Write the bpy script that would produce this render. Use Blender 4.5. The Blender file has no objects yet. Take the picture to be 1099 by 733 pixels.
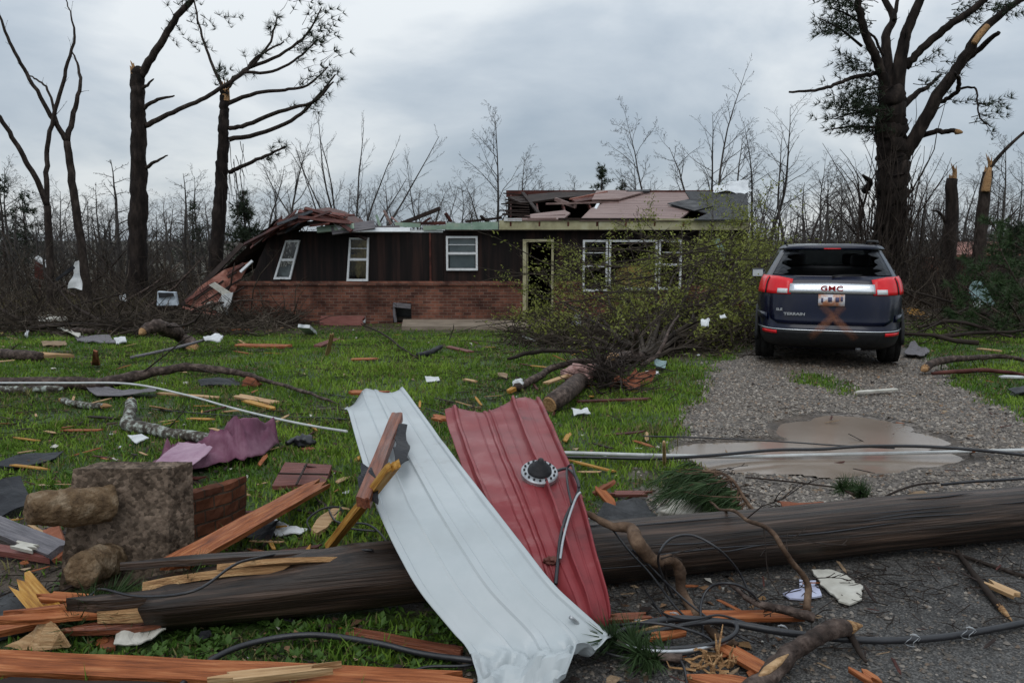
import bpy, bmesh, math, random
import numpy as np
from mathutils import Vector, Matrix, noise as mnoise
R = math.radians
SC = bpy.context.scene
COL = SC.collection

# ------------------------------------------------------------------ camera
CAM_Z, FPX, PITCH = 1.65, 855.0, math.atan(108.5 / 855.0)
cd = bpy.data.cameras.new('camera')
cam = bpy.data.objects.new('camera', cd)
COL.objects.link(cam)
cam.location = (0, 0, CAM_Z)
cam.rotation_euler = (R(90) - PITCH, 0, 0)
cd.sensor_width = 36.0
cd.lens = 36.0 * FPX / 1099.0
cd.clip_start, cd.clip_end = 0.05, 2000
SC.camera = cam

# ------------------------------------------------------------------ world, sun, exposure
SUN_EL, SUN_AZ = R(55), R(200)
world = bpy.data.worlds.new('World')
SC.world = world
world.use_nodes = True
nt = world.node_tree
nt.nodes.clear()
def wn(t, **k):
    n = nt.nodes.new(t)
    for a, b in k.items():
        setattr(n, a, b)
    return n
def wl(a, b):
    nt.links.new(a, b)
out = wn('ShaderNodeOutputWorld')
bg = wn('ShaderNodeBackground')
bg.inputs['Strength'].default_value = 0.1
sky = wn('ShaderNodeTexSky', sky_type='NISHITA', sun_disc=False, sun_elevation=SUN_EL, sun_rotation=SUN_AZ)
tc = wn('ShaderNodeTexCoord')
sep = wn('ShaderNodeSeparateXYZ')
wl(tc.outputs['Generated'], sep.inputs[0])
den = wn('ShaderNodeMath', operation='ADD'); wl(sep.outputs['Z'], den.inputs[0]); den.inputs[1].default_value = 0.33
dmx = wn('ShaderNodeMath', operation='MAXIMUM'); wl(den.outputs[0], dmx.inputs[0]); dmx.inputs[1].default_value = 0.08
dx = wn('ShaderNodeMath', operation='DIVIDE'); wl(sep.outputs['X'], dx.inputs[0]); wl(dmx.outputs[0], dx.inputs[1])
dy = wn('ShaderNodeMath', operation='DIVIDE'); wl(sep.outputs['Y'], dy.inputs[0]); wl(dmx.outputs[0], dy.inputs[1])
com = wn('ShaderNodeCombineXYZ'); wl(dx.outputs[0], com.inputs[0]); wl(dy.outputs[0], com.inputs[1]); com.inputs[2].default_value = 0.7
nz = wn('ShaderNodeTexNoise'); nz.inputs['Scale'].default_value = 1.15; nz.inputs['Detail'].default_value = 7; nz.inputs['Roughness'].default_value = 0.52
nz.inputs['Distortion'].default_value = 0.3
wl(com.outputs[0], nz.inputs['Vector'])
rp = wn('ShaderNodeValToRGB')
rp.color_ramp.elements[0].position = 0.37; rp.color_ramp.elements[0].color = (0.245, 0.29, 0.34, 1)
rp.color_ramp.elements[1].position = 0.62; rp.color_ramp.elements[1].color = (0.505, 0.53, 0.545, 1)
e = rp.color_ramp.elements.new(0.5); e.color = (0.345, 0.385, 0.425, 1)
wl(nz.outputs['Fac'], rp.inputs[0])
# overcast luminance rises from horizon to zenith
zc = wn('ShaderNodeMath', operation='MAXIMUM'); wl(sep.outputs['Z'], zc.inputs[0]); zc.inputs[1].default_value = 0.0
zm = wn('ShaderNodeMath', operation='MULTIPLY_ADD'); wl(zc.outputs[0], zm.inputs[0]); zm.inputs[1].default_value = 8.0; zm.inputs[2].default_value = 7.0
vm = wn('ShaderNodeVectorMath', operation='SCALE'); wl(rp.outputs[0], vm.inputs[0]); wl(zm.outputs[0], vm.inputs['Scale'])
mx = wn('ShaderNodeMix', data_type='RGBA'); mx.inputs['Factor'].default_value = 0.94
wl(sky.outputs[0], mx.inputs['A']); wl(vm.outputs[0], mx.inputs['B'])
wl(mx.outputs['Result'], bg.inputs['Color']); wl(bg.outputs[0], out.inputs[0])
sd = bpy.data.lights.new('sun', 'SUN'); sd.energy = 0.5; sd.angle = R(40); sd.color = (1, 0.97, 0.93)
sun = bpy.data.objects.new('sun', sd); COL.objects.link(sun)
sun.rotation_euler = (R(90) - SUN_EL, 0, math.pi - SUN_AZ)
SC.view_settings.view_transform = 'Standard'
SC.view_settings.look = 'None'
SC.view_settings.exposure = 0.9
SC.view_settings.gamma = 1.0
SC.render.engine = 'CYCLES'
SC.cycles.max_bounces = 6
SC.cycles.transparent_max_bounces = 12
SC.cycles.use_denoising = True

# ------------------------------------------------------------------ helpers: numbers
CT, ST = math.cos(PITCH), math.sin(PITCH)
def ray(px, py):
    a, b = (px - 549.5) / FPX, (366.5 - py) / FPX
    return a, CT + b * ST, -ST + b * CT
def U(px, py, Y):
    """point of the photograph's pixel (px, py) on the vertical plane at distance Y"""
    a, dy_, dz_ = ray(px, py)
    t = Y / dy_
    return Vector((a * t, Y, CAM_Z + dz_ * t))
def Zp(px, py, z):
    """point on the horizontal plane z"""
    a, dy_, dz_ = ray(px, py)
    t = (z - CAM_Z) / dz_
    return Vector((a * t, dy_ * t, z))
def hash2(ix, iy, s):
    h = (ix * 374761393 + iy * 668265263 + s * 1274126177) & 0xFFFFFFFF
    h = ((h ^ (h >> 13)) * 1274126177) & 0xFFFFFFFF
    h = h ^ (h >> 16)
    return (h & 0xFFFF) / 65535.0
def vnoise(x, y, s=0):
    x = np.asarray(x, float); y = np.asarray(y, float)
    ix = np.floor(x).astype(np.int64); iy = np.floor(y).astype(np.int64)
    fx = x - ix; fy = y - iy
    fx = fx * fx * (3 - 2 * fx); fy = fy * fy * (3 - 2 * fy)
    a = hash2(ix, iy, s); b = hash2(ix + 1, iy, s); c = hash2(ix, iy + 1, s); d = hash2(ix + 1, iy + 1, s)
    return (a * (1 - fx) + b * fx) * (1 - fy) + (c * (1 - fx) + d * fx) * fy
def fbm(x, y, s=0, o=4):
    v = 0; a = 0.5
    for k in range(o):
        v = v + a * vnoise(np.asarray(x) * 2 ** k, np.asarray(y) * 2 ** k, s + k * 17); a *= 0.5
    return v
def sstep(a, b, x):
    t = np.clip((np.asarray(x, float) - a) / (b - a), 0, 1)
    return t * t * (3 - 2 * t)
def base_z(x, y):
    fall = -0.5 * sstep(9.0, 20.5, y)
    side = 1 - 0.75 * sstep(2.2, 4.5, x)
    return fall * side
PUD_Z = -0.006
def pud_shape(x, y):
    """shallow dip of the driveway puddle, 0..1"""
    n = (fbm(x * 2.2, y * 2.2, 61, 4) - .46) * .8
    a = np.clip(1 - (((x - 2.3) / 1.25) ** 2 + ((y - 6.0) / 0.52) ** 2) + n, 0, 1)
    b = np.clip(1 - (((x - 2.95) / 0.75) ** 2 + ((y - 6.75) / 0.75) ** 2) + n, 0, 1)
    return np.maximum(a, b)
def gz_np(x, y):
    z = base_z(x, y) + (fbm(x * 0.9, y * 0.9, 5, 3) - 0.44) * 0.05 + (fbm(x * 5, y * 5, 9, 2) - 0.37) * 0.02
    z = z * 1.0 - 0.035 * sstep(0, 0.5, pud_shape(x, y)) * 1.0
    far = sstep(24, 60, y)
    return z + far * 0.35 + sstep(60, 300, y) * 1.0
def gz(x, y):
    return float(gz_np(np.array([x]), np.array([y]))[0])
def G(px, py, h=0.0):
    """ground point seen at the pixel, raised by h"""
    z = h
    p = Zp(px, py, z)
    for _ in range(8):
        z = gz(p.x, p.y) + h
        p = Zp(px, py, min(z, 1.5))
    return p

# ------------------------------------------------------------------ helpers: objects
def link(o, parent=None):
    COL.objects.link(o)
    if parent is not None:
        o.parent = parent
    return o
def tag(o, label=None, cat=None, group=None, kind=None):
    if label: o['label'] = label
    if cat: o['category'] = cat
    if group: o['group'] = group
    if kind: o['kind'] = kind
    return o
def empty(name, loc, label, cat, group=None, rz=0):
    o = bpy.data.objects.new(name, None)
    o.location = loc; o.rotation_euler = (0, 0, rz); o.empty_display_size = 0.2
    link(o); bpy.context.view_layer.update()
    return tag(o, label, cat, group)
def np_mesh(name, V, F, mat=None, smooth=False):
    """V (n,3); F list of faces or an (m,k) array"""
    me = bpy.data.meshes.new(name)
    V = np.asarray(V, np.float32)
    if isinstance(F, np.ndarray):
        m, k = F.shape
        me.vertices.add(len(V)); me.vertices.foreach_set('co', V.ravel())
        me.loops.add(m * k); me.loops.foreach_set('vertex_index', F.astype(np.int32).ravel())
        me.polygons.add(m)
        me.polygons.foreach_set('loop_start', np.arange(0, m * k, k, dtype=np.int32))
        me.polygons.foreach_set('loop_total', np.full(m, k, np.int32))
        me.update(calc_edges=True)
    else:
        me.from_pydata(V.tolist(), [], F); me.update()
    if smooth:
        me.polygons.foreach_set('use_smooth', np.ones(len(me.polygons), bool))
    if mat: me.materials.append(mat)
    return me
class MB:
    def __init__(s):
        s.v = []; s.f = []
    def add(s, vs, fs):
        o = len(s.v); s.v += [tuple(p) for p in vs]; s.f += [tuple(i + o for i in f) for f in fs]
    def box(s, c, sz, rot=None):
        c = Vector(c); hx, hy, hz = sz[0] / 2, sz[1] / 2, sz[2] / 2
        vs = [Vector((x, y, z)) for x in (-hx, hx) for y in (-hy, hy) for z in (-hz, hz)]
        if rot is not None: vs = [rot @ p for p in vs]
        s.add([p + c for p in vs], [(0, 1, 3, 2), (4, 6, 7, 5), (0, 4, 5, 1), (2, 3, 7, 6), (0, 2, 6, 4), (1, 5, 7, 3)])
    def beam(s, a, b, w, t, up=(0, 0, 1)):
        a, b = Vector(a), Vector(b); x = (b - a); L = x.length
        if L < 1e-6: return
        x.normalize(); u = Vector(up)
        y = u.cross(x)
        if y.length < 1e-4: y = Vector((0, 1, 0)).cross(x)
        y.normalize(); z = x.cross(y)
        m = Matrix((x, y, z)).transposed()
        s.box((a + b) / 2, (L, w, t), m)
    def tube(s, pts, rad, n=6, cap=True):
        pts = [Vector(p) for p in pts]
        k = len(pts)
        if k < 2: return
        if not hasattr(rad, '__len__'): rad = [rad] * k
        t0 = (pts[1] - pts[0]).normalized()
        a = Vector((0, 0, 1)) if abs(t0.z) < 0.9 else Vector((1, 0, 0))
        nx = t0.cross(a).normalized()
        vs = []
        for i in range(k):
            t = (pts[min(i + 1, k - 1)] - pts[max(i - 1, 0)])
            if t.length < 1e-9: t = t0
            t = t.normalized()
            nx = (nx - t * nx.dot(t))
            nx = nx.normalized() if nx.length > 1e-6 else t.orthogonal().normalized()
            ny = t.cross(nx)
            for j in range(n):
                an = 2 * math.pi * j / n
                vs.append(pts[i] + (nx * math.cos(an) + ny * math.sin(an)) * rad[i])
        fs = []
        for i in range(k - 1):
            for j in range(n):
                j2 = (j + 1) % n
                fs.append((i * n + j, i * n + j2, (i + 1) * n + j2, (i + 1) * n + j))
        if cap:
            fs.append(tuple(range(n))[::-1]); fs.append(tuple((k - 1) * n + j for j in range(n)))
        s.add(vs, fs)
    def grid(s, P):
        """P: rows of points"""
        r, c = len(P), len(P[0])
        s.add([p for row in P for p in row], [(i * c + j, i * c + j + 1, (i + 1) * c + j + 1, (i + 1) * c + j) for i in range(r - 1) for j in range(c - 1)])
    def prism(s, poly, vec):
        """extrude a closed polygon of 3D points by vec"""
        n = len(poly); poly = [Vector(p) for p in poly]; vec = Vector(vec)
        s.add(poly + [p + vec for p in poly], [tuple(range(n))[::-1], tuple(range(n, 2 * n))] + [(i, (i + 1) % n, n + (i + 1) % n, n + i) for i in range(n)])
    def build(s, name, mat, parent=None, smooth=False, label=None, cat=None, group=None, kind=None, origin=None, fix=False):
        V = np.array(s.v, float)
        if parent is None:
            if origin is None:
                origin = ((V[:, 0].min() + V[:, 0].max()) / 2, (V[:, 1].min() + V[:, 1].max()) / 2, V[:, 2].min())
            V = V - np.array(origin)
        else:
            o3 = origin if origin is not None else tuple(parent.get('_o', (0, 0, 0)))
            V = V - np.array(o3)
        me = np_mesh(name, V, s.f, mat, smooth)
        if fix:
            bm = bmesh.new(); bm.from_mesh(me); bmesh.ops.recalc_face_normals(bm, faces=bm.faces); bm.to_mesh(me); bm.free()
        o = bpy.data.objects.new(name, me)
        link(o, parent)
        if parent is None: o.location = origin
        return tag(o, label, cat, group, kind)
def wthing(name, loc, label, cat, group=None):
    """thing whose parts are built in world coordinates: its location is taken off each part"""
    o = empty(name, loc, label, cat, group)
    o['_o'] = tuple(loc)
    return o
def catmull(pts, per=6):
    P = [Vector(p) for p in pts]
    if len(P) < 3: return P
    res = []
    for i in range(len(P) - 1):
        p0 = P[max(i - 1, 0)]; p1 = P[i]; p2 = P[i + 1]; p3 = P[min(i + 2, len(P) - 1)]
        for k in range(per):
            t = k / per
            res.append(0.5 * ((2 * p1) + (p2 - p0) * t + (2 * p0 - 5 * p1 + 4 * p2 - p3) * t * t + (3 * p1 - p0 - 3 * p2 + p3) * t ** 3))
    res.append(P[-1])
    return res
def interp(vals, n):
    return list(np.interp(np.linspace(0, 1, n), np.linspace(0, 1, len(vals)), vals))

# ------------------------------------------------------------------ helpers: materials
def mat(name, cols, scale=6.0, rough=0.6, bump=0.0, bscale=None, stretch=None, detail=6, spec=0.5, metal=0.0, lo=0.3, hi=0.7, bdist=0.02, coat=0.0, rvar=0.0, trans=0.0, coord='Object', backface=None):
    """noise-mixed colours, optional stretched grain, bump and roughness variation"""
    m = bpy.data.materials.new(name); m.use_nodes = True
    t = m.node_tree; b = t.nodes['Principled BSDF']
    b.inputs['Roughness'].default_value = rough; b.inputs['Metallic'].default_value = metal
    b.inputs['Specular IOR Level'].default_value = spec if (spec != 0.5 or rough < 0.5) else 0.18
    if coat: b.inputs['Coat Weight'].default_value = coat; b.inputs['Coat Roughness'].default_value = 0.05
    tcn = t.nodes.new('ShaderNodeTexCoord'); mp = t.nodes.new('ShaderNodeMapping')
    t.links.new(tcn.outputs[coord], mp.inputs[0])
    if stretch: mp.inputs['Scale'].default_value = stretch
    n1 = t.nodes.new('ShaderNodeTexNoise'); n1.inputs['Scale'].default_value = scale; n1.inputs['Detail'].default_value = detail; n1.inputs['Roughness'].default_value = 0.62
    t.links.new(mp.outputs[0], n1.inputs['Vector'])
    if len(cols) == 1:
        b.inputs['Base Color'].default_value = (*cols[0], 1)
    else:
        r = t.nodes.new('ShaderNodeValToRGB'); cr = r.color_ramp
        cr.elements[0].position = lo; cr.elements[0].color = (*cols[0], 1)
        cr.elements[1].position = hi; cr.elements[1].color = (*cols[-1], 1)
        for i, c in enumerate(cols[1:-1]):
            e_ = cr.elements.new(lo + (hi - lo) * (i + 1) / (len(cols) - 1)); e_.color = (*c, 1)
        t.links.new(n1.outputs['Fac'], r.inputs[0]); t.links.new(r.outputs[0], b.inputs['Base Color'])
    if bump:
        n2 = t.nodes.new('ShaderNodeTexNoise'); n2.inputs['Scale'].default_value = bscale or scale * 4; n2.inputs['Detail'].default_value = 5
        t.links.new(mp.outputs[0], n2.inputs['Vector'])
        bp = t.nodes.new('ShaderNodeBump'); bp.inputs['Strength'].default_value = bump; bp.inputs['Distance'].default_value = bdist
        t.links.new(n2.outputs['Fac'], bp.inputs['Height']); t.links.new(bp.outputs[0], b.inputs['Normal'])
    if rvar:
        mr = t.nodes.new('ShaderNodeMapRange'); mr.inputs['To Min'].default_value = max(0.02, rough - rvar); mr.inputs['To Max'].default_value = min(1, rough + rvar)
        mr.inputs['From Min'].default_value = 0.3; mr.inputs['From Max'].default_value = 0.7
        n3 = t.nodes.new('ShaderNodeTexNoise'); n3.inputs['Scale'].default_value = scale * 0.6
        t.links.new(mp.outputs[0], n3.inputs['Vector']); t.links.new(n3.outputs['Fac'], mr.inputs[0]); t.links.new(mr.outputs[0], b.inputs['Roughness'])
    if trans:
        # thin leaf: some light passes through
        tr = t.nodes.new('ShaderNodeBsdfTranslucent'); ms = t.nodes.new('ShaderNodeMixShader'); ms.inputs[0].default_value = trans
        o_ = t.nodes['Material Output']
        t.links.new(b.outputs[0], ms.inputs[1]); t.links.new(tr.outputs[0], ms.inputs[2]); t.links.new(ms.outputs[0], o_.inputs[0])
        tr.inputs[0].default_value = (*cols[-1], 1)
    return m
def attr_mat(name, rough=0.6, spec=0.3, attr='tint', trans=0.0):
    m = bpy.data.materials.new(name); m.use_nodes = True
    t = m.node_tree; b = t.nodes['Principled BSDF']; b.inputs['Roughness'].default_value = rough; b.inputs['Specular IOR Level'].default_value = spec
    a = t.nodes.new('ShaderNodeAttribute'); a.attribute_name = attr
    t.links.new(a.outputs['Color'], b.inputs['Base Color'])
    if trans:
        tr = t.nodes.new('ShaderNodeBsdfTranslucent'); ms = t.nodes.new('ShaderNodeMixShader'); ms.inputs[0].default_value = trans
        t.links.new(a.outputs['Color'], tr.inputs[0])
        t.links.new(b.outputs[0], ms.inputs[1]); t.links.new(tr.outputs[0], ms.inputs[2]); t.links.new(ms.outputs[0], t.nodes['Material Output'].inputs[0])
    return m
W = (8, 1, 1)  # not used directly
M = {}
GR = (1.2, 22, 22)
M['cedar'] = mat('cedar', [(0.10, 0.026, 0.009), (0.29, 0.088, 0.030), (0.46, 0.19, 0.08)], 3, 0.5, 0.5, 7, GR, rvar=0.15)
M['cedar_dark'] = mat('cedar_dark', [(0.06, 0.016, 0.008), (0.17, 0.048, 0.02), (0.27, 0.09, 0.04)], 3, 0.45, 0.5, 7, GR, rvar=0.15)
M['pine_board'] = mat('pine_board', [(0.22, 0.12, 0.055), (0.42, 0.26, 0.13), (0.55, 0.38, 0.22)], 3, 0.55, 0.4, 7, GR)
M['yellow_wood'] = mat('yellow_wood', [(0.2, 0.08, 0.015), (0.42, 0.21, 0.04), (0.55, 0.33, 0.1)], 3, 0.5, 0.5, 7, GR)
M['grey_board'] = mat('grey_board', [(0.07, 0.065, 0.07), (0.14, 0.13, 0.14), (0.2, 0.18, 0.18)], 3, 0.55, 0.4, 7, GR)
M['red_board'] = mat('red_board', [(0.07, 0.025, 0.02), (0.15, 0.05, 0.04), (0.22, 0.10, 0.08)], 3, 0.5, 0.4, 7, GR)
M['split_wood'] = mat('split_wood', [(0.16, 0.08, 0.035), (0.36, 0.2, 0.09), (0.52, 0.34, 0.17)], 3, 0.6, 0.8, 8, GR)
M['pole'] = mat('pole', [(0.007, 0.005, 0.004), (0.027, 0.017, 0.012), (0.085, 0.054, 0.039)], 2.2, 0.42, 0.55, 6, (0.55, 17, 17), rvar=0.14, bdist=0.012, spec=0.32, lo=0.34, hi=0.68)
M['bark'] = mat('bark', [(0.012, 0.009, 0.008), (0.03, 0.022, 0.018), (0.065, 0.05, 0.042)], 9, 0.85, 0.9, 22, (1, 1, 0.4), bdist=0.02)
M['pine_bark'] = mat('pine_bark', [(0.006, 0.0045, 0.004), (0.018, 0.013, 0.011), (0.045, 0.033, 0.027)], 5, 0.9, 1.0, 9, (1, 1, 0.35), bdist=0.05, spec=0.2)
M['limb_bark'] = mat('limb_bark', [(0.016, 0.011, 0.009), (0.055, 0.038, 0.031), (0.15, 0.11, 0.09)], 16, 0.7, 1.0, 34, bdist=0.018)
M['lichen_bark'] = mat('lichen_bark', [(0.04, 0.032, 0.026), (0.09, 0.08, 0.065), (0.36, 0.39, 0.35)], 16, 0.8, 0.8, 40, lo=0.38, hi=0.62, bdist=0.008)
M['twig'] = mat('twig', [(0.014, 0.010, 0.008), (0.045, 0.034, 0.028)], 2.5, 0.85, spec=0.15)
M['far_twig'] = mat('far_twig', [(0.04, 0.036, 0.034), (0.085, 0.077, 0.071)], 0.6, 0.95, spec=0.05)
M['fallen_twig'] = mat('fallen_twig', [(0.016, 0.012, 0.009), (0.06, 0.046, 0.034)], 3, 0.8)
M['brush'] = mat('brush', [(0.014, 0.011, 0.009), (0.045, 0.035, 0.027), (0.12, 0.097, 0.074)], 1.3, 0.9, spec=0.1)
M['needles'] = mat('needles', [(0.014, 0.022, 0.012), (0.035, 0.05, 0.026)], 3, 0.7)
M['green_needles'] = mat('green_needles', [(0.02, 0.04, 0.014), (0.05, 0.085, 0.03)], 5, 0.6)
M['leaf'] = mat('leaf', [(0.08, 0.10, 0.02), (0.18, 0.20, 0.042), (0.28, 0.29, 0.075)], 2.4, 0.6, trans=0.25)
M['brick'] = None
M['white_paint'] = mat('white_paint', [(0.55, 0.56, 0.57), (0.72, 0.73, 0.74)], 12, 0.45)
M['white_vinyl'] = mat('white_vinyl', [(0.48, 0.5, 0.52), (0.7, 0.72, 0.73)], 4, 0.45)
M['cream'] = mat('cream', [(0.2, 0.18, 0.11), (0.36, 0.33, 0.2), (0.44, 0.42, 0.3)], 3, 0.6)
M['mint'] = mat('mint', [(0.13, 0.2, 0.155), (0.24, 0.33, 0.26), (0.34, 0.38, 0.3)], 3, 0.6)
M['decking'] = mat('decking', [(0.10, 0.06, 0.055), (0.21, 0.14, 0.125), (0.30, 0.22, 0.20)], 2.2, 0.55, 0.5, 8, (0.5, 6, 6))
M['pink_deck'] = mat('pink_deck', [(0.13, 0.05, 0.038), (0.27, 0.105, 0.075), (0.42, 0.22, 0.17)], 2, 0.5, 0.4, 8, (1, 4, 4))
M['rust_board'] = mat('rust_board', [(0.02, 0.008, 0.007), (0.065, 0.02, 0.015), (0.14, 0.05, 0.037)], 2.6, 0.6, 0.5, 9, (1, 1, 1))
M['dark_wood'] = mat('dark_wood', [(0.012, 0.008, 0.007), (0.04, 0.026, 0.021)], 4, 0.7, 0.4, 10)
M['shingle'] = mat('shingle', [(0.03, 0.031, 0.033), (0.075, 0.077, 0.08)], 9, 0.85, 0.8, 30)
M['dry_grass'] = mat('dry_grass', [(0.06, 0.05, 0.018), (0.16, 0.135, 0.055)], 1.2, 0.8)
M['lit_flap'] = mat('lit_flap', [(0.25, 0.14, 0.2), (0.4, 0.27, 0.33)], 5, 0.6, 0.3, 14)
M['root_bark'] = mat('root_bark', [(0.03, 0.018, 0.012), (0.09, 0.055, 0.035), (0.2, 0.13, 0.085)], 9, 0.8, 0.9, 25, bdist=0.012)
M['felt'] = mat('felt', [(0.008, 0.008, 0.01), (0.03, 0.031, 0.035)], 5, 0.55, 0.5, 20, rvar=0.15)
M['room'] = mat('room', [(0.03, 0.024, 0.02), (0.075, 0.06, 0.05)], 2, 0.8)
M['insulation_yellow'] = mat('insulation_yellow', [(0.25, 0.16, 0.05), (0.5, 0.36, 0.13)], 8, 0.9, 1.0, 20, bdist=0.05)
M['insulation_pink'] = mat('insulation_pink', [(0.3, 0.16, 0.14), (0.5, 0.32, 0.29)], 10, 0.95, 1.0, 30, bdist=0.04)
M['blind'] = mat('blind', [(0.34, 0.37, 0.4), (0.5, 0.53, 0.55)], 3, 0.6)
M['concrete'] = mat('concrete', [(0.03, 0.025, 0.021), (0.085, 0.07, 0.058), (0.2, 0.17, 0.14)], 14, 0.85, 1.0, 45, bdist=0.02, lo=0.3, hi=0.72)
M['aggregate'] = None
M['clay_core'] = mat('clay_core', [(0.06, 0.038, 0.022), (0.14, 0.09, 0.05), (0.28, 0.21, 0.14)], 14, 0.9, 1.0, 40, bdist=0.02)
M['slab'] = mat('slab', [(0.17, 0.135, 0.10), (0.3, 0.245, 0.19)], 2.5, 0.7, 0.4, 20)
M['white_metal'] = mat('white_metal', [(0.2, 0.195, 0.18), (0.36, 0.39, 0.40), (0.395, 0.43, 0.44), (0.43, 0.46, 0.47)], 2.6, 0.38, 0.12, 3, rvar=0.1, bdist=0.01, lo=0.2, hi=0.7)
M['red_metal'] = mat('red_metal', [(0.11, 0.016, 0.018), (0.185, 0.023, 0.027), (0.215, 0.03, 0.034), (0.27, 0.085, 0.085)], 4, 0.42, 0.15, 4, rvar=0.1, bdist=0.01, spec=0.3)
M['rubber'] = mat('rubber', [(0.012, 0.012, 0.013), (0.03, 0.03, 0.032)], 10, 0.5, 0.2, 40)
M['cable'] = mat('cable', [(0.009, 0.009, 0.011), (0.022, 0.022, 0.025)], 8, 0.38, 0.1, 60)
M['silver_wire'] = mat('silver_wire', [(0.3, 0.31, 0.32), (0.5, 0.51, 0.52)], 20, 0.35, metal=0.6)
M['white_line'] = mat('white_line', [(0.38, 0.39, 0.38), (0.55, 0.56, 0.55)], 10, 0.5)
M['purple_cloth'] = mat('purple_cloth', [(0.08, 0.024, 0.045), (0.15, 0.055, 0.09), (0.24, 0.12, 0.165)], 4, 0.6, 0.3, 14)
M['paper'] = mat('paper', [(0.36, 0.34, 0.29), (0.56, 0.54, 0.48)], 8, 0.8, 0.3, 25)
M['white_scrap'] = mat('white_scrap', [(0.42, 0.43, 0.43), (0.62, 0.63, 0.63)], 8, 0.6, 0.3, 25)
M['lilac_paper'] = mat('lilac_paper', [(0.36, 0.37, 0.5), (0.52, 0.54, 0.66)], 8, 0.7)
M['card'] = mat('card', [(0.13, 0.085, 0.05), (0.3, 0.21, 0.13)], 6, 0.8, 0.4, 20)
M['clay'] = mat('clay', [(0.14, 0.045, 0.022), (0.3, 0.11, 0.06)], 8, 0.75, 0.5, 30)
M['tarp'] = mat('tarp', [(0.13, 0.2, 0.2), (0.25, 0.34, 0.34)], 5, 0.5, 0.4, 12)
M['plastic_blue_white'] = mat('plastic_blue_white', [(0.32, 0.37, 0.42), (0.5, 0.55, 0.6)], 5, 0.5)
M['black_plastic'] = mat('black_plastic', [(0.008, 0.008, 0.01), (0.02, 0.02, 0.024)], 6, 0.35)
def glass_mat(name, col, alpha_mix, rough=0.03):
    m = bpy.data.materials.new(name); m.use_nodes = True
    t = m.node_tree; o_ = t.nodes['Material Output']; t.nodes.remove(t.nodes['Principled BSDF'])
    tr = t.nodes.new('ShaderNodeBsdfTransparent'); tr.inputs[0].default_value = (*col, 1)
    gl = t.nodes.new('ShaderNodeBsdfGlossy'); gl.inputs['Roughness'].default_value = rough
    fr = t.nodes.new('ShaderNodeFresnel'); fr.inputs[0].default_value = 1.45
    ad = t.nodes.new('ShaderNodeMath'); ad.operation = 'MULTIPLY_ADD'; ad.inputs[1].default_value = 1.0; ad.inputs[2].default_value = alpha_mix; ad.use_clamp = True
    t.links.new(fr.outputs[0], ad.inputs[0])
    ms = t.nodes.new('ShaderNodeMixShader'); t.links.new(ad.outputs[0], ms.inputs[0]); t.links.new(tr.outputs[0], ms.inputs[1]); t.links.new(gl.outputs[0], ms.inputs[2]); t.links.new(ms.outputs[0], o_.inputs[0])
    return m
M['glass'] = glass_mat('glass', (0.75, 0.8, 0.8), 0.0)
M['tint_glass'] = mat('tint_glass', [(0.006, 0.007, 0.009), (0.02, 0.022, 0.026)], 30, 0.3, spec=0.25)
M['car_glass'] = glass_mat('car_glass', (0.16, 0.18, 0.2), 0.04)
M['clear_glass'] = glass_mat('clear_glass', (0.8, 0.88, 0.84), 0.03)
# brick
def brick_mat(name, c1, c2, mort, bw=0.21, bh=0.075):
    m = bpy.data.materials.new(name); m.use_nodes = True
    t = m.node_tree; b = t.nodes['Principled BSDF']; b.inputs['Roughness'].default_value = 0.85; b.inputs['Specular IOR Level'].default_value = 0.15
    tcn = t.nodes.new('ShaderNodeTexCoord'); sp = t.nodes.new('ShaderNodeSeparateXYZ'); cb = t.nodes.new('ShaderNodeCombineXYZ')
    t.links.new(tcn.outputs['Object'], sp.inputs[0])
    ad = t.nodes.new('ShaderNodeMath'); ad.operation = 'ADD'; t.links.new(sp.outputs[0], ad.inputs[0]); t.links.new(sp.outputs[1], ad.inputs[1])
    t.links.new(ad.outputs[0], cb.inputs[0]); t.links.new(sp.outputs[2], cb.inputs[1])
    br = t.nodes.new('ShaderNodeTexBrick'); br.inputs['Scale'].default_value = 1.0
    br.inputs['Brick Width'].default_value = bw; br.inputs['Row Height'].default_value = bh; br.inputs['Mortar Size'].default_value = 0.007; br.inputs['Mortar Smooth'].default_value = 0.4
    br.inputs['Color1'].default_value = (*c1, 1); br.inputs['Color2'].default_value = (*c2, 1); br.inputs['Mortar'].default_value = (*mort, 1); br.inputs['Bias'].default_value = -0.1
    t.links.new(cb.outputs[0], br.inputs['Vector'])
    n = t.nodes.new('ShaderNodeTexNoise'); n.inputs['Scale'].default_value = 1.3; n.inputs['Detail'].default_value = 8; n.inputs['Roughness'].default_value = 0.7
    t.links.new(tcn.outputs['Object'], n.inputs['Vector'])
    r = t.nodes.new('ShaderNodeValToRGB'); r.color_ramp.elements[0].position = 0.35; r.color_ramp.elements[0].color = (0.32, 0.30, 0.30, 1); r.color_ramp.elements[1].position = 0.65; r.color_ramp.elements[1].color = (1.2, 1.15, 1.1, 1)
    t.links.new(n.outputs['Fac'], r.inputs[0])
    mu = t.nodes.new('ShaderNodeMix'); mu.data_type = 'RGBA'; mu.blend_type = 'MULTIPLY'; mu.inputs['Factor'].default_value = 1
    t.links.new(br.outputs['Color'], mu.inputs['A']); t.links.new(r.outputs[0], mu.inputs['B']); t.links.new(mu.outputs['Result'], b.inputs['Base Color'])
    bp = t.nodes.new('ShaderNodeBump'); bp.inputs['Strength'].default_value = 0.6; bp.inputs['Distance'].default_value = 0.012; bp.invert = True
    t.links.new(br.outputs['Fac'], bp.inputs['Height']); t.links.new(bp.outputs[0], b.inputs['Normal'])
    return m
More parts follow.
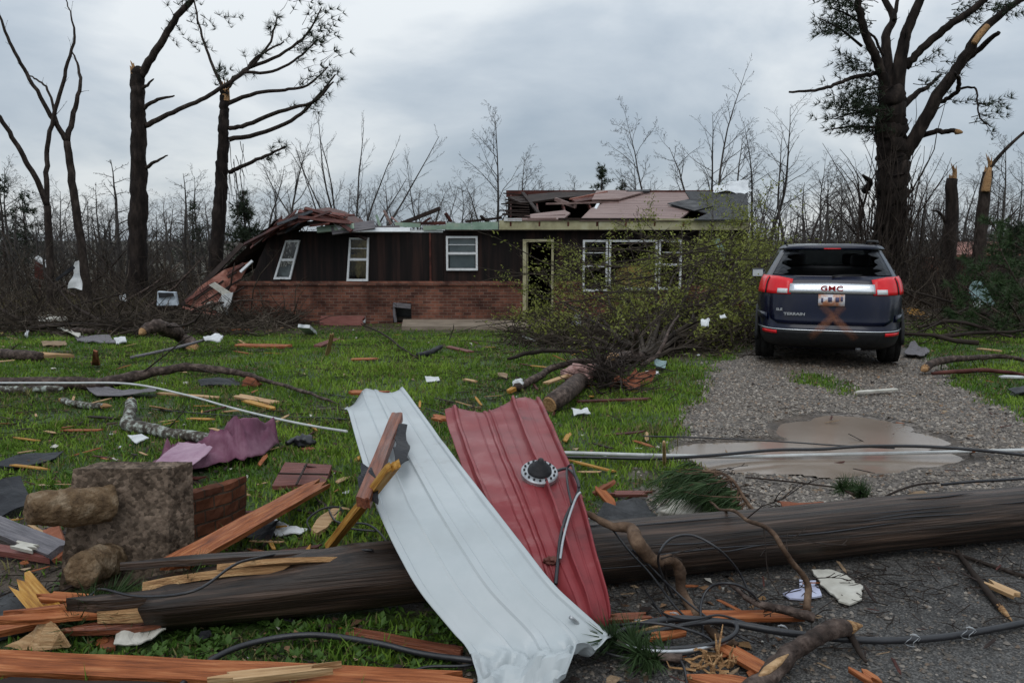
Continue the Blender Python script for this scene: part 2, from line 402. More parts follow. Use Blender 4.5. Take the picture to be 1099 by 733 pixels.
M['brick'] = brick_mat('brick', (0.22, 0.092, 0.062), (0.075, 0.034, 0.028), (0.19, 0.15, 0.125))
M['brick_chunk'] = brick_mat('brick_chunk', (0.17, 0.065, 0.035), (0.10, 0.04, 0.025), (0.075, 0.055, 0.04), 0.16, 0.07)
# vertical board siding: grooves every 0.2 m, weathered streaks
def siding_mat():
    m = bpy.data.materials.new('siding'); m.use_nodes = True
    t = m.node_tree; b = t.nodes['Principled BSDF']; b.inputs['Roughness'].default_value = 0.75; b.inputs['Specular IOR Level'].default_value = 0.2
    tcn = t.nodes.new('ShaderNodeTexCoord'); sp = t.nodes.new('ShaderNodeSeparateXYZ'); t.links.new(tcn.outputs['Object'], sp.inputs[0])
    mu = t.nodes.new('ShaderNodeMath'); mu.operation = 'MULTIPLY'; mu.inputs[1].default_value = 5.2; t.links.new(sp.outputs[0], mu.inputs[0])
    fr = t.nodes.new('ShaderNodeMath'); fr.operation = 'FRACT'; t.links.new(mu.outputs[0], fr.inputs[0])
    fl = t.nodes.new('ShaderNodeMath'); fl.operation = 'FLOOR'; t.links.new(mu.outputs[0], fl.inputs[0])
    wn_ = t.nodes.new('ShaderNodeTexWhiteNoise'); wn_.noise_dimensions = '1D'; t.links.new(fl.outputs[0], wn_.inputs['W'])
    gt = t.nodes.new('ShaderNodeMath'); gt.operation = 'GREATER_THAN'; gt.inputs[1].default_value = 0.1; t.links.new(fr.outputs[0], gt.inputs[0])
    mp = t.nodes.new('ShaderNodeMapping'); mp.inputs['Scale'].default_value = (9, 9, 0.7); t.links.new(tcn.outputs['Object'], mp.inputs[0])
    n = t.nodes.new('ShaderNodeTexNoise'); n.inputs['Scale'].default_value = 1.0; n.inputs['Detail'].default_value = 7; t.links.new(mp.outputs[0], n.inputs['Vector'])
    ad = t.nodes.new('ShaderNodeMath'); ad.operation = 'MULTIPLY_ADD'; ad.inputs[1].default_value = 0.22; t.links.new(wn_.outputs['Value'], ad.inputs[0]); t.links.new(n.outputs['Fac'], ad.inputs[2])
    r = t.nodes.new('ShaderNodeValToRGB'); r.color_ramp.elements[0].position = 0.38; r.color_ramp.elements[0].color = (0.004, 0.003, 0.003, 1); r.color_ramp.elements[1].position = 0.85; r.color_ramp.elements[1].color = (0.03, 0.0145, 0.0115, 1)
    e_ = r.color_ramp.elements.new(0.6); e_.color = (0.011, 0.0065, 0.006, 1)
    t.links.new(ad.outputs[0], r.inputs[0]); t.links.new(r.outputs[0], b.inputs['Base Color'])
    bp = t.nodes.new('ShaderNodeBump'); bp.inputs['Strength'].default_value = 0.8; bp.inputs['Distance'].default_value = 0.012
    t.links.new(gt.outputs[0], bp.inputs['Height']); t.links.new(bp.outputs[0], b.inputs['Normal'])
    return m
M['siding'] = siding_mat()

def aggregate_mat():
    m = bpy.data.materials.new('aggregate'); m.use_nodes = True
    t = m.node_tree; b = t.nodes['Principled BSDF']; b.inputs['Roughness'].default_value = 0.9; b.inputs['Specular IOR Level'].default_value = 0.15
    N = t.nodes.new; L = t.links.new; tcn = N('ShaderNodeTexCoord')
    n = N('ShaderNodeTexNoise'); n.inputs['Scale'].default_value = 7; n.inputs['Detail'].default_value = 9; n.inputs['Roughness'].default_value = 0.75; L(tcn.outputs['Object'], n.inputs['Vector'])
    v = N('ShaderNodeTexVoronoi'); v.inputs['Scale'].default_value = 55; L(tcn.outputs['Object'], v.inputs['Vector'])
    r1 = N('ShaderNodeValToRGB'); r1.color_ramp.elements[0].position = .36; r1.color_ramp.elements[0].color = (.03, .021, .015, 1); r1.color_ramp.elements[1].position = .66; r1.color_ramp.elements[1].color = (.19, .145, .112, 1); L(n.outputs['Fac'], r1.inputs[0])
    sp = N('ShaderNodeSeparateColor'); L(v.outputs['Color'], sp.inputs[0])
    r2 = N('ShaderNodeValToRGB'); r2.color_ramp.elements[0].position = .1; r2.color_ramp.elements[0].color = (.55, .53, .5, 1); r2.color_ramp.elements[1].position = .95; r2.color_ramp.elements[1].color = (1.7, 1.65, 1.6, 1); L(sp.outputs[0], r2.inputs[0])
    mu = N('ShaderNodeMix'); mu.data_type = 'RGBA'; mu.blend_type = 'MULTIPLY'; mu.inputs['Factor'].default_value = .8; L(r1.outputs[0], mu.inputs['A']); L(r2.outputs[0], mu.inputs['B']); L(mu.outputs['Result'], b.inputs['Base Color'])
    b1 = N('ShaderNodeBump'); b1.inputs['Strength'].default_value = .5; b1.inputs['Distance'].default_value = .005; b1.invert = True; L(v.outputs['Distance'], b1.inputs['Height'])
    n2 = N('ShaderNodeTexNoise'); n2.inputs['Scale'].default_value = 26; n2.inputs['Detail'].default_value = 8; L(tcn.outputs['Object'], n2.inputs['Vector'])
    b2 = N('ShaderNodeBump'); b2.inputs['Strength'].default_value = .8; b2.inputs['Distance'].default_value = .012; L(n2.outputs['Fac'], b2.inputs['Height']); L(b1.outputs[0], b2.inputs['Normal']); L(b2.outputs[0], b.inputs['Normal'])
    return m
M['aggregate'] = aggregate_mat()
def roughen(o, amp, sc=3.0, seed=0.0, zs=.4):
    """uneven surface: push each vertex along its normal by noise"""
    me = o.data
    ns = [v.normal.copy() for v in me.vertices]
    for v, n in zip(me.vertices, ns):
        q = Vector((v.co.x * sc, v.co.y * sc, v.co.z * sc * zs)) + Vector((seed, seed * 2, 0)); v.co += n * amp * (mnoise.noise(q) + .6 * mnoise.noise(q * 2.6))
    return o
# footprints keep the grass from growing through what lies on it
FOOT = []
def foot(pts, grow=0.0):
    P = np.array([(p[0], p[1]) for p in pts], float)
    FOOT.append(P)
def hullxy(pts):
    P = sorted(set((round(p[0], 3), round(p[1], 3)) for p in pts))
    if len(P) < 3: return P
    def cr(o, a, b): return (a[0] - o[0]) * (b[1] - o[1]) - (a[1] - o[1]) * (b[0] - o[0])
    lo = []
    for p in P:
        while len(lo) > 1 and cr(lo[-2], lo[-1], p) <= 0: lo.pop()
        lo.append(p)
    hi = []
    for p in reversed(P):
        while len(hi) > 1 and cr(hi[-2], hi[-1], p) <= 0: hi.pop()
        hi.append(p)
    return lo[:-1] + hi[:-1]

# ================================================================== GROUND
def edge_fn(pxs):
    P = sorted([(G(*p).y, G(*p).x) for p in pxs])
    ys = np.array([p[0] for p in P]); xs = np.array([p[1] for p in P])
    return lambda y: np.interp(y, ys, xs)
XL = edge_fn([(800, 372), (775, 388), (742, 425), (728, 450), (716, 472), (700, 490), (668, 512), (640, 545), (600, 590), (560, 640), (540, 690), (540, 745)])
XR = edge_fn([(978, 372), (992, 388), (1035, 420), (1085, 445), (1180, 500), (1400, 600), (1800, 745)])
def zones(x, y):
    """weights: grass, gravel, asphalt, mud"""
    n = (fbm(x * 1.6, y * 1.6, 21, 4) - 0.47)
    n2 = (fbm(x * 5, y * 5, 33, 3) - 0.44)
    dl = x - XL(y) + n * 0.55 + n2 * 0.22
    dr = XR(y) - x + n * 0.6 + n2 * 0.25
    drive = sstep(-0.12, 0.16, np.minimum(dl, dr)) * sstep(16.5, 15.0, y)
    asph = sstep(4.75, 4.2, y + n * 0.5 + 0.06 * (x - 2)) * drive
    grav = drive * (1 - asph)
    # grass tuft strip between the wheel tracks behind the car
    tuft = sstep(0.0, 0.6, 1 - ((x - 3.62) / 0.42) ** 2 - ((y - 9.15) / 0.9) ** 2 + n * 2.2)
    grav = grav * (1 - 0.85 * tuft)
    patch = sstep(0.0, 0.5, 1 - ((x - 0.72) / 0.75) ** 2 - ((y - 5.6) / 0.55) ** 2 + n * 2.0)
    grav = grav * (1 - 0.9 * patch)
    # worn wet mud by the pole, the block and the brush line
    mud = sstep(0.05, 0.16, fbm(x * 1.1 + 3, y * 1.1, 44, 4) - 0.63 + 0.16 * sstep(4.6, 3.6, y) + 0.12 * sstep(0.9, 0.2, np.abs(y - 4.05 - 0.02 * x)))
    mud = np.maximum(mud, sstep(17.5, 19.0, y + n * 2) * 0.8)
    mud = np.maximum(mud, sstep(-1.95, -2.5, x + n) * sstep(5.2, 4.4, y))
    # leafy dirt under the fallen crown
    mud = np.maximum(mud, 0.9 * sstep(0, 0.6, 1 - ((x - 2.2) / 3.2) ** 2 - ((y - 14.2) / 3.2) ** 2 + n * 1.5))
    tot = 1 - np.clip(grav + asph, 0, 1)
    return tot * (1 - mud), grav, asph, tot * mud
def axis(fine0, fine1, step, far0, far1, grow=1.35):
    a = list(np.arange(fine0, fine1 + 1e-6, step))
    s = step; v = fine1
    while v < far1:
        s *= grow; v += s; a.append(v)
    s = step; v = fine0; pre = []
    while v > far0:
        s *= grow; v -= s; pre.append(v)
    return np.array(pre[::-1] + a)
gx = axis(-9.0, 9.5, 0.055, -500, 500); gy = axis(1.8, 17.0, 0.055, -40, 900)
GX, GY = np.meshgrid(gx, gy)
GZ = gz_np(GX, GY)
zg, zv, za, zm_ = zones(GX, GY)
rough_z = zv * (fbm(GX * 9, GY * 9, 3, 2) - 0.37) * 0.02 + zm_ * (fbm(GX * 6, GY * 6, 13, 3) - 0.44) * 0.045
GZ2 = GZ + rough_z * sstep(30, 16, GY)
def gz_off(x, y): return gz(x, y)
nr, nc_ = GX.shape
VV = np.stack([GX, GY, GZ2], -1).reshape(-1, 3)
idx = np.arange(nr * nc_).reshape(nr, nc_)
FF = np.stack([idx[:-1, :-1], idx[:-1, 1:], idx[1:, 1:], idx[1:, :-1]], -1).reshape(-1, 4)
Wt = np.stack([zg, zv, za, zm_], -1).reshape(-1, 4)
fw = Wt[FF].mean(1)
soft = fw[:, 0] + fw[:, 3]
fc = VV[FF].mean(1)
drive_f = (soft < 0.5) | ((np.minimum(fc[:, 0] - XL(fc[:, 1]), XR(fc[:, 1]) - fc[:, 0]) > 0.35) & (fc[:, 1] < 15))
road_f = drive_f & (fc[:, 1] < 4.4)
drv_f = drive_f & ~road_f
# ground material
def ground_mat():
    m = bpy.data.materials.new('ground_mix'); m.use_nodes = True
    t = m.node_tree; b = t.nodes['Principled BSDF']; N = t.nodes.new; L = t.links.new
    tcn = N('ShaderNodeTexCoord'); at = N('ShaderNodeAttribute'); at.attribute_name = 'zone'
    sp = N('ShaderNodeSeparateColor'); L(at.outputs['Color'], sp.inputs[0])
    def noise(sc, det=6, ro=0.6):
        n = N('ShaderNodeTexNoise'); n.inputs['Scale'].default_value = sc; n.inputs['Detail'].default_value = det; n.inputs['Roughness'].default_value = ro
        L(tcn.outputs['Object'], n.inputs['Vector']); return n.outputs['Fac']
    def ramp(f, cs, lo=0.3, hi=0.7):
        r = N('ShaderNodeValToRGB'); L(f, r.inputs[0]); cr = r.color_ramp
        cr.elements[0].position = lo; cr.elements[0].color = (*cs[0], 1); cr.elements[1].position = hi; cr.elements[1].color = (*cs[-1], 1)
        for i, c in enumerate(cs[1:-1]):
            e_ = cr.elements.new(lo + (hi - lo) * (i + 1) / (len(cs) - 1)); e_.color = (*c, 1)
        return r.outputs[0]
    def mixc(f, a, bb, bt='MIX'):
        x = N('ShaderNodeMix'); x.data_type = 'RGBA'; x.blend_type = bt
        if isinstance(f, float): x.inputs['Factor'].default_value = f
        else: L(f, x.inputs['Factor'])
        L(a, x.inputs['A']); L(bb, x.inputs['B']); return x.outputs['Result']
    def vor(sc, out='Color'):
        v = N('ShaderNodeTexVoronoi'); v.inputs['Scale'].default_value = sc; L(tcn.outputs['Object'], v.inputs['Vector']); return v.outputs[out]
    grass = ramp(noise(9), [(0.014, 0.022, 0.005), (0.035, 0.065, 0.013), (0.055, 0.095, 0.02)])
    vg = N('ShaderNodeSeparateColor'); L(vor(46), vg.inputs[0])
    gravel = mixc(0.8, ramp(vg.outputs[0], [(0.04, 0.034, 0.029), (0.12, 0.105, 0.092), (0.24, 0.215, 0.195)], 0.05, 0.95), ramp(noise(1.1, 4), [(0.38, 0.36, 0.35), (1.0, 0.95, 0.9)], 0.3, 0.7), 'MULTIPLY')
    va = N('ShaderNodeSeparateColor'); L(vor(150), va.inputs[0])
    asph = mixc(0.75, ramp(va.outputs[0], [(0.03, 0.029, 0.028), (0.062, 0.059, 0.056), (0.15, 0.145, 0.138)], 0.1, 0.97), ramp(noise(1.6, 5), [(0.55, 0.54, 0.54), (1.15, 1.12, 1.08)], 0.3, 0.7), 'MULTIPLY')
    mud = ramp(noise(5, 8, 0.7), [(0.02, 0.014, 0.010), (0.06, 0.044, 0.031), (0.14, 0.105, 0.078)])
    c = mixc(sp.outputs[1], grass, gravel)
    c = mixc(sp.outputs[2], c, asph)
    ia = N('ShaderNodeAttribute'); ia.attribute_name = 'mud'
    c = mixc(ia.outputs['Fac'], c, mud)
    L(c, b.inputs['Base Color'])
    rr = N('ShaderNodeMapRange'); rr.inputs['From Min'].default_value = 0.35; rr.inputs['From Max'].default_value = 0.62; rr.inputs['To Min'].default_value = 0.4; rr.inputs['To Max'].default_value = 0.8
    L(noise(1.4, 4), rr.inputs[0]); L(rr.outputs[0], b.inputs['Roughness']); b.inputs['Specular IOR Level'].default_value = 0.28
    b1 = N('ShaderNodeBump'); b1.inputs['Strength'].default_value = 0.6; b1.inputs['Distance'].default_value = 0.012; L(vor(46, 'Distance'), b1.inputs['Height']); b1.invert = True
    b2 = N('ShaderNodeBump'); b2.inputs['Strength'].default_value = 0.55; b2.inputs['Distance'].default_value = 0.005; L(vor(150, 'Distance'), b2.inputs['Height']); L(b1.outputs[0], b2.inputs['Normal']); b2.invert = True
    b3 = N('ShaderNodeBump'); b3.inputs['Strength'].default_value = 0.6; b3.inputs['Distance'].default_value = 0.03; L(noise(14, 6, 0.7), b3.inputs['Height']); L(b2.outputs[0], b3.inputs['Normal'])
    L(b3.outputs[0], b.inputs['Normal'])
    return m
M['ground'] = ground_mat()
def ground_obj(name, mask, label):
    f = FF[mask]
    used, inv = np.unique(f, return_inverse=True)
    me = np_mesh(name, VV[used], inv.reshape(-1, 4), M['ground'], True)
    w = Wt[used]
    ca = me.color_attributes.new('zone', 'FLOAT_COLOR', 'POINT')
    tot = np.clip(w[:, 1] + w[:, 2], 0, 1)
    aa = w[:, 2] / np.maximum(tot, 1e-4)
    buf = np.stack([w[:, 0], tot, np.where(tot > 0.02, aa, 0) * tot, np.ones(len(w))], -1).astype(np.float32)
    ca.data.foreach_set('color', buf.ravel())
    mm = me.attributes.new('mud', 'FLOAT', 'POINT'); 
    vx, vy = VV[used][:, 0], VV[used][:, 1]; nn = fbm(vx * 2.4, vy * 2.4, 121, 4) - .46
    stain = .8 * sstep(0, .7, 1 - ((vx - 2.1) / .8) ** 2 - ((vy - 8.3) / 1.3) ** 2 + nn * 3) + .55 * sstep(.0, .5, 1 - ((vx - 2.6) / 1.7) ** 2 - ((vy - 6.4) / 1.05) ** 2 + nn * 2)
    mm.data.foreach_set('value', np.clip(w[:, 3] + stain * w[:, 1], 0, 1).astype(np.float32))
    o = bpy.data.objects.new(name, me); link(o); tag(o, label, None, None, 'structure')
    return o
ground_obj('ground', ~drive_f, 'damp earth of the yard under the grass')
ground_obj('driveway', drv_f, 'wet gravel driveway leading to the car')
ground_obj('road', road_f, 'dark wet asphalt at the foot of the driveway')
# puddle: a level sheet of muddy water in the dip
def puddle():
    xs = np.arange(0.2, 4.3, 0.04); ys = np.arange(5.3, 7.7, 0.04)
    X, Y = np.meshgrid(xs, ys)
    gzv = gz_np(X, Y)
    ps = pud_shape(X, Y)
    ok = (ps > 0.02)
    lev = np.percentile(gzv[ps > 0.12], 62) + 0.012
    id_ = np.arange(X.size).reshape(X.shape)
    f = np.stack([id_[:-1, :-1], id_[:-1, 1:], id_[1:, 1:], id_[1:, :-1]], -1).reshape(-1, 4)
    k = ok.ravel()[f].all(1); f = f[k]
    used, inv = np.unique(f, return_inverse=True)
    V = np.stack([X.ravel(), Y.ravel(), np.full(X.size, lev)], -1)[used]
    m = mat('muddy_water', [(0.17, 0.132, 0.10), (0.24, 0.19, 0.15)], 1.2, 0.14, 0.04, 9, bdist=0.004, spec=0.35)
    me = np_mesh('puddle', V, inv.reshape(-1, 4), m, True)
    o = bpy.data.objects.new('puddle', me); link(o); tag(o, 'shallow tan muddy rain puddle on the gravel driveway', None, None, 'structure')
puddle()

# ================================================================== HOUSE
HY = 20.6
house = wthing('ranch_house', (0.0, HY, gz(0, HY)), 'storm wrecked brick and dark board house with most of its roof torn off', 'house')
def hx(px): return U(px, 300, HY).x
def hz(py): return U(549, py, HY).z
GZH = gz(0, HY) - 0.25
zb_top = hz(305.5)
zs_top = hz(249)
def cells(mb, xs0, xs1, z0, z1, openings, y0, y1, mapf=None, sub=None):
    """wall slab between depths y0 (front) and y1 with rectangular openings; outer and reveal faces only"""
    xs = sorted(set([xs0, xs1] + [v for o in openings for v in o[:2] if xs0 < v < xs1] + (list(sub) if sub is not None else [])))
    zs = sorted(set([z0, z1] + [v for o in openings for v in o[2:] if z0 < v < z1]))
    def solid(i, k):
        if i < 0 or k < 0 or i >= len(xs) - 1 or k >= len(zs) - 1: return False
        cx, cz = (xs[i] + xs[i + 1]) / 2, (zs[k] + zs[k + 1]) / 2
        return not any(o[0] < cx < o[1] and o[2] < cz < o[3] for o in openings)
    P = mapf or (lambda x, y, z: (x, y, z))
    for i in range(len(xs) - 1):
        for k in range(len(zs) - 1):
            if not solid(i, k): continue
            a, b, c, d = xs[i], xs[i + 1], zs[k], zs[k + 1]
            q = lambda *pts: mb.add([P(*p) for p in pts], [(0, 1, 2, 3)])
            q((a, y0, c), (b, y0, c), (b, y0, d), (a, y0, d))
            q((b, y1, c), (a, y1, c), (a, y1, d), (b, y1, d))
            if not solid(i - 1, k): q((a, y1, c), (a, y0, c), (a, y0, d), (a, y1, d))
            if not solid(i + 1, k): q((b, y0, c), (b, y1, c), (b, y1, d), (b, y0, d))
            if not solid(i, k - 1): q((a, y1, c), (b, y1, c), (b, y0, c), (a, y0, c))
            if not solid(i, k + 1): q((a, y0, d), (b, y0, d), (b, y1, d), (a, y1, d))
DOORO = (hx(561), hx(594), hz(342), hz(257))
HATCH = (hx(421), hx(441), hz(347), hz(325))
WINS = {}
HXR = hx(800)
mb = MB()
cells(mb, hx(249), HXR, GZH, zb_top, [DOORO, HATCH, (hx(625), hx(652), hz(313), hz(200)), (hx(653), hx(705), hz(311), hz(200)), (hx(706), hx(731), hz(311), hz(200))], HY, HY + 0.22)
mb.build('brick_wall', M['brick'], house, label='brick lower half of the front wall')
mb = MB()   # sloping soldier course on top of the brick
for a, b in ((249, 560), (595, 625)):
    mb.prism([(hx(a), HY - 0.05, zb_top - 0.02), (hx(a), HY - 0.05, zb_top + 0.04), (hx(a), HY + 0.02, zb_top + 0.085), (hx(a), HY + 0.02, zb_top - 0.02)], (hx(b) - hx(a), 0, 0))
mb.build('brick_ledge', M['brick'], house, fix=True)
# board siding above, racked to the right at its broken left end
XSH = hx(266)
def shear(x):
    t = float(np.clip((hx(440) - x) / (hx(440) - XSH), 0, 1))
    return 0.42 * t ** 1.7
def PS(x, y, z):
    s = shear(x)
    return (x + s * (z - zb_top), y + 0.35 * s * (z - zb_top), z)
W1 = (hx(291.5), hx(310.5), hz(300), hz(258))
W2 = (hx(371.5), hx(395), hz(302), hz(255))
W3 = (hx(479), hx(513), hz(290.5), hz(253.5))
W4 = (hx(625), hx(652), hz(313), hz(257.5))
W5 = (hx(653), hx(705), hz(311), hz(257.5))
W6 = (hx(706), hx(731), hz(311), hz(257.5))
mb = MB()
sub = np.linspace(XSH, hx(440), 24)[1:-1]
sub = [s for s in sub]
cells(mb, XSH, hx(476), zb_top + 0.07, zs_top + 0.02, [W1, W2], HY + 0.04, HY + 0.16, PS, sub)
mb.build('board_siding', M['siding'], house, label='dark board siding racked at its torn left end')
mb = MB()
cells(mb, hx(476.4), HXR, zb_top + 0.07, hz(247.5), [W3, DOORO, W4, W5, W6], HY + 0.035, HY + 0.16)
mb.build('board_siding', M['siding'], house)
# siding seam and corner trims
mb = MB()
mb.box((hx(462), HY + 0.03, (zb_top + zs_top) / 2 + 0.03), (0.05, 0.03, zs_top - zb_top - 0.1))
mb.build('trim_board', M['rust_board'], house)
# inside of the house
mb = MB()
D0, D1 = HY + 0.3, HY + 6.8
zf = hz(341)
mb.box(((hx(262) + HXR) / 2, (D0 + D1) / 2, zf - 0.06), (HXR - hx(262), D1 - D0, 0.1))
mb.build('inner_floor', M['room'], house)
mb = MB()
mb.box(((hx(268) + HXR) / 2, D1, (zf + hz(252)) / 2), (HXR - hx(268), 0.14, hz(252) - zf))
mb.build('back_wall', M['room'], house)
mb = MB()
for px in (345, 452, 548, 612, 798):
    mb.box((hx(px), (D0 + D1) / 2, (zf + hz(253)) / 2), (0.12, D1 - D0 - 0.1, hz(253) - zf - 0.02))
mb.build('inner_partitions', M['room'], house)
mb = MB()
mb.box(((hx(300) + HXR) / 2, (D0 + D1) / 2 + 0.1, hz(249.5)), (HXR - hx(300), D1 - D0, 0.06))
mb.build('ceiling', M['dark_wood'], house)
# windows -------------------------------------------------------
def window(o, mapf, muntins=1, sash=True, glass='glass', fw_=0.055, broken=False, lower_only=False):
    x0, x1, z0, z1 = o
    P = mapf
    mb = MB()
    def bar(a, b, c, d, ya=-0.035, yb=0.05):
        pts = [(a, ya, c), (b, ya, c), (b, ya, d), (a, ya, d), (a, yb, c), (b, yb, c), (b, yb, d), (a, yb, d)]
        mb.add([P(p[0], HY + p[1], p[2]) for p in pts], [(0, 1, 2, 3), (5, 4, 7, 6), (0, 4, 5, 1), (2, 6, 7, 3), (1, 5, 6, 2), (4, 0, 3, 7)])
    g = 0.003
    bar(x0 + g, x0 + fw_, z0 + g, z1 - g); bar(x1 - fw_, x1 - g, z0 + g, z1 - g)
    bar(x0 + fw_, x1 - fw_, z1 - fw_, z1 - g); bar(x0 + fw_, x1 - fw_, z0 + g, z0 + fw_ * 1.1)
    w = mb.build('window', M['white_paint'], house)
    w['_o'] = house['_o']
    zm = (z0 + z1) / 2
    if sash:
        mb = MB(); bar(x0 + fw_, x1 - fw_, zm - 0.03, zm + 0.03, -0.025, 0.03)
        mb.build('sash_rail', M['white_paint'], w)
    if muntins:
        mb = MB()
        for k in range(1, muntins + 1):
            zz = zm + (z1 - zm) * k / (muntins + 1)
            bar(x0 + fw_ + 0.002, x1 - fw_ - 0.002, zz - 0.009, zz + 0.009, 0.0, 0.016)
        mb.build('muntin', M['white_paint'], w)
    if not broken:
        mb = MB()
        mb.add([P(a, HY + 0.022, c) for a, c in ((x0 + fw_, z0 + fw_), (x1 - fw_, z0 + fw_), (x1 - fw_, z1 - fw_), (x0 + fw_, z1 - fw_))], [(0, 1, 2, 3)])
        mb.build('pane', M[glass], w)
    return w
flat = lambda x, y, z: (x, y, z)
window(W1, PS, 0)['label'] = 'leaning white sash window'
window(W2, PS, 1)
w3 = window(W3, flat, 1)
window(W4, flat, 1)
window(W5, flat, 0, sash=False, broken=True)['label'] = 'wide broken picture window without glass'
window(W6, flat, 1)
mb = MB()   # blind seen through the third window
for k in range(26):
    z = W3[2] + 0.08 + (W3[3] - W3[2] - 0.14) * k / 26
    mb.box(((W3[0] + W3[1]) / 2, HY + 0.11, z), (W3[1] - W3[0] - 0.16, 0.02, 0.024), Matrix.Rotation(0.5, 3, 'X'))
mb.build('blind', M['blind'], w3)
rng = random.Random(4)
def lump(mb, c, r, n=8, seed=0, sq=(1, 1, 1)):
    bm = bmesh.new(); bmesh.ops.create_icosphere(bm, subdivisions=3, radius=1)
    vs = []
    for v in bm.verts:
        d = 1 + 0.55 * mnoise.noise(v.co * 1.7 + Vector((seed, seed * 2, 0))) + 0.25 * mnoise.noise(v.co * 4 + Vector((seed, 0, 3)))
        vs.append(Vector(c) + Vector((v.co.x * sq[0], v.co.y * sq[1], v.co.z * sq[2])) * r * d)
    fs = [tuple(v.index for v in f.verts) for f in bm.faces]
    bm.free(); mb.add(vs, fs)
mb = MB()
lump(mb, (hx(386), HY + 0.55, hz(284)), 0.42, seed=1, sq=(0.75, 0.6, 1.0)); lump(mb, (hx(384), HY + 0.6, hz(264)), 0.26, seed=2, sq=(1, .6, .9))
mb.build('insulation', M['insulation_yellow'], house, smooth=True)
mb = MB()
lump(mb, (hx(303), HY + 0.5, hz(296)), 0.3, seed=5, sq=(1, .5, .8))
mb.build('heaped_rubble', M['white_scrap'], house, smooth=False)
mb = MB(); lump(mb, (hx(690), HY + 0.7, hz(302)), 0.55, seed=9, sq=(1.2, .5, .8))
mb.build('insulation', M['insulation_yellow'], house, smooth=True)
# door opening frame
mb = MB()
a, b, c, d = DOORO
mb.box((a + 0.045, HY - 0.02, (c + d) / 2), (0.09, 0.12, d - c - 0.004)); mb.box(((a + b) / 2 + 0.045, HY - 0.02, d - 0.035), (b - a - 0.094, 0.12, 0.07)); mb.box((b - 0.03, HY - 0.0, (c + d) / 2 - 0.035), (0.055, 0.1, d - c - 0.075))
mb.build('door_frame', M['cream'], house)
mb = MB(); mb.box((a + 0.09 + 0.03, HY + 0.5, (c + d) / 2 - 0.04), (0.04, 0.78, d - c - 0.12)); dr = mb.build('door', M['cream'], house)
dr['_o'] = house['_o']
mb = MB(); mb.tube([(a + 0.14, HY + 0.8, c + 0.95), (a + 0.2, HY + 0.8, c + 0.95)], 0.028, 10); mb.build('door_knob', M['silver_wire'], dr)
# porch slab
mb = MB()
p0, p1 = hx(432), hx(640)
mb.prism([(p0, HY - 0.02, GZH), (p1, HY - 0.02, GZH), (p1, HY - 1.75, GZH), (p0 + 0.2, HY - 1.75, GZH)], (0, 0, hz(342.5) - GZH))
mb.build('porch_slab', M['slab'], house, fix=True)
# hatch: hole's darkness put in as a black panel, broken surround, vent grille
mb = MB()
cx, r_ = (HATCH[0] + HATCH[1]) / 2, (HATCH[1] - HATCH[0]) / 2
mb.box((cx, HY + 0.5, (HATCH[2] + HATCH[3]) / 2), (2 * r_ + 0.05, 0.05, HATCH[3] - HATCH[2] + 0.05))
mb.build('hole_dark_panel', M['black_plastic'], house)
mb = MB()
mb.box((cx, HY + 0.02, HATCH[3] - 0.07), (2 * r_ - 0.02, 0.1, 0.12), Matrix.Rotation(0.1, 3, 'Y')); mb.box((HATCH[0] + 0.04, HY + 0.05, (HATCH[2] + HATCH[3]) / 2 - 0.05), (0.07, 0.1, 0.38), Matrix.Rotation(-0.12, 3, 'Y'))
mb.build('hatch_frame', M['grey_board'], house)
mb = MB()
vc = (hx(385), HY - 0.015, hz(343))
mb.box(vc, (0.3, 0.025, 0.17))
for k in range(3): mb.box((vc[0], HY - 0.035, vc[2] - 0.05 + k * 0.05), (0.26, 0.02, 0.012))
mb.build('foundation_vent', M['white_paint'], house)
# wall plate and fascia boards
def hb(name, x0, x1, py, h, y, mt, tilt=0.0, dep=0.04):
    mb = MB(); a_ = hx(x0); b_ = hx(x1)
    mb.box(((a_ + b_) / 2, y, hz(py)), (b_ - a_, dep, h), Matrix.Rotation(tilt, 3, 'Y')); return mb.build(name, M[mt], house)
hb('fascia', 536, 640, 241.8, 0.235, HY - 0.22, 'cream'); hb('fascia', 640.6, 800, 242.0, 0.235, HY - 0.22, 'cream', 0.002)
hb('fascia', 480, 507, 243.2, 0.17, HY - 0.18, 'mint', 0.012); hb('fascia', 507.5, 535, 242.6, 0.19, HY - 0.19, 'mint', -0.006)
hb('eave_board', 541, 560, 236.2, 0.07, HY - 0.26, 'white_scrap', 0.01); hb('eave_board', 566, 596, 235.8, 0.07, HY - 0.26, 'decking', -0.01); hb('eave_board', 598, 700, 235.6, 0.05, HY - 0.27, 'dark_wood', 0.003); hb('eave_board', 701, 800, 236.2, 0.05, HY - 0.27, 'cream', 0.003)
hb('soffit', 480, 800, 247.4, 0.03, HY - 0.08, 'dark_wood', 0, 0.25)
hb('wall_plate', 345, 476, 248, 0.06, HY + 0.08, 'white_vinyl', 0.006, 0.13)
hb('broken_board', 425, 452, 241.5, 0.11, HY + 0.0, 'mint', 0.03); hb('broken_board', 440, 478, 239.5, 0.08, HY + 0.3, 'rust_board', -0.02)
hb('broken_board', 398, 430, 244.5, 0.09, HY - 0.05, 'grey_board', -0.04); hb('broken_board', 455, 480, 244.5, 0.11, HY - 0.03, 'mint', -0.03)
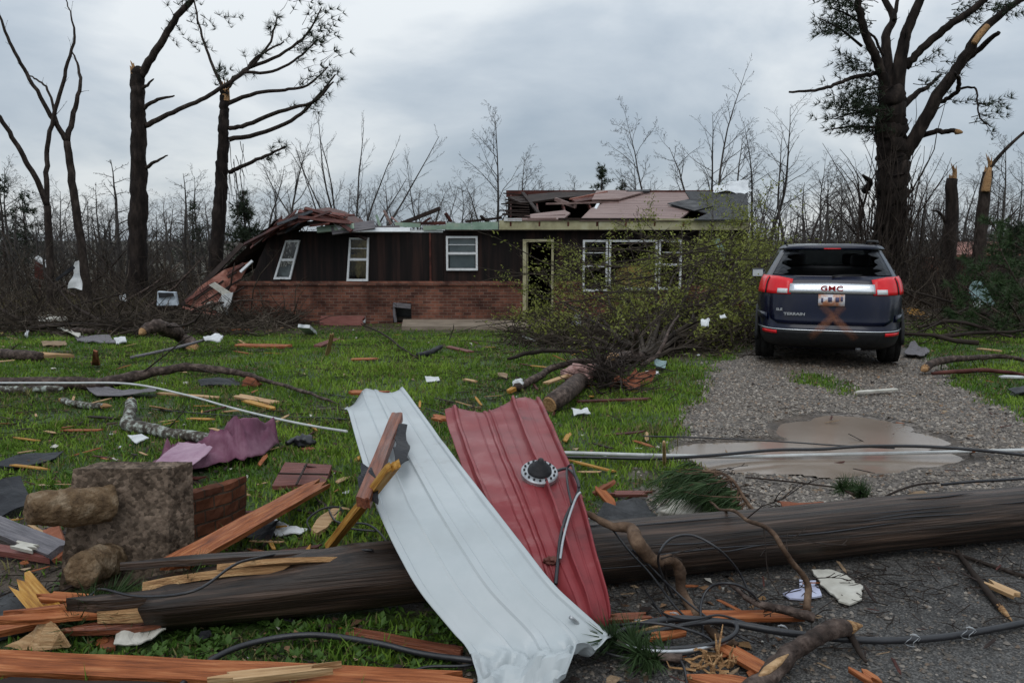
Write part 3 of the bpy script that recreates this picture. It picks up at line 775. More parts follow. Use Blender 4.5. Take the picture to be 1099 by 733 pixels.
# loose rafters and sticks on the wall head
def hbeam(name, a, b, w, t, mt):
    mb = MB(); mb.beam(U(*a), U(*b), w, t); return mb.build(name, M[mt], house)
for a, b, w, t, mt in [((424, 243, HY + .2), (472, 224, HY - .3), .09, .09, 'dark_wood'), ((408, 243, HY), (404, 231, HY), .12, .05, 'mint'), ((484, 238, HY), (478, 229, HY - .1), .08, .06, 'rust_board'),
                       ((450, 242, HY + .5), (462, 234, HY + .5), .1, .05, 'rust_board'), ((500, 238, HY + .6), (538, 234, HY + 1), .1, .06, 'dark_wood'), ((420, 241, HY + .6), (412, 226, HY + .6), .06, .06, 'decking'),
                       ((428, 240, HY + .3), (420, 233, HY + .3), .09, .03, 'insulation_pink'), ((524, 239, HY + .2), (516, 232, HY), .07, .05, 'dark_wood')]:
    hbeam('broken_rafter', a, b, w, t, mt)
# remaining right roof -------------------------------------------
EV = Vector((0, HY - 0.3, hz(236.5))); RDY = HY + 3.4
RZ = U(650, 206, RDY).z
sl = (RZ - EV.z) / (RDY - EV.y)
rn = Vector((0, -sl, 1)).normalized()
def RF(px, py, off=0.0):
    a_, dy_, dz_ = ray(px, py)
    d_ = Vector((a_, dy_, dz_)); o_ = Vector((0, 0, CAM_Z))
    t = (EV - o_).dot(rn) / d_.dot(rn)
    return o_ + d_ * t + rn * off
def roof_piece(name, poly, mt, off=0.0, th=0.04, bend=0):
    P = [RF(*p, off) for p in poly]
    mb = MB(); mb.prism(P, -rn * th); return mb.build(name, M[mt], house, fix=True)
# back slope of the roof, seen from below through the torn part
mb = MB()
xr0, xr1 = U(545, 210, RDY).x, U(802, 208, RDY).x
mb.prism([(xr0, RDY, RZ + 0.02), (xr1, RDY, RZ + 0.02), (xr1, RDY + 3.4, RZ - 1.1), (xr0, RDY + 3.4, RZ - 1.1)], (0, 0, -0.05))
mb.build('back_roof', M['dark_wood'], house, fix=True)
mb = MB(); mb.beam((xr0 - .05, RDY - .03, RZ - .06), (xr1, RDY - .03, RZ - .06), 0.05, 0.2); mb.build('ridge_board', M['rust_board'], house)
dk = roof_piece('roof_decking', [(655, 206.5), (737, 206.5), (746, 222), (728, 236), (622, 236), (634, 224), (650, 217)], 'decking')
roof_piece('roof_decking', [(545, 236), (604, 236), (612, 229), (606, 226), (572, 230)], 'decking', 0.01)
roof_piece('roof_decking', [(612, 214), (650, 207), (668, 208), (652, 213), (618, 218)], 'rust_board', 0.03)
roof_piece('roof_decking', [(640, 207.3), (660, 206.5), (690, 209), (665, 216), (635, 217)], 'decking', 0.07)
roof_piece('roof_shingles', [(735, 206), (802, 208), (803, 237), (745, 237), (760, 230), (742, 226), (720, 222), (742, 217)], 'shingle', 0.03, 0.03)
roof_piece('shingle_flap', [(716, 221), (752, 214), (765, 224), (745, 229)], 'felt', 0.07, 0.02)
roof_piece('shingle_flap', [(676, 206.8), (698, 206.4), (697, 208.4), (672, 208.6)], 'felt', 0.08, 0.02)
mb = MB()   # attic darkness put in as a dark floor sheet on the joists
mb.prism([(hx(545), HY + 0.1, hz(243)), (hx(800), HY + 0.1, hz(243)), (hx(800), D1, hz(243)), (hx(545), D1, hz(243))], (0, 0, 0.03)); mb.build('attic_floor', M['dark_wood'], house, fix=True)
for k in range(9):
    px = 548 + k * 31
    mb = MB(); A = RF(px, 236, -0.13); B = Vector((A.x, RDY - .06, RZ - .14)); mb.beam(A, B, 0.045, 0.14); mb.build('rafter', M['rust_board'], house)
for a, b, w, t, mt in [((596, 214, HY + 2.2), (618, 222, HY + 1.7), .07, .1, 'decking'), ((561, 207, HY + 2.8), (578, 229, HY + .6), .09, .05, 'dark_wood'), ((634, 234, HY + .2), (642, 219, HY + 1.6), .08, .03, 'white_vinyl'),
                       ((586, 219, HY + 1.6), (664, 217, HY + 1.9), .11, .05, 'decking'), ((612, 214, HY + 2.2), (651, 206, HY + 3), .1, .04, 'pink_deck'), ((547, 236, HY - .1), (606, 231, HY + .3), .1, .04, 'rust_board')]:
    hbeam('broken_rafter', a, b, w, t, mt)
rng = random.Random(11)
for k in range(10):   # splintered ends at the torn left edge
    y = HY + 0.4 + k * 0.32
    a_ = RF(548, 234 - k * 2.6, 0.02)
    mb = MB(); mb.beam(a_ + Vector((0.5, 0, 0)), a_ + Vector((-0.1 - rng.random() * .25, rng.uniform(-.05, .05), rng.uniform(-.06, .08))), 0.14, 0.03); mb.build('split_board', M['dark_wood'], house)
roof_piece('roof_underlay', [(545, 212), (600, 206.5), (655, 205.8), (655, 209), (602, 213), (560, 219)], 'dark_wood', 0.02, 0.05)
# gable end on the right
mb = MB(); mb.prism([(HXR - .02, HY + .2, hz(246)), (HXR - .02, RDY, RZ - .12), (HXR - .02, D1, hz(246))], (-0.08, 0, 0)); mb.build('gable', M['siding'], house, fix=True)
mb = MB(); mb.box((HXR - 0.06, (HY + D1) / 2 + .1, (GZH + hz(247)) / 2), (0.1, D1 - HY - .3, hz(247) - GZH)); mb.build('side_wall', M['brick'], house)
# crumpled white sheet on the ridge (rests there: its own thing)
def crumple_grid(P00, P10, P01, P11, nu, nv, amp, seed, sc=3.0):
    rows = []
    for i in range(nu + 1):
        row = []
        for j in range(nv + 1):
            u, v = i / nu, j / nv
            p = Vector(P00).lerp(Vector(P10), u).lerp(Vector(P01).lerp(Vector(P11), u), v)
            q = p * sc + Vector((seed * 3.1, seed, 0))
            p = p + Vector((mnoise.noise(q), mnoise.noise(q + Vector((9, 0, 0))), mnoise.noise(q + Vector((0, 9, 0))))) * amp
            row.append(p)
        rows.append(row)
    return rows
def thicken(o, t):
    bm = bmesh.new(); bm.from_mesh(o.data)
    bmesh.ops.recalc_face_normals(bm, faces=bm.faces)
    bmesh.ops.solidify(bm, geom=bm.faces[:], thickness=t)
    bm.to_mesh(o.data); bm.free(); return o
mb = MB(); mb.grid(crumple_grid(U(768, 207, RDY - .5), U(806, 208, RDY - .5), U(766, 200, RDY + .2), U(804, 193, RDY + .3), 18, 8, 0.16, 3, 2.6))
thicken(mb.build('roof_scrap', M['white_vinyl'], label='crumpled white sheet scrap lying on the roof ridge', cat='sheet scrap'), 0.01)
# collapsed left part of the roof: jumble of red-brown boards and felt on the wall head
cr = MB()
prof = [(288, 250), (300, 240), (318, 232), (345, 228), (362, 231), (380, 240), (392, 247)]
rows = []
for j, dyy in enumerate((-0.35, 0.6, 1.8, 3.0, 4.4)):
    rows.append([U(px + 2 * j, py - (2.5 * j if 0 < i < 6 else 0) * 0.5 + rng.uniform(-1, 1), HY + dyy) for i, (px, py) in enumerate(prof)])
cr.grid(rows)
cl = cr.build('collapsed_roof', M['rust_board'], house); thicken(cl, 0.06); cl['_o'] = house['_o']; cl['label'] = 'caved-in red brown roof boards over the left end'
rng = random.Random(21)
for k in range(70):
    px = rng.uniform(284, 372); yy = HY + rng.uniform(-0.75, 0.8)
    top = float(np.interp(px, [p[0] for p in prof], [p[1] for p in prof]))
    py = rng.uniform(top - 1, min(250, top + 14))
    c = U(px, py, yy); L_ = rng.uniform(0.4, 1.3); ang = float(np.interp(px, [288, 305, 330, 350, 372], [.62, .42, .18, -.05, -.4])) + rng.gauss(0, .13); yaw = rng.gauss(0, 0.3)
    d_ = Vector((math.cos(ang) * math.cos(yaw), math.sin(yaw), math.sin(ang)))
    mb = MB(); mb.beam(c - d_ * L_ / 2, c + d_ * L_ / 2, rng.uniform(.06, .18), rng.uniform(.015, .035), (rng.gauss(0, .3), -0.5, 1))
    mb.build('roof_board', M[rng.choice(['rust_board', 'rust_board', 'dark_wood', 'rust_board', 'rust_board', 'dark_wood', 'felt', 'red_board'])], cl)
for a, b, w, mt in [((352, 229, HY - .2), (366, 246, HY - .5), .12, 'white_vinyl'), ((336, 228, HY), (352, 231, HY), .12, 'white_scrap'), ((356, 248, HY - .5), (402, 241, HY - .3), .24, 'grey_board'), ((340, 247, HY - .5), (380, 243, HY - .4), .16, 'mint'), ((372, 247, HY - .45), (440, 247, HY - .1), .12, 'white_vinyl'), ((300, 240, HY - .5), (340, 231, HY - .2), .2, 'rust_board')]:
    mb = MB(); mb.beam(U(*a), U(*b), w, 0.04, (0, -1, .6)); mb.build('roof_board', M[mt], cl)
# slope of the roof folded down past the left wall, pink decking inside
def sheet3(name, pts, th, mt, parent, vec=(0, 1, 0.15)):
    P = [U(*p) for p in pts]
    mb = MB(); mb.prism(P, Vector(vec) * th); o = mb.build(name, M[mt], parent, fix=True); return o
sheet3('folded_roof', [(284, 246, HY + .2), (330, 240, HY + 1.2), (300, 262, HY + 1.6), (274, 288, HY + 1.4), (226, 318, HY + .6), (199, 330, HY - .1), (214, 308, HY - .1), (246, 284, HY + .1)], 0.1, 'dark_wood', house)
sheet3('folded_roof', [(240, 290, HY - .15), (270, 280, HY + .3), (258, 300, HY + .1), (246, 326, HY - .3), (240, 338, HY - .5), (222, 334, HY - .5), (199, 326, HY - .5), (214, 308, HY - .35)], 0.05, 'pink_deck', house)
for P_, mt in [([(224, 306), (230, 303), (250, 316), (247, 322)], 'paper'), ([(238, 316), (250, 314), (247, 328), (240, 332), (234, 324)], 'white_scrap'), ([(219, 327), (226, 323), (242, 331), (238, 337)], 'paper'), ([(238, 333), (246, 328), (244, 338)], 'white_scrap'), ([(236, 298), (241, 295), (246, 301), (243, 304)], 'pink_deck')]:
    sheet3('loose_board', [(p[0], p[1], HY - .58 + (p[0] - 238) * -.003) for p in P_], .03, mt, house)
for a, b, w, mt in [
                    ((199, 324, HY - .6), (262, 283, HY + .1), .09, 'rust_board'), ((196, 330, HY - .65), (236, 340, HY - .65), .06, 'pink_deck'), ((258, 292, HY - .15), (271, 280, HY - .1), .07, 'white_vinyl'),
                    ((196, 328, HY - .5), (260, 262, HY + .4), .14, 'dark_wood'), ((208, 322, HY - .56), (254, 292, HY - .1), .03, 'dark_wood'), ((216, 326, HY - .6), (258, 300, HY - .1), .03, 'dark_wood'), ((226, 331, HY - .62), (262, 308, HY - .15), .03, 'dark_wood')]:
    mb = MB(); mb.beam(U(*a), U(*b), w, 0.035, (0, -1, .7)); mb.build('loose_board', M[mt], house)
sheet3('hanging_trim', [(764, 257, HY - .4), (772, 256, HY - .4), (779, 272, HY - .45), (777, 279, HY - .45)], 0.03, 'tarp', house)

# ================================================================== TREES
def wander(rng, p, d, L, n, jit, up=0.0):
    p = Vector(p); d = Vector(d).normalized(); pts = [p.copy()]
    for _ in range(n):
        d = (d + Vector((rng.gauss(0, jit), rng.gauss(0, jit), rng.gauss(0, jit) + up))).normalized()
        p = p + d * (L / n); pts.append(p.copy())
    return pts
def perp(rng, d):
    v = Vector((rng.gauss(0, 1), rng.gauss(0, 1), rng.gauss(0, 1)))
    return (v - d * v.dot(d)).normalized()
def sprout(mb, rng, pts, r0, lv, nper, ratio, ang, jit=0.12, up=0.03, start=0.25, ends=None, rmin=0.004, sides=4, flat_=0.0):
    """side branches on a limb, recursively; collects tip positions in ends"""
    seg = [(pts[i], pts[i + 1]) for i in range(len(pts) - 1)]
    Ltot = sum((b - a).length for a, b in seg)
    n = nper[0]
    for k in range(n):
        t = start + (1 - start) * (k + rng.random()) / n
        f = t * len(seg); i = min(int(f), len(seg) - 1); u = f - i
        a, b = seg[i]; p = a.lerp(b, u); d = (b - a).normalized()
        q = perp(rng, d)
        if flat_: q.z *= (1 - flat_); q.normalize()
        an = rng.gauss(ang, 0.18)
        dd = (d * math.cos(an) + q * math.sin(an)).normalized()
        L = Ltot * ratio * (1.15 - 0.7 * t) * rng.uniform(0.6, 1.25)
        r = max(rmin, r0 * (1 - 0.75 * t) * 0.55)
        m = 3 if lv <= 1 else 4
        bp = wander(rng, p, dd, L, m, jit, up)
        mb.tube(bp, [max(rmin * 0.6, r * (1 - 0.8 * j / m)) for j in range(m + 1)], 3 if r < 0.02 else sides, cap=False)
        if ends is not None: ends.append((bp[-1], (bp[-1] - bp[-2]).normalized(), lv))
        if lv > 1: sprout(mb, rng, bp, r, lv - 1, nper[1:], ratio, ang, jit, up, 0.2, ends, rmin, sides, flat_)
def tuft(mb, rng, p, d, L=0.18, n=12, w=0.010):
    d = Vector(d)
    for _ in range(n):
        q = perp(rng, d); dd = (d * rng.uniform(0.25, 0.9) + q * rng.uniform(0.4, 0.9)).normalized()
        s = dd.cross(perp(rng, dd)).normalized() * w
        mb.add([p - s, p + s, p + dd * L * rng.uniform(.7, 1.1)], [(0, 1, 2)])
def copy_thing(o, loc, rz, sc, label, group=None):
    c = o.copy(); COL.objects.link(c)
    c.location = loc; c.rotation_euler = (0, 0, rz); c.scale = (sc * 1.3, sc * 1.3, sc)
    c['label'] = label
    if group: c['group'] = group
    for ch in o.children:
        k = ch.copy(); COL.objects.link(k); k.parent = c
    return c

# ---- hand traced trees ------------------------------------------------
def trace(mb, pts, D, dyy=0.0, rng=None, per=5, sides=7, wob=0.0):
    """tube through pixel points (px, py, width px) at distance D drifting by dyy"""
    P, Rr = [], []
    for i, (px, py, w) in enumerate(pts):
        P.append(U(px, py, D + dyy * i / max(1, len(pts) - 1))); Rr.append(w * D / FPX / 2)
    C = catmull(P, per); rr = interp(Rr, len(C))
    if wob and rng:
        for c in C[1:-1]: c += Vector((rng.gauss(0, wob), rng.gauss(0, wob), rng.gauss(0, wob)))
    mb.tube(C, rr, sides); return C, rr
def jagged_top(parent, px, py, w, D, mt, h=0.35, seed=0):
    rng = random.Random(seed); mb = MB(); c = U(px, py, D); r = w * D / FPX / 2
    for k in range(9):
        a = 2 * math.pi * k / 9; q = c + Vector((math.cos(a), math.sin(a), 0)) * r * .52
        hh = h * 1.5 * rng.uniform(.35, 1) * (.25 + .75 * (math.cos(a - 1.2 - seed) + 1) / 2)
        mb.tube([q - Vector((0, 0, .25)), q + Vector((rng.gauss(0, .02), 0, hh * .5)), q + Vector((rng.gauss(0, .05), 0, hh))], [r * .36, r * .24, r * .03], 5)
    return mb.build('split_top', mt, parent)
def base_pt(px, D):
    p = U(px, 300, D); return (p.x, D, gz(p.x, D) - 0.05)

rng = random.Random(7)
# tall snapped pine nearest the left
D = 24.0
t1 = wthing('broken_pine', base_pt(146, D), 'thick snapped pine trunk with one long limb bent up and right, nearer the left edge', 'tree')
mb = MB(); z0 = base_pt(146, D)[2]
C, rr = trace(mb, [(146, 345, 24), (147, 290, 20), (149, 200, 17), (148, 130, 14.5), (147, 76, 13.5)], D, 0, rng, 16, 16, 0.012)
roughen(mb.build('trunk', M['pine_bark'], t1, True), .035, 5)
jagged_top(t1, 147, 78, 15, D, M['split_wood'], .3, 3)
mb = MB(); nd = MB(); ends = []
for pts, dy_ in [([(151, 82, 9), (163, 62, 8), (178, 38, 7), (190, 18, 6.5), (207, -2, 6), (222, -40, 5)], -.6), ([(152, 95, 4), (158, 92, 3), (165, 85, 1.2)], -.3), ([(153, 117, 4.5), (170, 107, 3.5), (187, 103, 1.5)], -.5),
                 ([(156, 135, 6), (180, 123, 5), (210, 110, 4.5), (235, 96, 4.5), (262, 78, 4), (275, 62, 3), (305, 45, 1.5)], 1.2), ([(156, 181, 4.5), (166, 174, 3.2), (180, 167, 1.2)], -.4), ([(262, 78, 3.5), (292, 77, 3), (320, 62, 2.4), (340, 44, 1.6)], .6)]:
    C, rr = trace(mb, pts, D, dy_, rng, 5, 7, 0.008)
    if len(pts) > 3: sprout(mb, rng, C, rr[0] * .5, 2, [7, 3], 0.16, 0.7, ends=ends, rmin=.006, start=.55)
for p, d, lv in ends:
    if rng.random() < .75: tuft(nd, rng, p, d, .26, 14, .007)
# sparse needles hanging round the top limb
for px, py in [(186, 2), (200, -14), (178, 22), (200, 22), (230, 14), (215, 16), (173, 30), (196, 40), (240, 18), (205, 44)]:
    a = U(px, py, D - .4); b = U(px + 12, py + 6, D - .2); q = wander(rng, a, b - a, .6, 4, .2); mb.tube(q, [.012, .009, .007, .005, .003], 3, False)
    for c in q[1:]: tuft(nd, rng, c, Vector((rng.gauss(0, 1), 0, .4)).normalized(), .22, 12, .008)
mb.build('branch', M['bark'], t1, True); nd.build('needles', M['needles'], t1)

# second snapped pine with swept limbs
D = 26.0
t2 = wthing('broken_pine', base_pt(230, D), 'snapped pine behind the left house end, its limbs and needles swept to the right', 'tree')
mb = MB()
trace(mb, [(226, 345, 18), (232, 270, 15), (237, 200, 12.5), (240, 140, 11), (241, 97, 8.5)], D, 0, rng, 16, 14, .012)
roughen(mb.build('trunk', M['pine_bark'], t2, True), .03, 5)
jagged_top(t2, 242, 100, 10, D, M['split_wood'], .5, 8)
mb = MB(); nd = MB(); ends = []
for pts, dy_ in [([(243, 112, 5), (275, 100, 4), (305, 97, 3.4), (330, 92, 2.5), (352, 72, 1.5)], .8), ([(246, 138, 5), (265, 134, 4.5), (300, 120, 4), (335, 110, 3), (358, 88, 1.5)], -.8), ([(246, 150, 5.5), (285, 142, 4.5), (318, 126, 4), (342, 103, 3), (360, 80, 1.5)], .5),
                 ([(246, 185, 5), (262, 178, 4), (285, 168, 3.4), (306, 157, 1.5)], -.6), ([(240, 95, 4), (228, 70, 3), (217, 40, 2.5), (208, 0, 1.5)], .6), ([(243, 95, 5), (262, 76, 4.5), (300, 60, 3.5), (330, 36, 2.5), (345, 8, 1.2)], 1), ([(270, 72, 3.5), (290, 45, 2.5), (297, 20, 1.4)], .5)]:
    C, rr = trace(mb, pts, D, dy_, rng, 5, 6, .01)
    if len(pts) > 2: sprout(mb, rng, C, rr[0] * .45, 2, [8, 3], 0.17, 0.6, ends=ends, rmin=.006, start=.5)
for p, d, lv in ends:
    if p.x > U(285, 100, D).x and rng.random() < .55 or rng.random() < .16: tuft(nd, rng, p, d, .27, 14, .008)
for k in range(46):
    px = rng.gauss(350, 15); py = rng.gauss(45, 30)
    if px > 374 or py < 2: continue
    a = U(px, py, D + rng.uniform(-.5, 1)); q = wander(rng, a - Vector((.45, 0, -.05)), (1, 0, .5), .55, 3, .2)
    mb.tube(q, [.011, .009, .006, .003], 3, False); tuft(nd, rng, q[-1], (q[-1] - q[0]).normalized(), .24, 15, .012)
    if rng.random() < .4: tuft(nd, rng, q[1], (q[-1] - q[0]).normalized(), .2, 12, .012)
for k in range(16):
    a = U(rng.gauss(238, 7), rng.uniform(72, 92), D + rng.uniform(-.4, .4)); tuft(nd, rng, a, Vector((rng.gauss(0, 1), rng.gauss(0, .4), .7)).normalized(), .3, 16, .012)
for k in range(16):   # strips of bark and vine hanging off the trunk
    px = rng.uniform(238, 262); py = rng.uniform(150, 215); a = U(px, py, D - .3); q = wander(rng, a, (.1, 0, -1), rng.uniform(.8, 2.2), 5, .12); mb.tube(q, [.014, .013, .011, .009, .007, .004], 3, False)
mb.build('branch', M['bark'], t2, True); nd.build('needles', M['needles'], t2)

# two slender forked trees at the left edge
D = 22.0
for nm, lab, trunk, forks in [
    ('forked_tree', 'slender dark forked tree at the far left edge, leaning left', [(55, 345, 8), (54, 287, 8), (51, 221, 7)], [[(51, 221, 6), (40, 195, 5.5), (25, 168, 5), (10, 142, 4.5), (-6, 118, 4)], [(51, 221, 5.5), (50, 185, 5), (52, 150, 4.5), (62, 110, 4), (71, 75, 3.5), (80, 40, 2.5), (76, 18, 1.6), (69, -4, 1)]]),
    ('forked_tree', 'slender dark tree between the left edge and the thick pine, forked at mid height', [(97, 345, 10.5), (88, 270, 9), (79, 205, 8), (72, 152, 7)], [[(72, 152, 6), (58, 130, 5), (40, 98, 4), (22, 68, 3.6), (8, 40, 3), (-2, 12, 2)], [(72, 152, 6), (79, 122, 5), (86, 92, 3.5), (84, 72, 2.5), (77, 55, 1.4)], [(62, 138, 3), (52, 98, 2.4), (40, 86, 2), (28, 78, 1)]])]:
    t = wthing(nm, base_pt(trunk[0][0], D), lab, 'tree')
    mb = MB(); C, rr = trace(mb, trunk, D, 0, rng, 6, 9, .01); mb.build('trunk', M['bark'], t, True)
    mb = MB()
    for k, f in enumerate(forks):
        C, rr = trace(mb, f, D, (-.8, .9, .4)[k % 3], rng, 5, 6, .012); sprout(mb, rng, C, rr[0] * .4, 2, [6, 3], .11, .6, rmin=.006, start=.3, up=.05)
    mb.build('branch', M['bark'], t, True)
    D = 22.6

# big old tree on the right
D = 22.5
t3 = wthing('old_tree', base_pt(956, D), 'huge vine clad tree with bare torn limbs rising behind the dark car', 'tree')
mb = MB()
trace(mb, [(951, 335, 40), (953, 288, 34), (956, 235, 31), (957, 184, 30), (957, 140, 28), (957, 98, 25)], D, 0, rng, 14, 20, .03)
roughen(mb.build('trunk', M['pine_bark'], t3, True), .10, 3.2)
mb = MB(); nd = MB(); ends = []
limbs = [([(950, 100, 12), (947, 82, 10), (940, 62, 9), (929, 38, 8), (922, 8, 7), (921, -30, 6)], -.8), ([(955, 104, 12), (953, 70, 11), (951, 40, 9), (958, 20, 7), (948, -3, 6), (940, -30, 5)], .8), ([(962, 106, 16), (966, 66, 13), (971, 40, 11), (979, 20, 10), (990, -6, 8), (996, -30, 7)], -.3),
         ([(972, 72, 9), (986, 56, 8), (1004, 40, 8), (1026, 22, 7.5), (1045, 10, 7), (1062, -6, 6)], -1.0), ([(966, 172, 17), (976, 158, 15), (990, 134, 13.5), (1004, 108, 12.5), (1020, 84, 11.5), (1038, 58, 10), (1054, 34, 9), (1076, 14, 7), (1102, -4, 5)], -1.4), ([(1024, 76, 7), (1040, 62, 6), (1058, 46, 5.5), (1072, 35, 4)], -.9),
         ([(986, 148, 6), (1002, 142, 5.5), (1018, 141, 5), (1030, 142, 4)], -1), ([(946, 78, 5), (930, 81, 4.5), (910, 85, 4), (895, 92, 3.5), (875, 97, 3), (847, 99, 2)], -.9), ([(1004, 110, 5), (1016, 107, 4.5), (1028, 97, 4.5), (1029, 86, 4), (1025, 78, 2)], -1.2), ([(1028, 96, 3), (1046, 94, 2), (1049, 110, 1.8), (1052, 126, 1.5), (1062, 136, 1)], -1.2),
         ([(960, 22, 5), (962, 8, 4), (966, -20, 3)], .2), ([(950, 130, 8), (968, 115, 8), (984, 100, 6), (998, 92, 4), (1010, 80, 2.5)], .8), ([(928, 205, 8), (934, 196, 6), (926, 188, 2)], -1), ([(1035, 60, 4), (1040, 46, 3), (1048, 38, 1.5)], -1.2), ([(948, 60, 3), (938, 40, 2.5), (930, 35, 1.2)], -.6)]
for pts, dy_ in limbs:
    C, rr = trace(mb, pts, D, dy_, rng, 5, 9, .012)
    if len(pts) > 4: sprout(mb, rng, C, min(.06, rr[0] * .35), 2, [7, 4], .13, .75, ends=ends, rmin=.006, start=.25, jit=.18)
mb2 = MB(); trace(mb2, [(1026, 141.5, 6.3), (1029, 141.8, 5.4), (1033, 142.5, 2)], D - 1, 0); trace(mb2, [(1045, 47, 6), (1052, 37, 7), (1060, 28, 6)], D - 1.25, 0); mb2.build('split_wood', M['split_wood'], t3, True)
def spray(mb, nd, px0, px1, py0, py1, n, D, dirx):
    for _ in range(n):
        a = U(rng.uniform(px0, px1), rng.uniform(py0, py1), D + rng.uniform(-.8, .8))
        q = wander(rng, a - Vector((dirx * .5, 0, 0)), (dirx, 0, .15), .8, 4, .22); mb.tube(q, [.013, .011, .009, .006, .003], 3, False)
        for c in q[1:]:
            for _k in range(2): tuft(nd, rng, c + Vector((rng.gauss(0, .06), 0, rng.gauss(0, .06))), Vector((dirx, rng.gauss(0, .3), .3)).normalized(), .22, 11, .009)
spray(mb, nd, 876, 925, 0, 38, 34, D, -1); spray(mb, nd, 884, 950, 108, 145, 48, D, -1); spray(mb, nd, 900, 938, 60, 80, 10, D, -1); spray(mb, nd, 900, 942, 90, 106, 14, D, -1)
spray(mb, nd, 1050, 1066, 110, 134, 6, D - 1, .6); spray(mb, nd, 1060, 1090, 0, 14, 6, D - 1, 1); spray(mb, nd, 990, 1040, 60, 110, 7, D, 1); spray(mb, nd, 1030, 1060, 2, 30, 6, D, 1)
for a, b in (((925, 50), (880, 20)), ((945, 120), (895, 128)), ((948, 128), (900, 118)), ((930, 30), (890, 8)), ((947, 138), (885, 140))):
    trace(mb, [(a[0], a[1], 3), ((a[0] + b[0]) / 2, (a[1] + b[1]) / 2 - 3, 2.2), (b[0], b[1], 1)], D, -.4)
mb.build('branch', M['pine_bark'], t3, True); nd.build('needles', M['needles'], t3)
mb = MB()    # vines climbing it
for k in range(95):
    px = rng.gauss(955, 15); a = U(px, rng.uniform(240, 330), D - .75 + rng.uniform(0, .4)); q = wander(rng, a, ((957 - px) * .004 + rng.gauss(0, .05), 0.05, 1), rng.uniform(1.5, 4.2), 9, .13)
    mb.tube(q, interp([.025, .017, .006], 10), 4, False)
    if k % 3 == 0: sprout(mb, rng, q, .012, 1, [7], .15, .7, rmin=.004)
mb.build('vine', M['twig'], t3, True)

# snapped trunks right of it
for lab, pts, tpx, Dd, brs, mt in [('short snapped dark trunk with a torn orange top beside the huge vine clad tree', [(1016, 335, 18), (1019, 260, 15), (1022, 192, 11)], (1022, 194, 11), 23.0, [[(1016, 240, 4), (1008, 228, 3), (1000, 226, 1)]], 'pine_bark'),
                                   ('grey snapped trunk with a pale split top and one thin limb to the right edge', [(1047, 335, 15), (1051, 270, 13), (1055, 220, 12), (1060, 184, 10)], (1060, 186, 10), 21.0, [[(1061, 182, 5), (1074, 166, 4), (1088, 152, 3.5), (1103, 139, 3)], [(1064, 240, 3), (1080, 236, 2), (1094, 222, 1)]], 'bark')]:
    t = wthing('snapped_trunk', base_pt(pts[0][0], Dd), lab, 'broken tree')
    mb = MB(); C, rr = trace(mb, pts, Dd, 0, rng, 6, 10, .015); mb.build('trunk', M[mt], t, True)
    jagged_top(t, *tpx, Dd, M['split_wood'], .4, 5)
    mb = MB()
    for b in brs: C, rr = trace(mb, b, Dd, -.3, rng, 4, 6); sprout(mb, rng, C, .02, 1, [4], .2, .6, rmin=.005)
    mb.build('branch', M['bark'], t, True)
    if 'grey' in lab:
        mb = MB(); trace(mb, [(1057.5, 206, 9), (1060, 192, 8), (1062, 180, 3)], Dd - .16, 0); mb.build('split_wood', M['split_wood'], t, True)

# ---- bare trees of the wood line ----------------------------------------
GB = 'bare trees along the wood line behind the house'
def bare_proto(seed, h=10, r=.12, form='spread', lean=0.0):
    rng = random.Random(seed)
    t = empty('bare_tree', (0, -60 - seed, 0), '', 'tree', GB)
    mb = MB(); br = MB()
    if form == 'fan':
        pts = wander(rng, (0, 0, -.2), (0, 0, 1), h * .12, 3, .03); mb.tube(pts, [r * 1.3, r * 1.2, r * 1.1, r], 7)
        for k in range(9):
            a = -0.75 + 1.5 * k / 8 + rng.gauss(0, .06); q = wander(rng, pts[-1], (math.sin(a) + lean, rng.gauss(0, .25), math.cos(a)), h * rng.uniform(.65, .95), 7, .05, .02)
            br.tube(q, interp([r * .62, r * .38, r * .1], 8), 5, False); sprout(br, rng, q, r * .3, 2, [12, 8], .26, .5, .1, .03, .3, rmin=.008)
    else:
        pts = wander(rng, (0, 0, -.2), (lean, 0, 1), h, 10, .07, .05); mb.tube(pts, interp([r * 1.25, r * .75, r * .4, r * .1], 11), 7)
        if form == 'tall': sprout(br, rng, pts, r * .8, 4, [18, 6, 5, 4], .29, .66, .12, .03, .22, rmin=.006)
        elif form == 'broken':
            sprout(br, rng, pts, r * .8, 3, [16, 8, 7], .26, .95, .2, -.02, .15, rmin=.010)
        else: sprout(br, rng, pts, r * .9, 4, [15, 7, 5, 5], .40, .74, .13, .03, .2, rmin=.006)
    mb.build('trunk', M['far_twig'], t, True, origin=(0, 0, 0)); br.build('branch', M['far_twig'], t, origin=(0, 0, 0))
    return t
protos = {'s1': bare_proto(1), 's2': bare_proto(2, 10, .14), 't1': bare_proto(3, 12, .12, 'tall'), 't2': bare_proto(4, 12, .1, 'tall'), 'f': bare_proto(5, 9, .12, 'fan'), 'b': bare_proto(6, 8, .14, 'broken'), 's3': bare_proto(8, 9, .1)}
used = set()
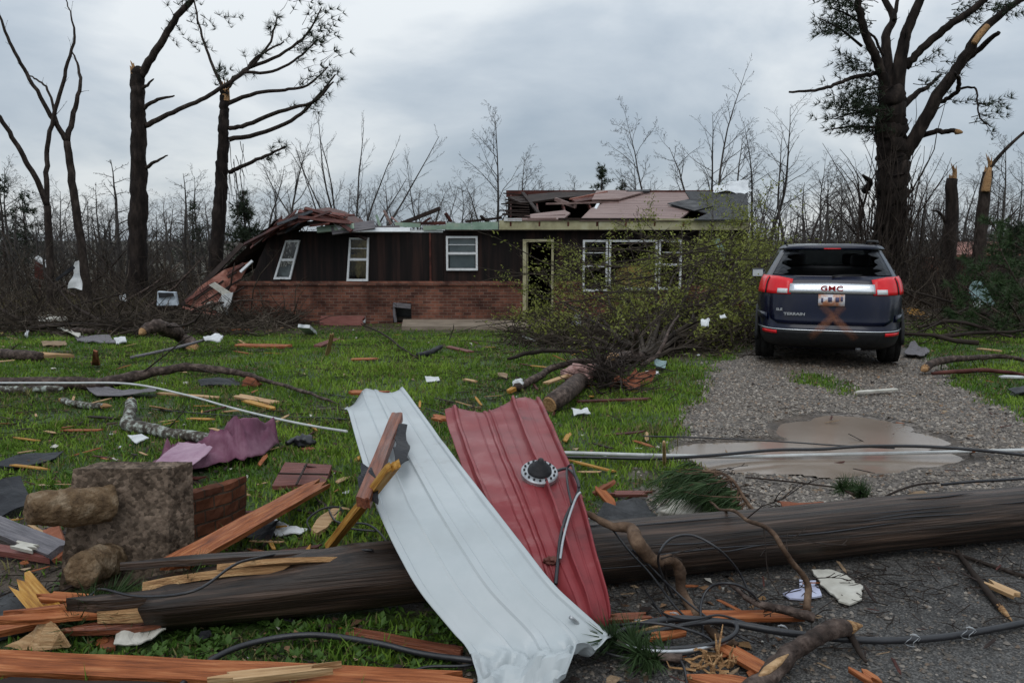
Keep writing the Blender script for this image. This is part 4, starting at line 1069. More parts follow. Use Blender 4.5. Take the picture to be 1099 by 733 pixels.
def put_tree(kind, px, top, D, label, group=GB, rz=None):
    """tree of the kind at pixel column px, distance D, its top reaching pixel row top"""
    x = U(px, 258, D).x; z = gz(x, D) - .1
    o = protos[kind]; h = {'s1': 10.2, 's2': 10.2, 't1': 12.2, 't2': 12.2, 'f': 9, 'b': 8.2, 's3': 9.2}[kind]
    sc = (U(px, top, D).z - z) / h
    rz = rng.uniform(0, 6.28) if rz is None else rz
    if kind not in used:
        used.add(kind); o.location = (x, D, z); o.rotation_euler = (0, 0, rz); o.scale = (sc,) * 3; o['label'] = label
        if group: o['group'] = group
        elif 'group' in o: del o['group']
        return o
    c = copy_thing(o, (x, D, z), rz, sc, label, group)
    if group is None and 'group' in c: del c['group']
    return c
put_tree('f', 372, 118, 30, 'bare fan shaped tree of long upright stems rising behind the left half of the roof', None, 0.1)
put_tree('s2', 322, 145, 36, 'bare twiggy tree behind the second pine and the caved in roof', None)
put_tree('s1', 535, 122, 40, 'bare round headed tree alone above the middle of the house', None)
put_tree('t1', 452, 165, 44, 'thin bare tree above the torn open middle of the roof', None)
put_tree('t2', 768, 52, 38, 'tallest bare tree, rising beyond the right end of the roof', None)
put_tree('s3', 706, 118, 40, 'bare spreading tree above the red roof decking', None)
put_tree('t1', 823, 112, 44, 'bare upright tree between the white ridge scrap and the car', None)
rng = random.Random(31)
LL = 'bare grey tree of the wood line beyond the left yard'
LR = 'bare grey tree of the wood line behind the car and the huge tree'
LM = 'distant bare tree peeping over the house roof'
for px, top, D, k in [(8, 175, 42, 's1'), (24, 195, 50, 's3'), (66, 200, 46, 's2'), (108, 190, 44, 'b'), (125, 165, 38, 'b'), (176, 205, 48, 's3'), (196, 180, 40, 'b'), (212, 185, 46, 's1'), (262, 195, 50, 's2'), (280, 170, 44, 's3'), (298, 190, 52, 's1'), (95, 208, 55, 's1'), (40, 205, 60, 't1'), (150, 210, 56, 't2'), (185, 215, 60, 's2'), (-20, 180, 44, 's2'), (-45, 170, 42, 't1'), (225, 210, 54, 'b'), (250, 205, 48, 's3'),(12, 215, 36, 'b'), (70, 222, 38, 's3'), (118, 218, 40, 's1'), (168, 222, 37, 's2'), (205, 226, 36, 'b')]:
    put_tree(k, px, top, D, LL)
for px, top, D, k in [(415, 190, 50, 's1'), (432, 205, 55, 's3'), (472, 200, 60, 's2'), (500, 195, 55, 's3'), (560, 165, 48, 's1'), (580, 200, 60, 's2'), (606, 195, 55, 's3'), (680, 170, 52, 's1'), (395, 200, 50, 's2'), (345, 185, 48, 't2')]:
    put_tree(k, px, top, D, LM)
for px, top, D, k in [(728, 150, 50, 's2'), (750, 120, 46, 't1'), (790, 140, 46, 's1'), (805, 125, 44, 't2'), (845, 130, 42, 't1'), (862, 175, 46, 's3'), (880, 170, 44, 's1'), (900, 185, 48, 's2'), (920, 165, 42, 't2'), (935, 190, 46, 's3'), (990, 180, 44, 's1'), (1008, 195, 48, 's2'), (1035, 170, 44, 't1'), (1075, 150, 42, 's1'), (1090, 165, 40, 't2'), (1110, 150, 42, 's2'), (1135, 160, 44, 't1'),
                      (815, 200, 56, 's2'), (835, 205, 58, 's1'), (870, 208, 60, 's3'), (910, 205, 58, 's1'), (950, 205, 56, 's2'), (1000, 210, 60, 's1'), (1060, 200, 56, 's3'), (1095, 205, 58, 's1'), (775, 195, 54, 's3'), (850, 215, 36, 'b'), (890, 222, 35, 's3'), (1040, 222, 36, 'b'), (1085, 215, 34, 's2'), (985, 215, 34, 's3')]:
    put_tree(k, px, top, D, LR)
for k in range(38):
    px = rng.uniform(-10, 262); put_tree(rng.choice(['b', 's3', 's1', 's2', 'b']), px, rng.uniform(205, 248) - (10 if px < 60 else 0), rng.uniform(27, 40), LL)
for k in range(42):
    px = rng.uniform(800, 1105); put_tree(rng.choice(['b', 's3', 's1', 's2', 't1']), px, rng.uniform(180, 245), rng.uniform(27, 42), LR)
for k in range(16):
    put_tree(rng.choice(['s3', 's1', 's2']), rng.uniform(330, 790), rng.uniform(178, 215), rng.uniform(42, 60), LM)
# small evergreens
def evergreen(px, top, D, label, group=None, base_frac=.25, seed=0, dens=60, width=.3):
    rng = random.Random(seed); x = U(px, 258, D).x; z = gz(x, D); H = U(px, top, D).z - z
    t = wthing('evergreen_tree', (x, D, z), label, 'tree', group)
    mb = MB(); pts = wander(rng, (x, D, z - .1), (0, 0, 1), H, 8, .02, .05); mb.tube(pts, interp([.02 * H, .012 * H, .003 * H], 9), 7); mb.build('trunk', M['bark'], t, True)
    mb = MB(); nd = MB()
    for k in range(dens):
        f = base_frac + (1 - base_frac) * rng.random(); c = pts[min(8, int(f * 8))].lerp(pts[min(8, int(f * 8) + 1)], f * 8 % 1)
        a = rng.uniform(0, 6.28); L = H * width * (1.08 - f) * rng.uniform(.5, 1.2); q = wander(rng, c, (math.cos(a), math.sin(a), .25), L, 4, .15); mb.tube(q, [.03, .022, .016, .01, .005], 3, False)
        for c2 in q[1:]:
            for _ in range(2): tuft(nd, rng, c2 + Vector((rng.gauss(0, .1), rng.gauss(0, .1), rng.gauss(0, .08))), (q[-1] - q[0]).normalized(), .26, 8, .018)
    mb.build('branch', M['bark'], t); nd.build('crown', M['needles'], t)
evergreen(641, 176, 48, 'small dark evergreen peeping over the roof decking', None, .3, 3, 60, .28)
evergreen(664, 192, 60, 'tiny distant evergreen right of the one over the roof', None, .3, 4, 40, .25)
evergreen(268, 205, 31, 'dark ragged evergreen between the second pine and the house', None, .1, 5, 60, .42)
evergreen(28, 205, 40, 'dark ragged evergreen between the two slender left trees', 'evergreens in the left wood', .15, 6, 38, .38)
evergreen(4, 190, 38, 'dark ragged evergreen cut by the left picture edge', 'evergreens in the left wood', .15, 7, 38, .38)
evergreen(205, 215, 44, 'dark ragged evergreen between the two snapped pines', 'evergreens in the left wood', .2, 8, 38, .32)
evergreen(1092, 240, 26, 'dark evergreen at the right picture edge beyond the driveway', None, .05, 9, 80, .45)

# ---- stuff: brush and far wood ---------------------------------------------
def brush(name, label, N, x0, x1, y0, y1, hmin, hmax, mt, seed, fallen=.35, side=5, rr=(.008, .022), dens=None):
    rng = random.Random(seed); mb = MB(); k = 0; tries = 0
    while k < N and tries < N * 6:
        tries += 1
        x, y = rng.uniform(x0, x1), rng.uniform(y0, y1)
        if dens and rng.random() > dens(x, y): continue
        k += 1; z = gz(x, y)
        h = hmin + (hmax - hmin) * rng.random() ** 1.6
        if rng.random() < fallen: d = (rng.gauss(0, 1), rng.gauss(0, .6), rng.uniform(.05, .5)); h *= 1.3
        else: d = (rng.gauss(0, .5), rng.gauss(0, .4), 1)
        r = rng.uniform(*rr); q = wander(rng, (x, y, z - .05), d, h, 5, .27, -.02)
        mb.tube(q, interp([r, r * .7, r * .25], 6), 4, False)
        sprout(mb, rng, q, r * .6, 2 if rng.random() < .5 else 1, [side, 3], .34, .85, .22, .0, .12, rmin=.005)
    o = mb.build(name, M[mt], label=label, kind='stuff'); return o
brush('brush', 'grey brown thicket of torn scrub and broken limbs beyond the left yard', 1500, -19, -5.5, 19.5, 33, .5, 2.7, 'brush', 3, .5, 7)
brush('brush', 'dark thicket of scrub behind the car and the old tree', 1100, 6.6, 19, 18, 33, .6, 2.9, 'brush', 4, .4, 6, dens=lambda x, y: 0.12 if x > 14.0 and y > 21 else 1)
brush('reeds', 'yellowish dry grass standing in front of the left wood', 900, -16, -9.2, 19.5, 25, .25, .9, 'dry_grass', 12, .05, 2, (.004, .009))
brush('undergrowth', 'dark brush seen low behind the house ends', 1100, -30, 36, 33, 44, .8, 3.2, 'brush', 5, .35, 6, (.012, .03))
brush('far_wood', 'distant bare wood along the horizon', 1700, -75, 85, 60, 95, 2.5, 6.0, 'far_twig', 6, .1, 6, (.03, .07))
brush('undergrowth', 'upright tangle of vines and saplings round the old tree', 300, 8.0, 13.0, 19.3, 22.2, 1.0, 3.4, 'twig', 7, .12, 6, (.008, .02))
# low dead ground tangle
def ground_tangle(name, label, N, x0, x1, y0, y1, mt, seed, dens=None, L=(.2, .8), r=.006, zmax=.35):
    rng = random.Random(seed); mb = MB(); k = 0
    while k < N:
        x, y = rng.uniform(x0, x1), rng.uniform(y0, y1)
        if dens and rng.random() > dens(x, y): k += .02; continue
        k += 1; z = gz(x, y) + .005 + rng.random() ** 2 * zmax
        q = wander(rng, (x, y, z), (rng.gauss(0, 1), rng.gauss(0, 1), rng.gauss(.1, .25) * min(1, zmax * 4)), rng.uniform(*L), 3, .25 if zmax > .1 else .18)
        if zmax < .1:
            for c in q: c.z = gz(c.x, c.y) + .008 + rng.random() * zmax
        mb.tube(q, [r, r * .9, r * .7, r * .4], 3, False)
    return mb.build(name, M[mt], label=label, kind='stuff')
ground_tangle('undergrowth', 'low mat of twigs and dead leaves at the foot of the left thicket', 5200, -16, -5.2, 15.8, 23, 'brush', 8, lambda x, y: float(sstep(15.5, 18.5, y + .12 * (x + 9))), (.25, 1.2), .012)
ground_tangle('undergrowth', 'low mat of twigs under the fallen crown', 2600, -.2, 6.2, 11.4, 18.5, 'brush', 9, lambda x, y: float(np.clip(1.2 - ((x - 2.6) / 3.2) ** 2 - ((y - 14.6) / 3.2) ** 2, 0, 1)), (.2, .9), .008)
ground_tangle('undergrowth', 'low mat of twigs and leaves on the bank right of the car', 2600, 6.5, 15, 12.5, 22, 'brush', 10, lambda x, y: float(sstep(12.0, 15, y)), (.25, 1.0), .01)

# ---- fallen leafy tree before the house ---------------------------------------
rng = random.Random(17)
ftb = G(598, 434)
ft = wthing('fallen_tree', tuple(ftb), 'uprooted tree lying before the front windows, its fine leafy crown towards the house', 'fallen tree')
mb = MB()
fork = U(688, 384, 10.9)
tp = [G(590, 434, .10), G(608, 421, .15), U(632, 401, 9.6), U(655, 388, 10.2), U(676, 383.5, 10.7), fork]
C = catmull(tp, 6); mb.tube(C, interp([.088, .095, .10, .10, .09, .08], len(C)), 12)
mb.build('trunk', M['limb_bark'], ft, True)
mb = MB(); mb.tube([C[0] + (C[0] - C[1]).normalized() * .012, C[0]], [.074, .08], 12); mb.build('cut_end', M['split_wood'], ft)
mb = MB(); q = catmull([U(650, 392, 10.0) + Vector((0, -.1, .08)), U(655, 388.5, 10.15) + Vector((0, -.1, .08)), U(662, 386, 10.3) + Vector((0, -.1, .07))], 4); mb.tube(q, interp([.02, .055, .02], len(q)), 8); mb.build('torn_bark', M['split_wood'], ft, True)
br = MB(); lf = MB(); leaves_at = []
limbs = [[(690, 384, 10.9), (662, 358, 13), (618, 328, 15.8), (575, 312, 18.6)], [(688, 380, 11), (668, 345, 13.5), (640, 300, 16.5), (618, 262, 18.8)], [(690, 380, 11), (706, 340, 13.5), (700, 286, 16.5), (684, 240, 18.9)], [(692, 380, 11), (738, 348, 13), (770, 296, 15.5), (788, 240, 17.8)],
         [(692, 384, 11), (740, 368, 12.6), (788, 346, 14.4), (812, 318, 15.8)], [(690, 386, 11), (640, 366, 12.8), (598, 352, 15), (562, 344, 17.5)], [(694, 386, 11), (740, 382, 12), (785, 378, 13), (815, 370, 14)], [(690, 382, 11), (726, 338, 13.8), (742, 288, 16.4), (752, 246, 18.4)], [(690, 382, 11), (680, 340, 14), (664, 315, 16.5), (650, 285, 19)],
         [(688, 386, 11), (640, 374, 12), (604, 368, 13.4), (580, 366, 15)], [(700, 376, 11.4), (766, 330, 14), (796, 296, 16), (806, 262, 17.5)], [(690, 384, 11), (700, 362, 13), (690, 345, 15.5), (640, 338, 18.5)], [(692, 384, 11), (750, 360, 13.6), (778, 338, 15.6), (772, 310, 18)],
         [(700, 378, 11.3), (760, 340, 13.6), (800, 286, 15.6), (822, 246, 17)], [(692, 384, 11), (716, 352, 13.2), (742, 318, 15.5), (770, 268, 17.6)], [(694, 382, 11), (730, 330, 14), (756, 276, 16.5), (768, 226, 18.2)], [(696, 382, 11), (756, 336, 13.8), (792, 280, 15.8), (808, 234, 17)], [(692, 382, 11), (716, 326, 14), (728, 280, 16.6), (734, 246, 18.4)], [(690, 384, 11), (650, 352, 13), (604, 326, 16), (588, 300, 18.6)]]
for pts in limbs:
    P = [U(*p) for p in pts]
    for p in P[1:]:
        g = gz(p.x, p.y) + .12
        if p.z < g: p.z = g
        if p.x < hx(800) + .3 and p.y > HY - .5: p.y = HY - .5
    q = catmull(P, 5); [c.__iadd__(Vector((rng.gauss(0, .03), rng.gauss(0, .03), rng.gauss(0, .03)))) for c in q[1:]]
    br.tube(q, interp([.036, .026, .016, .006], len(q)), 6, False)
    ends = []
    sprout(br, rng, q, .03, 3, [14, 8, 4], .27, .66, .12, -.005, .12, ends, .0045, 4, .55)
    leaves_at += ends
for k in range(190):   # long thin shoots lying sideways through the crown
    P0 = U(rng.uniform(585, 815), rng.uniform(262, 388), rng.uniform(12.2, 18.2))
    if P0.z < gz(P0.x, P0.y) + .1 or P0.z > .1 + 2.4 * (P0.x + 1.0) / 4: continue
    q = wander(rng, P0, (rng.choice((-1, 1, 1)), rng.gauss(0, .3), rng.gauss(.04, .2)), rng.uniform(.8, 2.4), 6, .09)
    br.tube(q, interp([.010, .008, .004], 7), 4, False); e2 = []
    sprout(br, rng, q, .008, 1, [9], .2, .6, .1, .0, .1, e2, .004, 3, .4); leaves_at += e2
br.build('branch', M['fallen_twig'], ft)
V = []; F = []
for p, d, lv in leaves_at:
    if p.z < gz(p.x, p.y) - .02 or p.y > HY - .06 and p.x < hx(800): continue
    hh = p.z - gz(p.x, p.y)
    if mnoise.noise(p * 1.6) < -.12 or rng.random() < .25: continue
    for _ in range(rng.randint(2, 7) if hh > .3 else rng.choice((0, 1, 3))):
        c = p - d * rng.uniform(0, .3) + Vector((rng.gauss(0, .05), rng.gauss(0, .05), rng.gauss(0, .05)))
        a = perp(rng, d); b = (d + perp(rng, d) * .6).normalized(); s = rng.uniform(.018, .038); w = s * rng.uniform(.35, .6)
        o = len(V); V += [c, c + b * s + a * w, c + b * s * 2.1, c + b * s - a * w]; F.append((o, o + 1, o + 2, o + 3))
lf.add(V, F); lf.build('leaves', M['leaf'], ft)

# ================================================================== CAR
M['car_paint'] = mat('car_paint', [(0.0015, 0.003, 0.014), (0.002, 0.004, 0.02)], 3, 0.25, coat=0.2, rvar=0.08, spec=0.25)
M['tail_red'] = mat('tail_red', [(0.6, 0.010, 0.016), (0.72, 0.018, 0.025)], 9, 0.25, coat=0.1, spec=0.3)
M['chrome'] = mat('chrome', [(0.62, 0.64, 0.66), (0.7, 0.72, 0.74)], 5, 0.22, metal=0.75)
M['trim_black'] = mat('trim_black', [(0.012, 0.012, 0.013), (0.022, 0.022, 0.023)], 20, 0.55)
M['tyre'] = mat('tyre', [(0.008, 0.008, 0.008), (0.02, 0.019, 0.018)], 14, 0.8, 0.4, 40)
M['rim'] = mat('rim', [(0.2, 0.2, 0.21), (0.3, 0.3, 0.31)], 10, 0.4, metal=0.8)
M['seat'] = mat('seat', [(0.01, 0.01, 0.011), (0.02, 0.02, 0.021)], 10, 0.8)
M['lens_clear'] = mat('lens_clear', [(0.5, 0.52, 0.53), (0.68, 0.7, 0.7)], 20, 0.2)
M['plate'] = mat('plate', [(0.42, 0.17, 0.09), (0.5, 0.36, 0.30), (0.55, 0.54, 0.57)], 9, 0.45, lo=.4, hi=.56)
M['plate_ink'] = mat('plate_ink', [(0.06, 0.06, 0.12), (0.09, 0.09, 0.16)], 10, 0.5)
M['red_badge'] = mat('red_badge', [(0.3, 0.012, 0.015), (0.34, 0.02, 0.02)], 10, 0.3)
def spray_mat():
    m = bpy.data.materials.new('orange_spray'); m.use_nodes = True
    t = m.node_tree; b = t.nodes['Principled BSDF']; b.inputs['Base Color'].default_value = (0.34, 0.12, 0.045, 1); b.inputs['Roughness'].default_value = 0.6
    tcn = t.nodes.new('ShaderNodeTexCoord'); n = t.nodes.new('ShaderNodeTexNoise'); n.inputs['Scale'].default_value = 26; n.inputs['Detail'].default_value = 6
    t.links.new(tcn.outputs['Object'], n.inputs['Vector'])
    at = t.nodes.new('ShaderNodeAttribute'); at.attribute_name = 'cover'
    mr = t.nodes.new('ShaderNodeMath'); mr.operation = 'MULTIPLY'; t.links.new(n.outputs['Fac'], mr.inputs[0]); t.links.new(at.outputs['Fac'], mr.inputs[1]); mr.use_clamp = True
    t.links.new(mr.outputs[0], b.inputs['Alpha']); return m
M['spray'] = spray_mat()
YAW = R(18.5)
CG = G(889, 394.5); CG = Vector((CG.x, 10.05, 0)); CG.x = U(889, 394, 10.05).x
SUV_H = .945
fwd = Vector((math.sin(YAW), math.cos(YAW), 0))
cc = CG + fwd * 2.33
gzc = gz(CG.x, CG.y) + 0.01
car = empty('car', (cc.x, cc.y, gzc), 'dark blue SUV with its rear window broken out, parked on the gravel driveway', 'car', None, -YAW)
car.scale = (1, 1, SUV_H)
LV = [(.24, .76, -2.08, 2.1), (.30, .85, -2.2, 2.2), (.36, .885, -2.29, 2.26), (.44, .90, -2.33, 2.3), (.52, .91, -2.35, 2.32), (.545, .91, -2.345, 2.32), (.62, .915, -2.31, 2.32), (.70, .922, -2.29, 2.3), (.82, .928, -2.275, 2.28), (.95, .925, -2.25, 2.22), (1.08, .91, -2.215, 2.05), (1.17, .89, -2.18, 1.6), (1.21, .868, -2.155, 1.25), (1.25, .845, -2.13, 1.15),
      (1.34, .80, -2.07, 1.0), (1.45, .74, -1.99, .78), (1.55, .685, -1.91, .55), (1.605, .648, -1.875, .4), (1.635, .61, -1.87, .3), (1.66, .55, -1.82, .1), (1.675, .42, -1.7, -.1), (1.68, .2, -1.3, -.4)]
LZ = np.array([l[0] for l in LV])
NE = 5.0
def lvl(z): return [float(np.interp(z, LZ, [l[k] for l in LV])) for k in (1, 2, 3)]
YM = -0.3
def S(phi, z, off=0.0):
    a, yr, yf = lvl(z)
    s, c = math.sin(phi), math.cos(phi)
    x = a * math.copysign(abs(s) ** (2 / NE), s)
    y = YM - (YM - yr) * abs(c) ** (2 / NE) if c > 0 else YM + (yf - YM) * abs(c) ** (2 / NE)
    if off:
        nx = math.copysign(abs(x / a) ** (NE - 1), x) / a; b = (YM - yr) if c > 0 else (yf - YM)
        ny = -math.copysign(abs((y - YM) / b) ** (NE - 1), c) / b
        n = Vector((nx, ny, 0)).normalized(); return Vector((x, y, z)) + n * off
    return Vector((x, y, z))
def phx(t): return math.copysign(math.asin(min(1, abs(t)) ** (NE / 2)), t)    # phi of x/a = t (rear half)
def phy(t): return math.acos(min(1, abs(t)) ** (NE / 2))                        # phi of depth t on the right side
xl = [0, .12, .24, .36, .48, .58, .66, .74, .8, .86, .91, .95, .975, .99]
yl = [.86, .8, .74, .68, .62, .55, .5, .42, .34, .26, .18, .1, .05, 0.0]
q1 = sorted(set([phx(t) for t in xl] + [phy(t) for t in yl]))
half = q1 + [math.pi - p for p in q1[:-1][::-1]]
phis = half + [-p for p in half[1:-1][::-1]]
zls = sorted(set(list(np.round(np.arange(.24, 1.21, .045), 3)) + [.545, 1.21, 1.25, 1.29, 1.34, 1.4, 1.45, 1.5, 1.55, 1.605, 1.635, 1.66, 1.675, 1.68]))
nph = len(phis)
bodyf, shieldf, sidef = [], [], []
pts = [S(p, z) for z in zls for p in phis]
for i in range(len(zls) - 1):
    zc_ = (zls[i] + zls[i + 1]) / 2
    for j in range(nph):
        j2 = (j + 1) % nph
        f = (i * nph + j, i * nph + j2, (i + 1) * nph + j2, (i + 1) * nph + j)
        c = (pts[f[0]] + pts[f[1]] + pts[f[2]] + pts[f[3]]) / 4
        pm = (phis[j] + (phis[j2] if j2 else math.pi * 2 * 0 + phis[0])) / 2 if j2 else (phis[j] + 0) / 2
        a, yr, yf = lvl(zc_)
        if zc_ < .82 and abs(c.x) > .55 and min(math.hypot(c.y + 1.38, c.z - .36), math.hypot(c.y - 1.36, c.z - .36)) < .40: continue
        if 1.25 < zc_ < 1.6:
            xr = abs(c.x) / a; rear = c.y < YM
            yr_ = (YM - c.y) / (YM - yr) if rear else (c.y - YM) / (yf - YM)
            if rear and yr_ > .9 and xr < .86 and abs(pm) < phx(.86): continue
            if (not rear) and yr_ > .9 and xr < .86: shieldf.append(f); continue
            if xr > .95 and zc_ < 1.555 and (rear and (.62 < yr_ < .8 or .05 < yr_ < .55) or (not rear) and .05 < yr_ < .62): sidef.append(f); continue
        bodyf.append(f)
def fpart(name, faces, m, parent=car, smooth=True):
    used_, inv = np.unique(np.array(faces), return_inverse=True)
    me = np_mesh(name, [tuple(pts[u]) for u in used_], inv.reshape(-1, 4), M[m], smooth)
    return link(bpy.data.objects.new(name, me), parent)
bd = fpart('body', bodyf, 'car_paint')
fpart('windscreen', shieldf, 'clear_glass'); [fpart('side_window', [f for f in sidef if (pts[f[0]].x > 0) == s_], 'car_glass') for s_ in (True, False)]
def simple_patch(name, prs, m, off, parent=car, thick=.012):
    """prs: rows of (x/a, z)"""
    mb = MB(); mb.grid([[S(phx(t), z, off) for t, z in row] for row in prs]); o = mb.build(name, M[m], parent, True)
    md = o.modifiers.new('thickness', 'SOLIDIFY'); md.thickness = thick; md.offset = 0
    return o
def rowsgrid(t0, t1, z0, z1, n=12, k=4, fz0=None, fz1=None):
    return [[(t0 + (t1 - t0) * i / n, (fz0(i / n) if fz0 else z0) + ((fz1(i / n) if fz1 else z1) - (fz0(i / n) if fz0 else z0)) * j / k) for i in range(n + 1)] for j in range(k + 1)]
tg = simple_patch('tailgate', [[(s * (.80 - (.10 * (1 - min(1, (z - .6) / .08)) ** 2)), z) for s in np.linspace(-1, 1, 21)] for z in np.linspace(.6, 1.235, 12)], 'car_paint', .006)
simple_patch('bumper', [[(s * .995, z) for s in np.linspace(-1, 1, 25)] for z in np.linspace(.27, .515, 7)], 'trim_black', .012)
simple_patch('bumper_strip', rowsgrid(-.96, .96, .52, .532, 24, 1), 'chrome', .016)['label'] = 'thin grey bumper step line'
for sg in (-1, 1):
    def wrap(name, t0, z0, z1, m, off, dep, fin=None):
        ps = [phx(t) for t in np.linspace(t0, .97, 7)]; pe = phy(dep); ps += list(np.linspace(ps[-1], pe, 7))[1:]
        rows = [[S(sg * p, (z0 + (z1 - (0 if i > 3 else (3 - i) * .012) - z0) * j / 5), off) for i, p in enumerate(ps)] for j in range(6)]
        mb = MB(); mb.grid(rows); o = mb.build(name, M[m], car, True); md = o.modifiers.new('thickness', 'SOLIDIFY'); md.thickness = .02; md.offset = 0; return o
    tl = wrap('tail_light', .53, 1.0, 1.235, 'tail_red', .016, .87)
    simple_patch('reversing_lens', rowsgrid(sg * .575, sg * .70, 1.012, 1.075, 4, 2), 'lens_clear', .032, tl)
    simple_patch('light_seam', rowsgrid(sg * .845, sg * .853, 1.002, 1.222, 1, 4), 'trim_black', .030, tl)
    simple_patch('reflector', rowsgrid(sg * .70, sg * .885, .462, .505, 5, 2), 'tail_red', .02)
    simple_patch('bumper_corner', rowsgrid(sg * .83, sg * .99, .64, .73, 6, 2), 'car_paint', .012)
    mb = MB(); mb.box((sg * .97, .62, 1.17), (.2, .1, .15)); mr_ = mb.build('mirror', M['car_paint'], car); bv = mr_.modifiers.new('round', 'BEVEL'); bv.width = .03; bv.segments = 3
    mb = MB(); mb.box((sg * .975, .565, 1.17), (.16, .012, .11)); mb.build('mirror_glass', M['lens_clear'], mr_)
    mb = MB(); mb.tube([(sg * .57, -1.6, 1.69), (sg * .575, -1.5, 1.715), (sg * .58, -.2, 1.715), (sg * .575, 0, 1.67)], .016, 6); mb.build('roof_rail', M['trim_black'], car, True)
simple_patch('tailgate_trim', rowsgrid(-.555, .555, 1.02, 1.15, 16, 3, lambda f: 1.02, lambda f: 1.155 - .012 * abs(f * 2 - 1)), 'chrome', .026)
def lettering(txt, size, m, t, z, off, name='badge_lettering', shx=1.0, ext=.004):
    cu = bpy.data.curves.new(name, 'FONT'); cu.body = txt; cu.size = size; cu.extrude = ext; cu.align_x = 'CENTER'; cu.align_y = 'CENTER'; cu.resolution_u = 3
    if shx != 1.0: cu.offset = 0.002
    tmp = bpy.data.objects.new(name, cu); COL.objects.link(tmp); bpy.context.view_layer.update()
    me = bpy.data.meshes.new_from_object(tmp.evaluated_get(bpy.context.evaluated_depsgraph_get())); bpy.data.objects.remove(tmp)
    me.materials.clear(); me.materials.append(M[m])
    o = link(bpy.data.objects.new(name, me), car); p = S(phx(t), z, off); o.location = p; o.rotation_euler = (R(90), 0, 0); o.scale = (shx, 1, 1); return o
lettering('GMC', .098, 'red_badge', 0, 1.085, .045, shx=1.25, ext=.004)
lettering('TERRAIN', .05, 'chrome', -.47, .735, .03, shx=1.3)
lettering('SLE', .045, 'chrome', -.66, .79, .03, shx=1.2)
lp = simple_patch('licence_plate', rowsgrid(-.17, .17, .855, 1.005, 4, 2), 'plate', .03)
for t, z, w in ((-.12, .93, .025), (-.02, .94, .05), (.075, .94, .05), (.13, .95, .03)):
    simple_patch('plate_mark', rowsgrid(t - w / 2, t + w / 2, z - .03, z + .03, 1, 1), 'plate_ink', .042, lp, .004)
# orange sprayed cross over plate and tailgate
def cross(t0, z0, t1, z1, w):
    n, k = 16, 4; V = []; cov = []
    for i in range(n + 1):
        f = i / n
        for j in range(k + 1):
            g = j / k - .5; dx_, dz_ = (t1 - t0) * .92, (z1 - z0); L = math.hypot(dx_, dz_)
            t = t0 + (t1 - t0) * f + g * w * (-dz_ / L) / .92; z = z0 + (z1 - z0) * f + g * w * dx_ / L
            V.append(S(phx(t), z, .05)); cov.append(.55 * (1 - (2 * abs(g)) ** 2) * math.sin(math.pi * min(1, max(0, .06 + .9 * f))) ** .5)
    me = np_mesh('spray_mark', V, [(i * (k + 1) + j, (i + 1) * (k + 1) + j, (i + 1) * (k + 1) + j + 1, i * (k + 1) + j + 1) for i in range(n) for j in range(k)], M['spray'], True)
    a = me.attributes.new('cover', 'FLOAT', 'POINT'); a.data.foreach_set('value', np.array(cov, np.float32))
    link(bpy.data.objects.new('spray_mark', me), car)
cross(-.12, .86, .34, .42, .12); cross(.16, .86, -.27, .42, .12)
# wiper, spoiler lip, brake strip, exhaust shadowed floor
mb = MB(); mb.tube([S(phx(0), 1.245, .03), S(phx(.16), 1.265, .03), S(phx(.42), 1.268, .03)], [.012, .008, .005], 6); mb.build('rear_wiper', M['trim_black'], car)
sp_ = simple_patch('spoiler', [[(s * .93, z) for s in np.linspace(-1, 1, 15)] for z in (1.6, 1.63, 1.652)], 'car_paint', .05, car, .03)
simple_patch('brake_light', rowsgrid(-.16, .16, 1.607, 1.62, 4, 1), 'tail_red', .07)
# jagged glass left in the rear window frame
rng = random.Random(3)
for sg in (-1, 1):
    zsx = np.linspace(1.262, 1.598, 13); inner = [.86 - (.06 + rng.uniform(0, .26)) * (1.1 if i < 4 or i > 9 else .7) for i in range(13)]
    mb = MB(); mb.grid([[S(phx(sg * t), z, -.004) for t in np.linspace(.859, inner[i], 4)] for i, z in enumerate(zsx)]); mb.build('broken_glass', M['tint_glass'], car, False)
# cabin
mb = MB(); mb.box((0, -.1, .82), (1.5, 3.6, .05)); mb.build('cabin_floor', M['seat'], car)
mb = MB(); mb.box((0, 0, .5), (1.15, 4.0, .42)); mb.build('underbody', M['trim_black'], car)
def seat(x, y, w):
    mb = MB(); mb.box((x, y, 1.07), (w, .16, .55)); o = mb.build('seat', M['seat'], car); b_ = o.modifiers.new('round', 'BEVEL'); b_.width = .06; b_.segments = 3; return o
def headrest(x, y):
    mb = MB(); mb.box((x, y, 1.43), (.25, .1, .17)); o = mb.build('headrest', M['seat'], car); b_ = o.modifiers.new('round', 'BEVEL'); b_.width = .045; b_.segments = 3
seat(0, -1.0, 1.3); seat(-.38, .15, .5); seat(.38, .15, .5)
for x in (-.42, .42): headrest(x, -1.0); headrest(x * .92, .15)
mb = MB(); mb.box((0, .95, 1.1), (1.4, .4, .2)); mb.build('dashboard', M['seat'], car)
